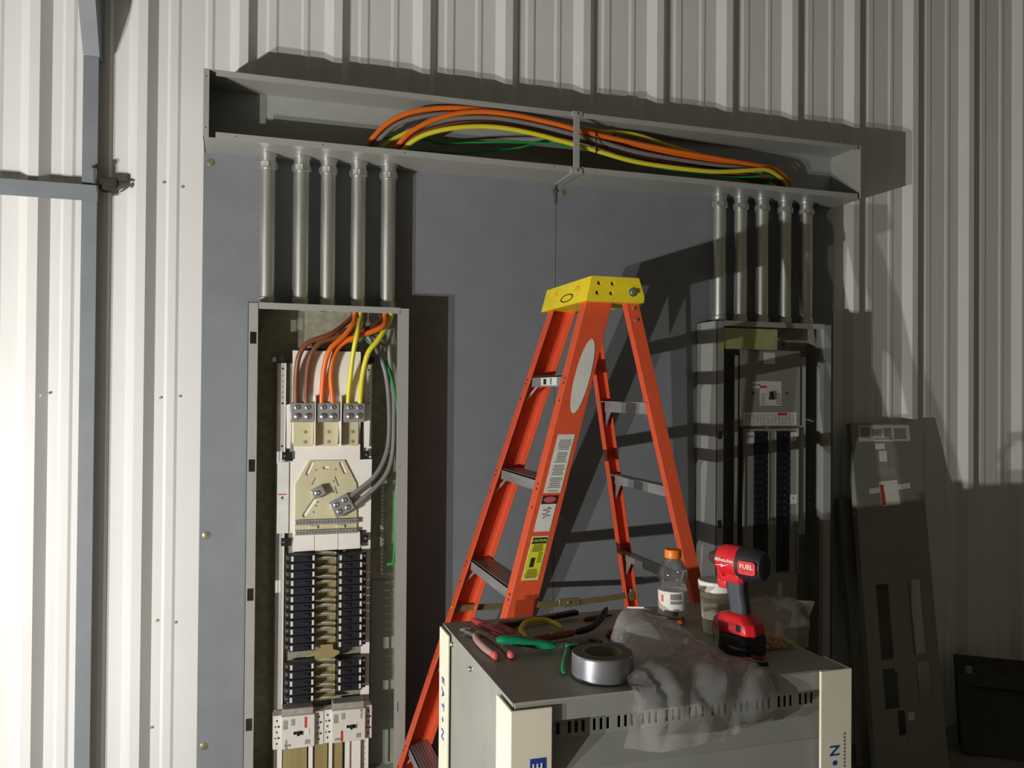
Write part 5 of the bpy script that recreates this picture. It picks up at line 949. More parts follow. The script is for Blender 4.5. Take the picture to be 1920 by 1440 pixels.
    'green1': [(0.475, 2.83, 0.86), (0.4852, 2.818, 0.8621), (0.4913, 2.8065, 0.8713), (0.4916, 2.8005, 0.8862), (0.4914, 2.7974, 0.9024), (0.4919, 2.7953, 0.9188), (0.4921, 2.7936, 0.9352), (0.4921, 2.7923, 0.9517), (0.492, 2.7912, 0.9682), (0.492, 2.7903, 0.9847), (0.4919, 2.7896, 1.0012), (0.4919, 2.7889, 1.0177), (0.4918, 2.7885, 1.0342), (0.4918, 2.7881, 1.0507), (0.4917, 2.7878, 1.0673), (0.4915, 2.7876, 1.0838), (0.492, 2.7875, 1.1003), (0.493, 2.7874, 1.1168), (0.4942, 2.7874, 1.1333), (0.4954, 2.7875, 1.1499), (0.4962, 2.7876, 1.1664), (0.4964, 2.7877, 1.1829), (0.4964, 2.7879, 1.1994), (0.4965, 2.7881, 1.216), (0.4967, 2.7882, 1.2325), (0.4969, 2.7883, 1.249), (0.4971, 2.7885, 1.2655), (0.4973, 2.7887, 1.282), (0.4975, 2.7889, 1.2986), (0.4976, 2.7892, 1.3151), (0.4976, 2.7897, 1.3316), (0.4972, 2.7903, 1.3481), (0.4965, 2.7913, 1.3646), (0.4954, 2.7928, 1.381), (0.4939, 2.7946, 1.3974), (0.4921, 2.7971, 1.4136), (0.49, 2.8001, 1.4297), (0.4875, 2.8037, 1.4456), (0.4846, 2.8079, 1.4613), (0.4813, 2.8125, 1.4769), (0.4775, 2.8173, 1.4922), (0.4731, 2.8222, 1.5074), (0.4682, 2.8269, 1.5224), (0.4621, 2.8314, 1.5371), (0.4541, 2.8353, 1.551), (0.4443, 2.8385, 1.5639), (0.4337, 2.8407, 1.5763), (0.4228, 2.8422, 1.5887), (0.4109, 2.8431, 1.6), (0.3989, 2.8431, 1.6114), (0.3888, 2.8421, 1.6243), (0.3812, 2.8397, 1.6388), (0.375, 2.8364, 1.6537), (0.3703, 2.8326, 1.6691), (0.367, 2.8289, 1.6849), (0.3651, 2.8267, 1.7011), (0.3657, 2.8265, 1.7176), (0.3662, 2.8266, 1.7341), (0.3659, 2.8264, 1.7506), (0.3655, 2.8261, 1.7671), (0.365, 2.826, 1.7836), (0.3649, 2.826, 1.8001), (0.3649, 2.826, 1.8167), (0.3649, 2.826, 1.8332), (0.3649, 2.826, 1.8497), (0.3649, 2.826, 1.8662), (0.3649, 2.826, 1.8828), (0.3649, 2.826, 1.8993), (0.3649, 2.826, 1.9158), (0.3649, 2.826, 1.9323), (0.3649, 2.826, 1.9489), (0.3649, 2.826, 1.9654), (0.3649, 2.826, 1.9819), (0.3649, 2.826, 1.9984), (0.3649, 2.826, 2.0149), (0.3649, 2.826, 2.0315), (0.3649, 2.826, 2.048), (0.3649, 2.826, 2.0645), (0.3649, 2.826, 2.081), (0.3649, 2.826, 2.0976), (0.365, 2.8258, 2.1141), (0.365, 2.8256, 2.1306), (0.3648, 2.8255, 2.1471), (0.3646, 2.8255, 2.1636), (0.3644, 2.8255, 2.1802), (0.3643, 2.8257, 2.1967), (0.3647, 2.8261, 2.2132), (0.3718, 2.8257, 2.2277), (0.3811, 2.8244, 2.2413), (0.3913, 2.8227, 2.2542), (0.4026, 2.8214, 2.2662), (0.4153, 2.8209, 2.2766), (0.4297, 2.8216, 2.2848), (0.4448, 2.8234, 2.2911), (0.4604, 2.8256, 2.296), (0.4763, 2.8279, 2.3), (0.4924, 2.8296, 2.3031), (0.5087, 2.8307, 2.3055), (0.5252, 2.8312, 2.3067), (0.5417, 2.8314, 2.3071), (0.5582, 2.8314, 2.3068), (0.5747, 2.831, 2.306), (0.5912, 2.8302, 2.3047), (0.607, 2.8279, 2.3011), (0.621, 2.8232, 2.2939), (0.6369, 2.8201, 2.2915), (0.6533, 2.8184, 2.2923), (0.6697, 2.8169, 2.2938), (0.6861, 2.8157, 2.2958), (0.7024, 2.8145, 2.2979), (0.7187, 2.8133, 2.3001), (0.7351, 2.8121, 2.3023), (0.7514, 2.811, 2.3044), (0.7678, 2.8098, 2.3062), (0.7842, 2.8086, 2.3079), (0.8006, 2.8074, 2.3094), (0.817, 2.8062, 2.3108), (0.8334, 2.8049, 2.3122), (0.8499, 2.8037, 2.3135), (0.8663, 2.8025, 2.3147), (0.8827, 2.8013, 2.3158), (0.8992, 2.8, 2.3169), (0.9156, 2.7988, 2.3178), (0.9321, 2.7976, 2.3186), (0.9485, 2.7963, 2.3195), (0.965, 2.7952, 2.3203), (0.9815, 2.7942, 2.3211), (0.998, 2.7935, 2.3217), (1.0145, 2.7926, 2.3222), (1.031, 2.7918, 2.3225), (1.0475, 2.7909, 2.3226), (1.064, 2.7899, 2.3223), (1.0804, 2.7889, 2.3217), (1.0969, 2.7877, 2.3206), (1.1133, 2.7864, 2.3192), (1.1297, 2.7849, 2.3173), (1.146, 2.7834, 2.3151), (1.1622, 2.7819, 2.3128), (1.1785, 2.7803, 2.3102), (1.1947, 2.7788, 2.3075), (1.211, 2.7773, 2.3048), (1.2272, 2.7759, 2.3022), (1.2435, 2.7745, 2.2996), (1.2597, 2.7732, 2.297), (1.276, 2.7719, 2.2944), (1.2922, 2.7707, 2.2916), (1.3085, 2.7694, 2.2888), (1.3247, 2.7681, 2.286), (1.3409, 2.7669, 2.2831), (1.3572, 2.7656, 2.2803), (1.3734, 2.7644, 2.2776), (1.3897, 2.7633, 2.2749), (1.406, 2.7622, 2.2723), (1.4223, 2.7611, 2.2699), (1.4386, 2.7602, 2.2677), (1.455, 2.7593, 2.2656), (1.4714, 2.7585, 2.2637), (1.4878, 2.7577, 2.2619), (1.5042, 2.757, 2.2602), (1.5206, 2.7564, 2.2586), (1.5371, 2.7558, 2.2571), (1.5535, 2.7552, 2.2558), (1.57, 2.7548, 2.2546), (1.5865, 2.7543, 2.2535), (1.603, 2.754, 2.2527), (1.6195, 2.7536, 2.252), (1.636, 2.7534, 2.2515), (1.6525, 2.7532, 2.2513), (1.6691, 2.7531, 2.2514), (1.6856, 2.7531, 2.2519), (1.7021, 2.7531, 2.2526), (1.7186, 2.7532, 2.2536), (1.735, 2.7535, 2.2549), (1.7515, 2.7538, 2.2563), (1.7679, 2.7542, 2.2579), (1.7844, 2.7547, 2.2596), (1.8008, 2.7554, 2.2613), (1.8172, 2.7563, 2.2632), (1.8335, 2.7572, 2.2654), (1.8497, 2.7583, 2.2684), (1.8658, 2.7597, 2.2718), (1.8819, 2.7616, 2.2751), (1.898, 2.7644, 2.2776), (1.9141, 2.7681, 2.2787), (1.9299, 2.7729, 2.2784), (1.9452, 2.7788, 2.2774), (1.9602, 2.7857, 2.2759), (1.9748, 2.7932, 2.2739), (1.9892, 2.8009, 2.2716), (2.0036, 2.8085, 2.2687), (2.018, 2.8157, 2.2649), (2.0319, 2.8222, 2.259), (2.0377, 2.8265, 2.246), (2.0326, 2.8261, 2.2303), (2.0307, 2.8261, 2.2139), (2.0306, 2.8263, 2.1974), (2.0306, 2.8263, 2.1809), (2.0306, 2.8263, 2.1644), (2.0306, 2.8263, 2.1478), (2.0306, 2.8263, 2.1313), (2.0307, 2.8262, 2.1148), (2.031, 2.826, 2.0983), (2.031, 2.826, 2.0818), (2.031, 2.826, 2.0652), (2.031, 2.826, 2.0487), (2.031, 2.826, 2.0322), (2.031, 2.826, 2.0157), (2.031, 2.826, 1.9991), (2.031, 2.826, 1.9826), (2.031, 2.826, 1.9661), (2.031, 2.826, 1.9496), (2.031, 2.826, 1.933), (2.031, 2.826, 1.9165), (2.031, 2.826, 1.9)],
    'green2': [(0.507, 2.85, 0.83), (0.5095, 2.8367, 0.8392), (0.5098, 2.8259, 0.8516), (0.509, 2.8204, 0.8671), (0.5078, 2.817, 0.8832), (0.5063, 2.8145, 0.8995), (0.5049, 2.8127, 0.9158), (0.5037, 2.8115, 0.9322), (0.5028, 2.8106, 0.9487), (0.5021, 2.8102, 0.9652), (0.5016, 2.81, 0.9817), (0.5012, 2.81, 0.9982), (0.5009, 2.8101, 1.0147), (0.5007, 2.8104, 1.0312), (0.5004, 2.8107, 1.0477), (0.5002, 2.8111, 1.0642), (0.5, 2.8116, 1.0807), (0.4999, 2.8121, 1.0972), (0.4997, 2.8127, 1.1137), (0.4995, 2.8134, 1.1302), (0.4993, 2.814, 1.1467), (0.4992, 2.8148, 1.1632), (0.499, 2.8156, 1.1797), (0.4988, 2.8165, 1.1962), (0.4987, 2.8175, 1.2127), (0.4986, 2.8186, 1.2292), (0.4985, 2.8198, 1.2456), (0.4985, 2.821, 1.2621), (0.4984, 2.8223, 1.2786), (0.4983, 2.8236, 1.295), (0.4982, 2.825, 1.3115), (0.4981, 2.8265, 1.3279), (0.4979, 2.8279, 1.3444), (0.4976, 2.8294, 1.3608), (0.4973, 2.8309, 1.3772), (0.4967, 2.8324, 1.3937), (0.496, 2.834, 1.4101), (0.495, 2.8357, 1.4265), (0.4937, 2.8377, 1.4428), (0.492, 2.8398, 1.4591), (0.4901, 2.8417, 1.4754), (0.488, 2.8434, 1.4917), (0.4859, 2.8446, 1.508), (0.4838, 2.8456, 1.5244), (0.4814, 2.8462, 1.5407), (0.4788, 2.8464, 1.557), (0.4762, 2.8463, 1.5733), (0.4736, 2.846, 1.5896), (0.4712, 2.8452, 1.6059), (0.4691, 2.8439, 1.6222), (0.4672, 2.8416, 1.6385), (0.4656, 2.8386, 1.6546), (0.4649, 2.8347, 1.6707), (0.4651, 2.8307, 1.6867), (0.4656, 2.8282, 1.703), (0.4659, 2.8276, 1.7194), (0.4658, 2.8273, 1.736), (0.4654, 2.8268, 1.7525), (0.4651, 2.8264, 1.769), (0.4648, 2.826, 1.7855), (0.4648, 2.826, 1.802), (0.4648, 2.826, 1.8185), (0.4648, 2.826, 1.835), (0.4648, 2.826, 1.8515), (0.4648, 2.826, 1.868), (0.4648, 2.826, 1.8845), (0.4648, 2.826, 1.901), (0.4648, 2.826, 1.9176), (0.4648, 2.826, 1.9341), (0.4648, 2.826, 1.9506), (0.4648, 2.826, 1.9671), (0.4648, 2.826, 1.9836), (0.4648, 2.826, 2.0001), (0.4648, 2.826, 2.0166), (0.4648, 2.826, 2.0331), (0.4648, 2.826, 2.0496), (0.4648, 2.826, 2.0662), (0.4648, 2.826, 2.0827), (0.4649, 2.8262, 2.0992), (0.465, 2.8266, 2.1157), (0.4651, 2.8269, 2.1322), (0.4651, 2.8272, 2.1487), (0.4651, 2.8275, 2.1652), (0.4651, 2.8279, 2.1817), (0.4653, 2.8283, 2.1982), (0.4649, 2.829, 2.2147), (0.4699, 2.8294, 2.2302), (0.4792, 2.8289, 2.2438), (0.493, 2.8285, 2.2524), (0.5089, 2.8289, 2.2568), (0.5252, 2.8298, 2.2593), (0.5416, 2.8308, 2.261), (0.558, 2.8317, 2.2623), (0.5745, 2.8323, 2.2634), (0.5909, 2.8325, 2.2643), (0.6074, 2.8321, 2.2651), (0.6239, 2.831, 2.2653), (0.6403, 2.8295, 2.265), (0.6567, 2.8276, 2.2646), (0.6731, 2.8255, 2.2645), (0.6895, 2.8233, 2.2649), (0.7058, 2.821, 2.266), (0.722, 2.8184, 2.2675), (0.7382, 2.8157, 2.2694), (0.7543, 2.8128, 2.2714), (0.7705, 2.8099, 2.2735), (0.7866, 2.8072, 2.2758), (0.8027, 2.8047, 2.2782), (0.8189, 2.8025, 2.2806), (0.8352, 2.8011, 2.2831), (0.8515, 2.8006, 2.2857), (0.8677, 2.8009, 2.2885), (0.8839, 2.8017, 2.2917), (0.9, 2.8022, 2.2954), (0.916, 2.8023, 2.2996), (0.9317, 2.8023, 2.3045), (0.9474, 2.8024, 2.3098), (0.9631, 2.8027, 2.3149), (0.9788, 2.8032, 2.3198), (0.9946, 2.8038, 2.3245), (1.0105, 2.8045, 2.3292), (1.0263, 2.8054, 2.3338), (1.0421, 2.8063, 2.3384), (1.0579, 2.8073, 2.3431), (1.0734, 2.8085, 2.3488), (1.0888, 2.8098, 2.3546), (1.1047, 2.8109, 2.3586), (1.1212, 2.8115, 2.3595), (1.1375, 2.8119, 2.3578), (1.1536, 2.8121, 2.3541), (1.1696, 2.8118, 2.35), (1.1856, 2.8113, 2.346), (1.2017, 2.8107, 2.3423), (1.2178, 2.8099, 2.3385), (1.2338, 2.809, 2.3345), (1.2497, 2.8079, 2.3304), (1.2657, 2.8069, 2.3264), (1.2817, 2.8059, 2.3224), (1.2977, 2.8049, 2.3185), (1.3137, 2.8038, 2.3146), (1.3298, 2.8029, 2.311), (1.3459, 2.802, 2.3076), (1.3621, 2.8011, 2.3043), (1.3783, 2.8004, 2.3014), (1.3946, 2.7997, 2.2988), (1.4109, 2.7991, 2.2964), (1.4273, 2.7985, 2.2942), (1.4437, 2.798, 2.2922), (1.4601, 2.7975, 2.2904), (1.4765, 2.797, 2.2887), (1.4929, 2.7965, 2.287), (1.5094, 2.7961, 2.2856), (1.5258, 2.7957, 2.2842), (1.5423, 2.7954, 2.2829), (1.5587, 2.795, 2.2817), (1.5752, 2.7947, 2.2805), (1.5917, 2.7945, 2.2794), (1.6082, 2.7942, 2.2784), (1.6246, 2.7939, 2.2775), (1.6411, 2.7935, 2.2767), (1.6576, 2.7932, 2.2761), (1.6741, 2.7928, 2.2756), (1.6906, 2.7924, 2.2751), (1.7071, 2.7921, 2.2747), (1.7236, 2.7918, 2.2744), (1.7401, 2.7915, 2.274), (1.7566, 2.7913, 2.2737), (1.7732, 2.7913, 2.2734), (1.7897, 2.7914, 2.2731), (1.8062, 2.7917, 2.2727), (1.8227, 2.7922, 2.2723), (1.8391, 2.7931, 2.2718), (1.8556, 2.7948, 2.2713), (1.8718, 2.7977, 2.271), (1.8878, 2.8019, 2.2707), (1.9032, 2.8075, 2.2701), (1.9178, 2.8147, 2.2675), (1.9308, 2.8216, 2.2607), (1.9336, 2.8254, 2.2461), (1.9296, 2.8259, 2.2301), (1.928, 2.8261, 2.2137), (1.9276, 2.8262, 2.1972), (1.9272, 2.8262, 2.1807), (1.927, 2.8262, 2.1642), (1.9267, 2.8262, 2.1477), (1.9265, 2.8261, 2.1312), (1.9263, 2.8261, 2.1146), (1.926, 2.826, 2.0981), (1.926, 2.826, 2.0816), (1.926, 2.826, 2.0651), (1.926, 2.826, 2.0486), (1.926, 2.826, 2.0321), (1.926, 2.826, 2.0156), (1.926, 2.826, 1.9991), (1.926, 2.826, 1.9826), (1.926, 2.826, 1.966), (1.926, 2.826, 1.9495), (1.926, 2.826, 1.933), (1.926, 2.826, 1.9165), (1.926, 2.826, 1.9)],
}
RADIUS = {'orange1': 0.0086, 'orange2': 0.0088, 'yellow1': 0.0077, 'yellow2': 0.0085, 'brown1': 0.0086, 'brown2': 0.0082, 'grey1': 0.008, 'grey2': 0.008, 'green1': 0.0037, 'green2': 0.0034}


def cable(label, key, m_):
    rr = RADIUS[key]
    if key.startswith('green'):     # fat jacket where the wire hangs free beside the ground bar, drawn tight in the conduits
        rr = [.0054 if key == 'green1' and p[2] < 1.10 else (.0029 if 1.60 < p[2] < 2.26 and (p[0] < .52 or p[0] > 1.88) else RADIUS[key]) for p in CABLE[key]]
    o = MB().tube(CABLE[key], rr, 10).build('cable', m_, None, angle=60)
    tag(o, label, 'cable', 'cables between the two panels')


cable('orange cable arching highest in the wireway behind the other orange one', 'orange1', 'wire_orange')
cable('orange cable arching in front of the grey and above the nearest yellow cable', 'orange2', 'wire_orange')
cable('yellow cable arching lowest and foremost in the wireway', 'yellow2', 'wire_yellow')
cable('yellow cable running behind the orange ones along the wireway back', 'yellow1', 'wire_yellow')
cable('brown cable bending sideways to the outermost lug of the open panel', 'brown1', 'wire_brown')
cable('brown cable inside the outermost one, passing under the orange cables', 'brown2', 'wire_brown')
cable('grey cable ending in the upper hole of the neutral lug', 'grey1', 'wire_grey')
cable('grey cable ending in the lower hole of the neutral lug', 'grey2', 'wire_grey')
cable('thin green ground wire curling under at the foot of the ground bar', 'green1', 'wire_green')
cable('thin green ground wire running loose along the wireway floor', 'green2', 'wire_green')


def section(key, x):
    """where a cable crosses the plane X = x inside the wireway"""
    P = [Vector(p) for p in CABLE[key]]
    for a, b in zip(P, P[1:]):
        if a.x <= x < b.x and a.z > 2.21:
            return a.lerp(b, (x - a.x) / (b.x - a.x))


def cable_tie(label, x, keys):
    """strap drawn tight round the bundle: convex outline of the cables it holds"""
    C = [(section(k, x), RADIUS[k] + .0024) for k in keys]
    loop = []
    for k in range(36):
        a = 2 * math.pi * k / 36
        d = Vector((0, math.cos(a), math.sin(a)))
        c, r = max(C, key=lambda q: q[0].dot(d) + q[1])
        loop.append(c + d * r)
    loop.append(loop[0].copy())
    t = thing('cable_tie', label, 'cable tie', tuple(loop[0]), 'black cable ties in the wireway')
    MB().tube(loop, .0020, 6, False).build('strap', 'black', t)
    h = min(loop, key=lambda p: p.y)
    MB().box(h.x - .004, h.x + .004, h.y - .004, h.y + .001, h.z - .005, h.z + .005).build('tie_head', 'black', t)


cable_tie('black cable tie round the lower yellow, grey and orange cables', 1.180, ('yellow2', 'grey2', 'orange2', 'brown2'))
cable_tie('black cable tie round the upper orange cable near the wireway strap', 1.262, ('orange1', 'grey1', 'brown1'))

# ================================================================== LADDER
LAD = thing('step_ladder', 'orange fibreglass step ladder with yellow top cap and metal steps', 'ladder', (0.95, 2.396, 0))
LYC = 2.396


def half(z):
    return .182 + (1.491 - z) * .107


def xf(z):
    return .934 + .306 * (z - 1.68)


def xr(z):
    return 1.070 - .205 * (z - 1.68)


FW, RW, FL, TH = .080, .042, .046, .0045


def rail(name, side, xfun, w, z0, z1, fl):
    rings = []
    for z in (z0, z1):
        y = LYC + side * half(z)
        x = xfun(z)
        i = -side
        c_ = [(0, 0), (w, 0), (w, i * fl), (w - TH, i * fl), (w - TH, i * TH), (TH, i * TH), (TH, i * fl), (0, i * fl)]
        rings.append([(x + a, y + b, z) for a, b in c_])
    return MB().loft(rings).build(name, 'ladder_orange', LAD, bevel=.0012, smooth=False)


RA = rail('front_rail', 1, xf, FW, .012, 1.765, FL)
RB = rail('front_rail', -1, xf, FW, .012, 1.765, FL)
RC = rail('rear_rail', 1, xr, RW, .012, 1.74, .028)
RD = rail('rear_rail', -1, xr, RW, .012, 1.74, .028)
for side in (1, -1):
    for xfun, w, rl in ((xf, FW, RA if side > 0 else RB), (xr, RW, RC if side > 0 else RD)):
        x, y = xfun(0.0), LYC + side * half(0.0)
        B(x - .006, x + w + .006, min(y + side * .005, y - side * .04), max(y + side * .005, y - side * .04), 0.0005, .03).build('foot_pad', 'black', rl, bevel=.004)
STEPZ = [1.491, 1.197, .905, .607, .310]
for i, z in enumerate(STEPZ):
    x = xf(z) + .006
    ya, yb = LYC - half(z) + TH, LYC + half(z) - TH
    m_ = MB()
    m_.box(x, x + .0035, ya, yb, z - .032, z)
    m_.box(x + .070, x + .0735, ya, yb, z - .025, z)
    m_.box(x, x + .0735, ya, yb, z - .003, z)
    for k in range(7):
        m_.box(x + .004 + k * .0100, x + .009 + k * .0100, ya, yb, z, z + .0016)
    stp = m_.build('step', 'aluminium', LAD)
    for s in (1, -1):
        y = LYC + s * (half(z) - TH)
        MB().tube([(x - .010, y - s * .004, z - .075), (x + .030, y - s * .060, z - .006)], .004, 6).build('step_brace', 'aluminium', stp)
        for dz in (-.008, -.022, -.072):
            zz = z + dz
            yy = LYC + s * (half(zz) - .016)
            MB().cyl((xf(zz) - .0016, yy, zz), (xf(zz) + .001, yy, zz), .0034, n=8).build('rivet', 'dark_steel', stp)
for z in (1.415, 1.172, .905, .64, .36):
    x = xr(z)
    y0_, y1_ = LYC - half(z) + TH, LYC + half(z) - TH
    m_ = MB().box(x - .004, x + .030, y0_, y1_, z - .0025, z)
    m_.box(x + .026, x + .030, y0_, y1_, z - .036, z)
    br_ = m_.build('rear_brace', 'aluminium', LAD)
    for s in (1, -1):
        y = LYC + s * (half(z) - TH)
        MB().prism([(x + .030, y, z - .004), (x + .030, y - s * .07, z - .004), (x + .030, y, z - .095)], (.003, 0, 0)).build('gusset', 'aluminium', br_)
for s in (1, -1):
    y = LYC + s * (half(.745) - .018)
    xa, xc = xf(.745) + .01, xr(.735) + .02
    xm = xa + (xc - xa) * .62
    sd = MB()
    sd.obox(((xa + xm) / 2 + .01, y - s * .006, .742), ((xm - xa) / 2, 0, -.006), (0, 0, .0095), (0, .0015, 0))
    sd.build('spreader_bar', 'brass', LAD)
    MB().obox(((xm + xc) / 2, y - s * .006, .742), ((xc - xm) / 2 + .01, 0, .008), (0, 0, .0095), (0, .0015, 0)).build('spreader_bar', 'brass', LAD)
    hg = B(xm - .03, xm + .045, y - s * .006 - .004, y - s * .006 + .004, .728, .753).build('spreader_hinge', 'brass', LAD, bevel=.001)
    MB().lathe((xm + .005, y - s * .006 - .004, .740), [(.006, 0), (.005, .003), (.001, .004)], 10, 'y').build('rivet', 'zinc', hg)
    MB().obox((xa + .012, y, .746), (.022, 0, 0), (0, 0, .011), (0, .006, 0)).build('spreader_bracket', 'brass', LAD, bevel=.002)
    MB().obox((xc + .004, y, .75), (.010, 0, 0), (0, 0, .020), (0, .005, 0)).build('spreader_bracket', 'brass', LAD, bevel=.002)
# top cap: tapered hollow yellow plastic
CZ0, CZ1 = 1.703, 1.775
cx0, cx1, cy0, cy1 = .928, 1.108, 2.207, 2.585
cp = MB()
cp.loft([[(cx0, cy0, CZ0), (cx1, cy0, CZ0), (cx1, cy1, CZ0), (cx0, cy1, CZ0)],
         [(cx0 + .004, cy0 + .001, CZ0 + .018), (cx1 + .002, cy0 + .001, CZ0 + .018), (cx1 + .002, cy1 - .001, CZ0 + .018), (cx0 + .004, cy1 - .001, CZ0 + .018)],
         [(cx0 + .018, cy0 + .004, CZ1), (cx1 - .014, cy0 + .004, CZ1), (cx1 - .014, cy1 - .004, CZ1), (cx0 + .018, cy1 - .004, CZ1)]])
CAP = cp.build('top_cap', 'ladder_yellow', LAD, smooth=False)
capcut = MB()
for y in (2.275, 2.455):
    capcut.prism([(cx0 - .004, y, 1.744), (cx0 - .004, y + .060, 1.744), (cx0 - .004, y + .052, 1.755), (cx0 - .004, y + .018, 1.756)], (.125, 0, 0))
ov = MB()
for k in range(24):
    a = 2 * math.pi * k / 24
    b2 = 2 * math.pi * (k + 1) / 24
    q = [(cx0 + .0052 + .00026 * 1000 * .0 + (z_ * .25), 2.372 + y_, 1.727 + z_) for (y_, z_) in
         ((.050 * math.cos(a), .0125 * math.sin(a)), (.050 * math.cos(b2), .0125 * math.sin(b2)), (.044 * math.cos(b2), .0095 * math.sin(b2)), (.044 * math.cos(a), .0095 * math.sin(a)))]
    ov.prism([(p[0] - .0006, p[1], p[2]) for p in q], (-.0006, 0, 0))
ov.build('oval_mark', 'ink', CAP)
for x, z in ((.968, 1.755), (1.010, 1.755), (.962, 1.727), (1.005, 1.727)):
    capcut.cyl((x, cy0 - .006, z), (x, cy0 + .060, z), .0062, n=14)
cut(CAP, capcut)
MB().lathe((1.073, cy0 + .003, 1.733), [(.014, 0), (.014, .003), (.009, .005), (.008, .010), (.001, .011)], 8, 'y').build('pivot_bolt', 'zinc', CAP)
for z in (1.690, 1.655):
    MB().lathe((xr(z) + .022, LYC - half(z), z), [(.006, 0), (.005, .003), (.001, .004)], 10, 'y').build('rivet', 'zinc', RD)
# stickers on the near front rail
Ddir = Vector((-.306, -.107, -1.0)).normalized()
Nw = Vector((0, -1, 0)) - Ddir * Vector((0, -1, 0)).dot(Ddir)
Nw.normalize()
Wd = Ddir.cross(Nw).normalized()
if Wd.x < 0:
    Wd = -Wd


def on_rail(z, u):
    return Vector((xf(z) + u, LYC - half(z), z)) + Nw * .0006


def rail_label(z0, z1, u0, u1, m_, name='sticker'):
    zc = (z0 + z1) / 2
    P = on_rail(zc, (u0 + u1) / 2)
    L = (on_rail(z0, 0) - on_rail(z1, 0)).length / 2
    return MB().obox(P, Ddir * L, Vector((1, 0, 0)) * (u1 - u0) / 2, Nw * .0005).build(name, m_, RB), P, L


ovl = MB()
pc = on_rail(1.49, .045)
pts = []
for k in range(28):
    a = 2 * math.pi * k / 28
    pts.append(pc + Ddir * (.112 * math.cos(a)) + Vector((1, 0, 0)) * (.0235 * math.sin(a)))
ovl.prism(pts, Nw * .0008)
ovl.build('oval_sticker', 'sticker_white', RB)
so, P, L = rail_label(1.165, 1.325, .016, .066, 'sticker_white')
pm = MB()
for k in range(30):
    q = P + Ddir * (-L + .012 + k * .0052) + Nw * .0008
    wv = random.uniform(.013, .019)
    if k % 7 == 0:
        continue
    pm.obox(q + Vector((.001, 0, 0)), Ddir * .0013, Vector((1, 0, 0)) * wv, Nw * .0003)
pm.build('print', 'ink_soft', so)
so, P, L = rail_label(1.062, 1.158, .016, .062, 'sticker_white')
MB().obox(P - Ddir * (L - .012) + Nw * .0007, Ddir * .012, Vector((1, 0, 0)) * .0228, Nw * .0003).build('header', 'ink', so)
red = MB()
rp = P - Ddir * (L - .0115) + Nw * .0012
red.prism([rp + Ddir * (.0085 * math.sin(2 * math.pi * k / 18)) + Vector((1, 0, 0)) * (.018 * math.cos(2 * math.pi * k / 18)) for k in range(18)], Nw * .0004)
red.build('red_oval', 'grip_pink', so)
sc = MB()
sc.tube([P + Nw * .0008 + Ddir * (-.018 + .004 * k) + Vector((1, 0, 0)) * (.013 * math.sin(k * 2.3)) for k in range(9)], .0011, 5)
sc.build('scribble', 'ink', so)
so, P, L = rail_label(.935, 1.050, .016, .064, 'sticker_white')
MB().obox(P + Nw * .0006, Ddir * (L - .003), Vector((1, 0, 0)) * .0225, Nw * .0003).build('yellow_field', 'caution_yellow', so)
hdr = P - Ddir * (L - .0125) + Nw * .0010
MB().obox(hdr, Ddir * .0085, Vector((1, 0, 0)) * .0215, Nw * .0003).build('header', 'ink', so)
text('CAUTION', 'lettering', 'caution_yellow', hdr + Nw * .0004, Vector((1, 0, 0)), -Ddir, .0095, RB)
pm = MB()
for k in list(range(6)) + list(range(19, 26)):
    pm.obox(P + Ddir * (-L + .024 + k * .0036) + Nw * .0010, Ddir * .0009, Vector((1, 0, 0)) * random.uniform(.012, .019), Nw * .0002)
pm.obox(P + Ddir * .012 + Vector((-.006, 0, 0)) + Nw * .0010, Ddir * .013, Vector((1, 0, 0)) * .006, Nw * .0002)
for k in range(6):
    pm.obox(P + Ddir * (-.014 + k * .005) + Vector((.012, 0, 0)) + Nw * .0010, Ddir * .0010, Vector((1, 0, 0)) * .006, Nw * .0002)
pm.build('print', 'ink', so)
# sticker on the highest step
z = STEPZ[0]
sx_ = xf(z) + .006
so = B(sx_ - .0008, sx_, 2.318, 2.452, z - .028, z - .004).build('step_sticker', 'sticker_white', LAD)
B(sx_ - .0012, sx_ - .0008, 2.405, 2.430, z - .025, z - .008).build('print', 'ink', so)
B(sx_ - .0012, sx_ - .0008, 2.358, 2.372, z - .025, z - .006).build('print', 'ink_soft', so)

# ================================================================== TRANSFORMER CABINET
BX0, BX1, BY0, BY1, BZ = 0.473, 1.180, 1.448, 1.990, 0.883
XF = thing('transformer_cabinet', 'grey steel transformer cabinet used as a tool table', 'cabinet', ((BX0 + BX1) / 2, (BY0 + BY1) / 2, 0))
B(BX0 - .004, BX1 + .004, BY0 - .006, BY1 + .002, BZ - .003, BZ).build('top_panel', 'cabinet_grey', XF, bevel=.001)
sdp = B(BX0, BX0 + .003, BY0 + .004, BY1, .06, BZ - .003).build('side_panel', 'cabinet_grey', XF)
for y, z in ((1.744, .850), (1.906, .856), (1.73, .45)):
    MB().lathe((BX0, y, z), [(.007, 0), (.006, -.003), (.003, -.007), (.001, -.0075)], 10, 'x').build('screw', 'zinc', sdp)
B(BX1 - .003, BX1, BY0 + .004, BY1, .06, BZ - .003).build('side_panel', 'cabinet_grey', XF)
B(BX0, BX1, BY1 - .003, BY1, .06, BZ - .003).build('back_panel', 'cabinet_grey', XF)
B(BX0, BX1, BY0 - .005, BY0 - .002, .842, BZ - .003).build('front_lip', 'cabinet_grey', XF, bevel=.001)
vh = []
for g_ in range(12):
    for k in range(3):
        u = .062 + g_ * .0508 + k * .0138
        if u + .007 < BX1 - BX0 - .02:
            vh.append((u, u + .0068, .008, .030))
MB().holed((BX0, BY0 + .020, .798), AX, AZ, AY, BX1 - BX0, .050, vh, .002).build('vent_strip', 'cabinet_grey', XF)
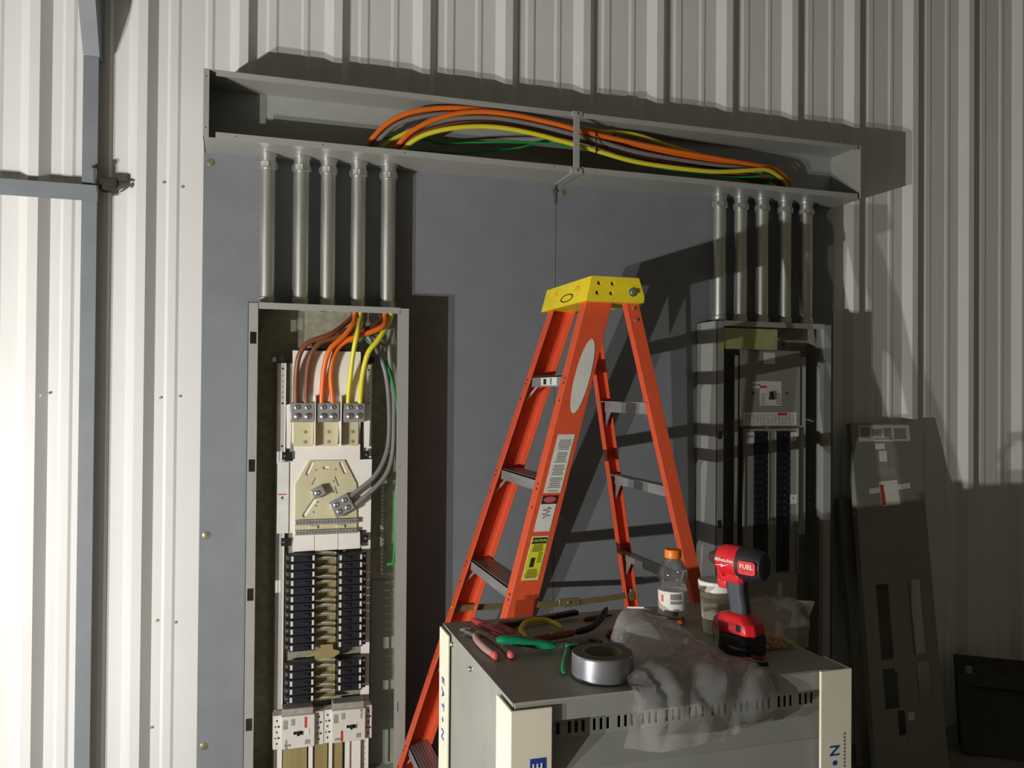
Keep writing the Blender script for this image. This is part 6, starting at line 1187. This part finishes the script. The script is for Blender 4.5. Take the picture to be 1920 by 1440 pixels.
MB().prism([(BX0, BY0 + .020, .799), (BX0, BY0 - .004, .746), (BX0, BY0 - .001, .746), (BX0, BY0 + .023, .799)], (BX1 - BX0, 0, 0)).build('sloped_panel', 'cabinet_grey', XF)
B(BX0, BX1, BY0 - .004, BY0 - .001, .06, .746).build('front_panel', 'cabinet_grey', XF, bevel=.001)
for x in (BX0 + .03, BX1 - .09):
    B(x, x + .06, BY0 + .02, BY1 - .02, .0005, .06).build('base_rail', 'black', XF)


def corner_guard(label, x, y, dx, dy, z0, z1, marks):
    """L-shaped pressed cardboard edge guard around a vertical cabinet corner; dx, dy run along the two faces"""
    t = .006
    g = thing('corner_guard', label, 'edge guard', (x, y, z0))
    sx, sy = (1 if dx > 0 else -1), (1 if dy > 0 else -1)
    ox, oy = x - sx * t, y - sy * t
    poly = [(ox, oy), (x + dx, oy), (x + dx, y), (x, y), (x, y + dy), (ox, y + dy)]
    ring = lambda z: [(a, b, z) for a, b in poly]
    MB().loft([ring(z0), ring(z1)]).build('guard', 'cardboard_white', g, bevel=.002, smooth=False)
    marks(g, ox, oy)
    return g


def mk_front(g, ox, oy):
    b_ = B(.500, .530, oy - .0008, oy, .700, .783).build('blue_block', 'blue_print', g)
    text('E', 'lettering', 'paper_white', (.515, oy - .0009, .768), AZ, -AX, .026, g)
    text('A', 'lettering', 'paper_white', (.515, oy - .0009, .745), AZ, -AX, .024, g)
    text('T', 'lettering', 'paper_white', (.515, oy - .0009, .722), AZ, -AX, .024, g)


corner_guard('white cardboard edge guard with blue block on the cabinet corner under the duct tape', BX0 - .004, BY0 - .008, .074, .085, .10, .872, mk_front)


def mk_back(g, ox, oy):
    for ch, z in (('E', .757), ('A', .727), ('T', .697), ('N', .630)):
        text(ch, 'lettering', 'blue_print', (ox - .0002, 1.958, z), -AZ, -AY, .034, g)
    MB().lathe((ox - .0006, 1.958, .664), [(.006, 0), (.006, .0006)], 12, 'x').build('dot', 'blue_print', g)


corner_guard('white cardboard edge guard with blue letters on the cabinet corner beside the ladder', BX0 - .004, BY1 + .004, .074, -.078, .10, .874, mk_back)


def mk_right(g, ox, oy):
    text('N', 'lettering', 'blue_print', (1.150, oy - .0002, .722), AZ, -AX, .031, g)
    MB().lathe((1.150, oy, .697), [(.0052, 0), (.0052, .0006)], 12, 'y').build('dot', 'blue_print', g)
    for ch, z in (('T', .672), ('A', .648), ('E', .622)):
        text(ch, 'lettering', 'blue_print', (1.150, oy - .0002, z), AZ, -AX, .031, g)
    pm_ = MB()
    for k in range(22):
        pm_.box(1.171, 1.1725 + .0015, oy - .0008, oy - .0002, .60 + k * .0072, .6045 + k * .0072)
    pm_.build('print', 'ink_soft', g)


corner_guard('cream cardboard edge guard with blue N on the cabinet corner near the loose cover', BX1 + .006, BY0 - .014, -.070, .08, .10, .884, mk_right)

# ================================================================== THINGS ON THE CABINET
TZ = BZ
# duct tape roll
tp = thing('duct_tape', 'roll of silver duct tape lying flat on the cabinet edge', 'tape', (.683, 1.530, TZ))
c = (.683, 1.530, TZ)
MB().ring(c, [(.0390, .0005), (.0585, .0005), (.0605, .002), (.0605, .046), (.0590, .048), (.0390, .048)], 48).build('tape_roll', 'tape_silver', tp)
MB().ring(c, [(.0392, .0478), (.0586, .0478), (.0586, .0486), (.0392, .0486)], 48).build('tape_side', 'tape_side', tp)
MB().ring(c, [(.0365, .0005), (.0390, .0005), (.0390, .0492), (.0365, .0492)], 48).build('core_ring', 'core_card', tp)

# sports drink bottle
bt = thing('drink_bottle', 'clear plastic sports drink bottle with orange cap and pale label', 'bottle', (1.012, 1.850, TZ))
c = (1.012, 1.850, TZ)
MB().lathe(c, [(.030, .0005), (.0345, .006), (.0355, .02), (.0345, .05), (.0355, .080), (.0345, .084), (.031, .092), (.031, .096), (.0355, .106), (.0365, .118), (.034, .132), (.026, .145), (.018, .153), (.0165, .158)], 36).build('bottle_body', 'bottle_plastic', bt)
MB().lathe(c, [(.0162, .156), (.0200, .1565), (.0205, .160), (.0205, .174), (.0195, .1765), (.001, .177)], 36).build('cap', 'cap_orange', bt)
lbl = MB()
ring0, ring1 = [], []
lbl.lathe(c, [(.0359, .021), (.0352, .050), (.0359, .079)], 36)
lo_ = lbl.build('label', 'sticker_white', bt)


def cyl_patch(cc, r, a0, a1, z0, z1, name, m_, parent):
    m__ = MB()
    n = 8
    ps = []
    for z in (z0, z1):
        for k in range(n + 1):
            a = a0 + (a1 - a0) * k / n
            ps.append((cc[0] + r * math.cos(a), cc[1] + r * math.sin(a), z))
    for z in (z0, z1):
        for k in range(n + 1):
            a = a0 + (a1 - a0) * k / n
            ps.append((cc[0] + (r - .0006) * math.cos(a), cc[1] + (r - .0006) * math.sin(a), z))
    fs = []
    m1 = n + 1
    for k in range(n):
        fs.append((k, k + 1, m1 + k + 1, m1 + k))
        fs.append((2 * m1 + k, 3 * m1 + k, 3 * m1 + k + 1, 2 * m1 + k + 1))
    m__.add(ps, fs)
    return m__.build(name, m_, parent)


fa = math.atan2(-c[1], -c[0])      # bearing of the face that looks into the room
cyl_patch(c, .0366, fa - .15, fa + .55, TZ + .060, TZ + .074, 'print_block', 'ink_soft', lo_)
cyl_patch(c, .0366, fa - .15, fa + .55, TZ + .050, TZ + .057, 'print_block', 'ink_soft', lo_)
cyl_patch(c, .0368, fa + .05, fa + .40, TZ + .022, TZ + .038, 'print_block', 'ink_soft', lo_)
cyl_patch(c, .0368, fa - .85, fa - .68, TZ + .054, TZ + .070, 'orange_mark', 'wire_orange', lo_)

# takeaway cup with lid
cup = thing('paper_cup', 'off white takeaway cup with white plastic lid behind the drill', 'cup', (1.070, 1.742, TZ))
c = (1.070, 1.742, TZ)
MB().lathe(c, [(.032, .0005), (.0325, .003), (.0415, .108), (.0425, .110)], 36).build('cup_body', 'cup_white', cup)
MB().lathe(c, [(.0415, .098), (.0435, .100), (.0432, .112), (.0445, .114), (.0445, .119), (.0425, .1215), (.0405, .1195), (.037, .1185), (.001, .1175)], 36).build('lid', 'lid_white', cup)

# impact driver
DR = thing('impact_driver', 'red and black cordless impact driver standing on its battery', 'power tool', (1.02, 1.565, TZ))
da = math.radians(-66)
DU = Vector((math.cos(da), math.sin(da), 0))         # along the motor towards its back
DV = Vector((-math.sin(da), math.cos(da), 0))        # sideways away from the room
D0 = Vector((1.036, 1.585, TZ))


def dp(u, v, z):
    return D0 + DU * u + DV * v + AZ * z


def dbody(name, rings, m_, parent, bevel=.003):
    """rings: (u0,u1,v0,v1,z) sections stacked upward"""
    mb_ = MB()
    rr = []
    for (a, b, c_, d, zz) in rings:
        ch = min((b - a), (d - c_)) * .22
        rr.append([dp(a + ch, c_, zz), dp(b - ch, c_, zz), dp(b, c_ + ch, zz), dp(b, d - ch, zz), dp(b - ch, d, zz), dp(a + ch, d, zz), dp(a, d - ch, zz), dp(a, c_ + ch, zz)])
    mb_.loft(rr)
    return mb_.build(name, m_, parent, bevel=bevel, angle=40)


dbody('battery', [(-.046, .044, -.034, .034, .0005), (-.048, .046, -.036, .036, .006), (-.048, .046, -.036, .036, .040), (-.045, .043, -.033, .033, .044)], 'drill_black', DR)
dbody('battery_shoulder', [(-.052, .044, -.034, .034, .044), (-.062, .044, -.034, .034, .052), (-.062, .040, -.033, .033, .068), (-.050, .022, -.026, .026, .080), (-.030, .016, -.018, .018, .086)], 'drill_red', DR)
dbody('grip', [(-.026, .016, -.017, .017, .084), (-.028, .014, -.016, .016, .100), (-.034, .008, -.0175, .0175, .135), (-.037, .008, -.017, .017, .158), (-.040, .010, -.017, .017, .166)], 'rubber_grey', DR)
B(0, 0, 0, 0, 0, 0)
dbody('trigger', [(-.058, -.034, -.008, .008, .132), (-.062, -.034, -.009, .009, .146), (-.060, -.034, -.008, .008, .160)], 'drill_red', DR, .002)
# motor housing: lathe-like body along DU
hm = MB()
rings = []
for (u, rv, rz, zc) in ((-.058, .020, .022, .196), (-.053, .026, .030, .195), (-.040, .029, .036, .193), (-.012, .030, .036, .193), (-.002, .029, .035, .193)):
    rings.append([dp(u, rv * math.cos(2 * math.pi * k / 20), zc + rz * math.sin(2 * math.pi * k / 20)) for k in range(20)])
hm.loft(rings)
hm.build('red_housing', 'drill_red', DR)
rn = dbody('red_neck', [(-.052, .008, -.0185, .0185, .150), (-.058, .010, -.021, .021, .166), (-.058, .006, -.024, .024, .182)], 'drill_red', DR)
hm = MB()
rings = []
for (u, rv, rz, zc) in ((-.003, .0295, .036, .193), (.018, .030, .037, .192), (.042, .029, .034, .192), (.054, .024, .028, .192), (.058, .014, .018, .192)):
    rings.append([dp(u, rv * math.cos(2 * math.pi * k / 20), zc + rz * math.sin(2 * math.pi * k / 20)) for k in range(20)])
hm.loft(rings)
hm.build('motor_cap', 'drill_black', DR)
nz = MB()
nz.tube([dp(-.056, 0, .196), dp(-.070, 0, .196), dp(-.082, 0, .196)], [.019, .016, .010], 16)
nz.build('nose', 'dark_steel', DR)
bdg = MB()
rr = []
for u in (.008, .012, .044, .050):
    w_ = .014 if u in (.012, .044) else .010
    rr.append([dp(u, -.0318, .190 - w_), dp(u, -.0318, .190 + w_), dp(u, -.024, .190 + w_), dp(u, -.024, .190 - w_)])
bdg.loft(rr)
bo = bdg.build('badge', 'drill_red', DR)
text('FUEL', 'lettering', 'paper_white', dp(.029, -.0322, .193), DU, AZ, .013, DR, xscale=1.15)
text('BRUSHLESS', 'lettering', 'grip_pink', dp(.029, -.0322, .183), DU, AZ, .0055, DR)
text('Milwaukee', 'lettering', 'paper_white', dp(-.028, -.0305, .199), DU, AZ, .0108, DR, shear=.35)
lt = MB()
lt.prism([dp(-.050, -.0308, .186), dp(-.030, -.0308, .190), dp(-.030, -.0308, .187), dp(-.014, -.0308, .192), dp(-.034, -.0308, .183), dp(-.034, -.0308, .1865)], DV * .0008)
lt.build('lightning_mark', 'paper_white', DR)
cut(rn, MB().cyl(dp(-.034, -.030, .168), dp(-.034, -.010, .168), .006, n=14).cyl(dp(-.008, -.030, .170), dp(-.008, -.010, .170), .003, n=12))
MB().obox(dp(.012, -.0338, .060), DU * .006, AZ * .007, DV * .0005).build('battery_mark', 'ink', DR)
MB().tube([dp(-.046, -.040, .020), dp(-.047, -.042, .060), dp(-.044, -.042, .072), dp(-.036, -.041, .066), dp(-.034, -.037, .030)], .0016, 6).build('belt_clip', 'zinc', DR)

# stray wire offcut with a red end under the driver
ws_ = thing('wire_offcut', 'short black wire offcut with a red end beside the driver battery', 'wire', (1.01, 1.50, TZ))
MB().tube(smooth_path([(.992, 1.517, TZ + .018), (1.003, 1.508, TZ + .008), (1.018, 1.497, TZ + .0045), (1.036, 1.492, TZ + .0045)], 4), .004, 8).build('black_sleeve', 'black', ws_)
MB().tube([(1.008, 1.512, TZ + .016), (1.032, 1.499, TZ + .0115)], .0035, 8).build('red_end', 'grip_red', ws_)


# ---- hand tools
def handle(name, pts, r, m_, parent, n=10):
    rs = [r * .72] + [r] * (len(pts) - 2) + [r * .8]
    sp_ = smooth_path(pts, 4)
    k = len(sp_)
    rr_ = [r * min(1.0, .55 + 1.2 * min(i, k - 1 - i) / max(1, k * .25)) if i in (0, 1, k - 1, k - 2) else r for i in range(k)]
    return MB().tube(sp_, rr_, n).build(name, m_, parent, angle=60)


z = TZ + .009
t1 = thing('lineman_pliers', 'pliers with dark red handles lying by the ladder side of the cabinet', 'pliers', (.565, 1.87, TZ))
handle('grip', [(.535, 1.957, z + .002), (.550, 1.905, z + .002), (.566, 1.850, z + .001), (.580, 1.812, z)], .0085, 'grip_red', t1)
handle('grip', [(.573, 1.890, z + .002), (.586, 1.862, z + .002), (.593, 1.835, z + .001), (.589, 1.808, z)], .0085, 'grip_red', t1)
MB().obox((.587, 1.788, z - .001), (.002, .022, 0), (.011, -.002, 0), (0, 0, .006)).build('jaws', 'tool_steel', t1, bevel=.003)

t2 = thing('flat_bar', 'long flat black bar lying along the back edge of the cabinet', 'bar', (.70, 1.92, TZ))
MB().obox((.700, 1.921, TZ + .012), (.096, .020, .003), (.002, -.009, 0), (0, 0, .0055)).build('blade', 'black', t2, bevel=.001)
MB().obox((.600, 1.900, TZ + .010), (.014, .003, 0), (.002, -.011, 0), (0, 0, .008)).build('end_grip', 'grip_maroon', t2, bevel=.002)

t3 = thing('side_cutters', 'side cutters with dull pinkish grey handles and pink tips', 'pliers', (.515, 1.77, TZ))
handle('grip', [(.506, 1.835, z + .004), (.500, 1.790, z + .004), (.501, 1.735, z + .003), (.508, 1.690, z + .001)], .0082, 'grip_grey', t3)
handle('grip_tip', [(.507, 1.697, z + .001), (.509, 1.686, z + .001), (.511, 1.676, z + .001)], .0086, 'grip_pink', t3)
handle('grip', [(.516, 1.845, z + .004), (.530, 1.800, z + .004), (.541, 1.735, z + .002), (.542, 1.692, z)], .0082, 'grip_grey', t3)
handle('grip_tip', [(.542, 1.698, z), (.543, 1.686, z), (.543, 1.674, z)], .0084, 'grip_pink', t3)
MB().obox((.508, 1.862, z), (.012, .004, 0), (-.006, .020, 0), (0, 0, .0055)).build('jaws', 'tool_steel', t3, bevel=.003)
MB().tube([(.508, 1.872, z), (.496, 1.885, z), (.487, 1.893, z)], [.008, .006, .002], 8).build('nose', 'zinc', t3)

t4 = thing('cable_cutter', 'cable cutter with a bowed yellow handle and black curved jaws', 'cutter', (.68, 1.80, TZ))
handle('bowed_grip', [(.616, 1.796, z - .001), (.614, 1.832, z + .004), (.640, 1.868, z + .012), (.685, 1.876, z + .012), (.706, 1.848, z + .008), (.712, 1.822, z + .004)], .0065, 'grip_yellow', t4)
handle('straight_grip', [(.618, 1.768, z), (.650, 1.770, z + .003), (.690, 1.776, z + .004), (.730, 1.785, z + .004)], .0085, 'grip_brown', t4)
handle('jaws', [(.725, 1.784, z + .004), (.770, 1.795, z + .008), (.805, 1.820, z + .018), (.838, 1.855, z + .034)], .0075, 'black', t4)
MB().lathe((.665, 1.765, z + .010), [(.005, 0), (.004, .003), (.001, .0035)], 10).build('pivot', 'brass', t4)

t5 = thing('crimping_pliers', 'crimping pliers with green handles and a coil spring beside the duct tape', 'pliers', (.62, 1.70, TZ))
handle('grip', [(.524, 1.723, z + .0215), (.560, 1.718, z + .0195), (.605, 1.712, z + .010), (.650, 1.702, z + .003)], .0105, 'grip_green', t5)
MB().tube([(.655 + .0022 * k, 1.700 + .006 * math.sin(k * 1.6), z + .003 + .006 * math.cos(k * 1.6)) for k in range(12)], .0016, 6).build('spring', 'zinc', t5)
MB().obox((.715, 1.706, z + .001), (.045, .005, 0), (-.001, .009, 0), (0, 0, .005)).build('jaws', 'dark_steel', t5, bevel=.002)
handle('lever', [(.668, 1.690, z + .006), (.685, 1.688, z + .006), (.700, 1.686, z + .006)], .005, 'grip_green', t5)
handle('grip', [(.672, 1.686, z + .003), (.655, 1.650, z + .001), (.630, 1.600, z), (.608, 1.548, z - .001)], .0062, 'grip_green', t5)
MB().lathe((.738, 1.711, z + .005), [(.008, 0), (.008, .004), (.001, .005)], 12).build('pivot', 'black', t5)

t6 = thing('screwdriver', 'dark red screwdriver half hidden under the draped plastic bag', 'screwdriver', (.84, 1.76, TZ))
handle('grip', [(.790, 1.742, z + .004), (.815, 1.752, z + .004), (.850, 1.768, z + .004)], .0115, 'grip_maroon', t6)
MB().tube([(.850, 1.768, z + .004), (.94, 1.805, z + .002)], .0032, 8).build('shaft', 'tool_steel', t6)
t7 = thing('pencil_stub', 'dark red marker lying behind the cutter jaws', 'marker', (.83, 1.90, TZ))
handle('barrel', [(.800, 1.905, z - .003), (.830, 1.912, z - .003), (.865, 1.92, z - .003)], .0055, 'grip_maroon', t7)
handle('tip', [(.865, 1.92, z - .003), (.876, 1.923, z - .003), (.884, 1.925, z - .004)], .003, 'black', t7)


# ---- plastic bags
def clear_of_things(p):
    """keep the film outside the cabinet, the tape roll and the driver's battery"""
    p = p.copy()
    if p.z < BZ + .007 and BX0 - .01 < p.x < BX1 + .01 and p.y > BY0 - .013:
        if p.y > BY0 - .006 and p.z > BZ - .030:
            p.z = BZ + .007
        else:
            p.y = min(p.y, BY0 - .013)
    d = Vector((p.x - .683, p.y - 1.530, 0))
    if p.z < BZ + .050 and d.length < .0635:
        d = d.normalized() * .0635
        p.x, p.y = .683 + d.x, 1.530 + d.y
    q = p - D0
    u, v = q.dot(DU), q.dot(DV)
    if q.z < .088 and -.064 < u < .049 and -.040 < v < .040:
        if v > 0:
            p += DV * (.041 - v)
        else:
            p -= DV * (v + .041)
    for x, y, r in ((1.012, 1.850, .038), (1.070, 1.742, .046)):
        d = Vector((p.x - x, p.y - y, 0))
        if d.length < r:
            d = d.normalized() * r
            p.x, p.y = x + d.x, y + d.y
    return p


BAG_VERTS = []


def on_bag(x, y):
    """nearest point of the last film and its height"""
    return min(BAG_VERTS, key=lambda p: (p.x - x) ** 2 + (p.y - y) ** 2 - .02 * p.z)


def sheet(rows, name, m_, parent, amp, seed, sub=3, loop=False):
    """smooth grid through rows of points with crumple noise"""
    R = [smooth_path(r, sub) for r in rows]
    cols = len(R[0])
    C = [smooth_path([R[i][j] for i in range(len(R))], sub) for j in range(cols)]
    mb_ = MB()
    vs_, fs = [], []
    nr = len(C[0])
    for i in range(nr):
        for j in range(cols):
            p = C[j][i]
            q = p * 9 + Vector((seed, seed * .7, 0))
            d = Vector((noise.noise(q), noise.noise(q + Vector((31, 0, 0))), noise.noise(q + Vector((0, 57, 0)))))
            v1 = noise.voronoi(Vector((p.x * 15, p.y * 6, p.z * 6)) + Vector((seed, 0, 0)))[0]
            v2 = noise.voronoi(p * 24 + Vector((0, seed, 0)))[0]
            k1, k2 = min(v1[1] - v1[0], .6) - .25, min(v2[1] - v2[0], .6) - .25
            pp = p + d * amp * .8 + Vector((k1, -k1, k1)) * amp * 1.2 + Vector((-k2, -k2, k2)) * amp * .3
            vs_.append(clear_of_things(pp))
    for i in range(nr - 1):
        for j in range(cols - 1):
            fs.append((i * cols + j, i * cols + j + 1, (i + 1) * cols + j + 1, (i + 1) * cols + j))
    BAG_VERTS[:] = vs_
    mb_.add(vs_, fs)
    return mb_.build(name, m_, parent, angle=32)


bag = thing('plastic_bag', 'crumpled clear plastic bag draped over the cabinet front edge', 'bag', (.85, 1.56, TZ))
rows_front = [
    [(.775, 1.690, .905), (.800, 1.700, .955), (.835, 1.715, .968), (.880, 1.73, .940), (.925, 1.74, .912)],
    [(.770, 1.640, .915), (.800, 1.645, .958), (.845, 1.650, .964), (.895, 1.66, .940), (.950, 1.67, .908)],
    [(.760, 1.580, .915), (.795, 1.575, .945), (.850, 1.575, .940), (.905, 1.58, .925), (.965, 1.59, .902)],
    [(.735, 1.520, .915), (.785, 1.510, .925), (.845, 1.505, .920), (.910, 1.50, .912), (.975, 1.51, .899)],
    [(.715, 1.465, .905), (.775, 1.455, .905), (.845, 1.450, .905), (.915, 1.448, .902), (.985, 1.45, .897)],
    [(.700, 1.430, .875), (.765, 1.425, .875), (.840, 1.422, .875), (.920, 1.425, .876), (1.005, 1.43, .872)],
    [(.690, 1.418, .830), (.755, 1.408, .832), (.830, 1.402, .834), (.920, 1.408, .836), (1.015, 1.42, .838)],
    [(.685, 1.425, .785), (.750, 1.405, .783), (.820, 1.400, .786), (.895, 1.405, .790), (.960, 1.42, .806)],
]
sheet(rows_front, 'bag_front', 'bag_film', bag, .016, 3.1, 8)
bl = on_bag(.842, 1.675)
tab = MB()
tab.obox(bl + Vector((0, -.002, .003)), (.018, .012, -.006), (.010, -.020, .004), (.0006, .001, .0012))
tb_ = tab.build('bag_label', 'sticker_white', bag, smooth=False)
MB().obox(bl + Vector((-.004, -.005, .0065)), (.006, .004, -.002), (.005, -.010, .002), (.0003, .0005, .0006)).build('print', 'ink', tb_)
wt = on_bag(.890, 1.560)
MB().obox(wt + Vector((0, -.001, .0015)), (.008, .010, .002), (.0035, -.002, -.001), (0, 0, .0008)).build('white_tab', 'paper_white', bag, smooth=False)
rows_in = [[(p[0] * .96 + .034, p[1] + .012, p[2] - .010 if p[2] > .90 else p[2] + .006) for p in r] for r in rows_front[:7]]
sheet(rows_in, 'bag_back', 'bag_film', bag, .015, 8.4, 8)
# second bag with wire connectors
bag2 = thing('zip_bag', 'clear plastic bag of coloured wire connectors behind the driver battery', 'bag', (1.13, 1.62, TZ))
rowsA = [
    [(1.060, 1.590, .888), (1.095, 1.570, .886), (1.135, 1.560, .886), (1.182, 1.555, .888)],
    [(1.062, 1.590, .925), (1.098, 1.572, .925), (1.140, 1.565, .922), (1.188, 1.560, .912)],
    [(1.064, 1.605, .955), (1.104, 1.595, .965), (1.150, 1.590, .960), (1.205, 1.575, .948)],
    [(1.066, 1.625, .978), (1.112, 1.620, .992), (1.160, 1.615, .988), (1.232, 1.605, .974)],
]
sheet(rowsA, 'bag_front', 'bag_film_clear', bag2, .010, 5.5, 8)
rowsB = [
    [(1.060, 1.660, .888), (1.095, 1.668, .886), (1.135, 1.660, .886), (1.182, 1.640, .888)],
    [(1.062, 1.655, .925), (1.098, 1.662, .925), (1.140, 1.655, .922), (1.190, 1.636, .915)],
    [(1.064, 1.645, .958), (1.104, 1.648, .968), (1.150, 1.640, .962), (1.208, 1.622, .950)],
    [(1.066, 1.628, .979), (1.112, 1.624, .993), (1.160, 1.619, .989), (1.232, 1.609, .975)],
]
sheet(rowsB, 'bag_back', 'bag_film_clear', bag2, .010, 2.5, 8)
cols_ = [('grip_yellow', 'yellow'), ('grip_green', 'green'), ('cap_orange', 'orange'), ('wire_brown', 'tan')]
nutm = {}
for k in range(22):
    m_, cn = cols_[(k * 7 + k // 3) % 4]
    top = k >= 18
    x = (1.098 + .0137 * (k % 6)) if not top else 1.105 + .0145 * (k - 18)
    y = (1.5975 + .0205 * (k // 6)) if not top else 1.609
    zz = TZ + .0064 + (.0126 if top else 0.0)
    if cn not in nutm:
        nutm[cn] = MB().lathe((0, 0, 0), [(.0058, 0), (.0062, .003), (.0052, .010), (.0030, .018), (.001, .0185)], 9).build('wire_connector', m_, None, local=True)
        o = nutm[cn]
    else:
        o = nutm[cn].copy()
        COL.objects.link(o)
    o.location = (x, y, zz)
    o.rotation_euler = (math.pi / 2, 0, random.uniform(-.05, .05))
    tag(o, '%s twist-on wire connector inside the clear bag behind the driver' % cn, 'connector', '%s wire connectors in the bag' % cn)

# ================================================================== LOOSE COVERS LEANING ON THE WALL
def leaning_cover(name, label, TL, TR, BL, BR, dark, stickers):
    TL, TR, BL, BR = map(Vector, (TL, TR, BL, BR))
    U = (TR - TL)
    w = U.length
    U.normalize()
    V = BL - TL
    h_ = V.length
    V.normalize()
    N = U.cross(V).normalized()
    if N.y < 0:
        N = -N
    g = thing(name, label, 'panel cover', tuple((BL + BR) / 2))
    hs = [(.185, .36, .4765, .686), (.64, .82, .470, .680), (.19, .40, .711, .820), (.66, .86, .704, .810)] + ([(.35, .45, .827, .893)] if stickers else [])
    pl = MB()
    pl.holed(TL, U, V, N, w, h_, [(a * w, b * w, c_ * h_, d * h_) for a, b, c_, d in hs], .002)
    m_ = 'dark_steel' if dark else 'equip_grey_dull'
    po = pl.build('plate', m_, g)
    for s in (0, 1):
        o_ = TL + U * (w * s - (.002 if s else 0)) + N * .002
        MB().prism([o_, o_ + U * .002, o_ + U * .002 + V * h_, o_ + V * h_], N * .024).build('edge_flange', m_, g)
    MB().prism([TL + N * .002, TL + N * .002 + U * w, TL + N * .002 + U * w + V * .002, TL + N * .002 + V * .002], N * .024).build('top_flange', m_, g)
    for v in (.27, .458, .700):
        MB().obox(TL + U * w / 2 + V * (h_ * v) - N * .0004, U * (w / 2 - .004), V * .0008, N * .0006).build('fold_line', m_, g)

    def st(u0, u1, v0, v1, mm, nm='sticker', lift=.0005, ang=0):
        cc = TL + U * (w * (u0 + u1) / 2) + V * (h_ * (v0 + v1) / 2) - N * lift
        a_ = U * math.cos(ang) + V * math.sin(ang)
        b_ = V * math.cos(ang) - U * math.sin(ang)
        return MB().obox(cc, a_ * (w * (u1 - u0) / 2), b_ * (h_ * (v1 - v0) / 2), N * .0004).build(nm, mm, g)
    if stickers:
        st(.10, .86, .006, .056, 'sticker_white')
        for (a, b, c_, d) in ((.13, .26, .012, .045), (.30, .44, .018, .042), (.47, .58, .014, .044), (.62, .80, .016, .050), (.32, .60, .046, .051)):
            st(a, b, c_, d, 'sticker_grey', 'print', .0011)
        st(.33, .47, .063, .080, 'sticker_white')
        st(.38, .49, .085, .118, 'sticker_white')
        st(.33, .62, .135, .160, 'sticker_grey')
        st(.19, .80, .191, .207, 'white_plastic', 'tape_strip', .0018, -.09)
        st(.35, .62, .176, .250, 'sticker_white', 'tag', .0010, -.06)
        st(.355, .405, .188, .248, 'red_print', 'tag_stripe', .0022, -.06)
        st(.49, .58, .835, .857, 'sticker_white')
        pin_holes = MB()
        for (u, v) in ((.55, .088), (.50, .255), (.50, .280), (.50, .445), (.46, .912), (.95, .085)):
            cc = TL + U * (w * u) + V * (h_ * v)
            pin_holes.cyl(cc - N * .006, cc + N * .006, .0032, n=10)
        cut(po, pin_holes)
    return g


leaning_cover('panel_cover', 'grey dead front panel cover with stickers leaning against the white wall',
              (2.360, 2.842, 1.327), (2.700, 2.842, 1.327), (2.270, 2.585, .0055), (2.612, 2.585, .0055), False, True)
leaning_cover('panel_cover', 'plain grey panel cover leaning behind the stickered one, lower and nearer the ladder',
              (2.330, 2.872, 1.02), (2.640, 2.872, 1.02), (2.300, 2.70, .0045), (2.612, 2.70, .0045), False, False)


# dark trim frames stacked in the corner
def trim_frame(label, TL, TR, BL, bar, inner):
    TL, TR, BL = map(Vector, (TL, TR, BL))
    U, V = TR - TL, BL - TL
    w, h_ = U.length, V.length
    U.normalize()
    V.normalize()
    N = U.cross(V).normalized()
    if N.y < 0:
        N = -N
    g = thing('trim_frame', label, 'frame', tuple(BL), 'dark steel frames leaning in the corner')
    MB().obox(TL + U * w / 2 + V * bar / 2, U * w / 2, V * bar / 2, N * .010).build('top_bar', 'dark_steel', g, bevel=.002)
    for u in (bar / 2, w - bar / 2):
        MB().obox(TL + U * u + V * (bar + h_) / 2, U * bar / 2, V * (h_ - bar) / 2, N * .010).build('side_bar', 'dark_steel', g, bevel=.002)
    if inner:
        MB().obox(TL + U * w / 2 + V * (h_ + bar) / 2 + N * .008, U * (w / 2 - bar), V * (h_ - bar) / 2, N * .0015).build('inner_panel', 'dark_steel', g)
    return g


UF, NF = Vector((.8, -.6, 0)), Vector((.6, .8, 0))
for lab, tl, hgt, wid, bar, inner in (
        ('dark steel frame with solid inner panel propped beside the loose panel cover', Vector((2.850, 2.787, 0)), .290, .55, .05, True),
        ('dark steel frame stacked behind the one with the solid inner panel', Vector((2.930, 2.782, 0)), .318, .55, .05, False),
        ('narrow dark frame standing against the wall behind the other two frames', Vector((2.905, 2.856, 0)), .340, .45, .04, False)):
    tl.z = hgt
    bl = tl - NF * .13
    bl.z = .0105
    trim_frame(lab, tl, tl + UF * wid, bl, bar, inner)

# fine print and screw rows too small to pick apart
for o in list(scene.objects):
    if o.name.split('.')[0] in ('terminal_screws', 'punched_holes', 'print', 'cover_studs', 'terminal_marks', 'printed_label'):
        o['kind'] = 'stuff'
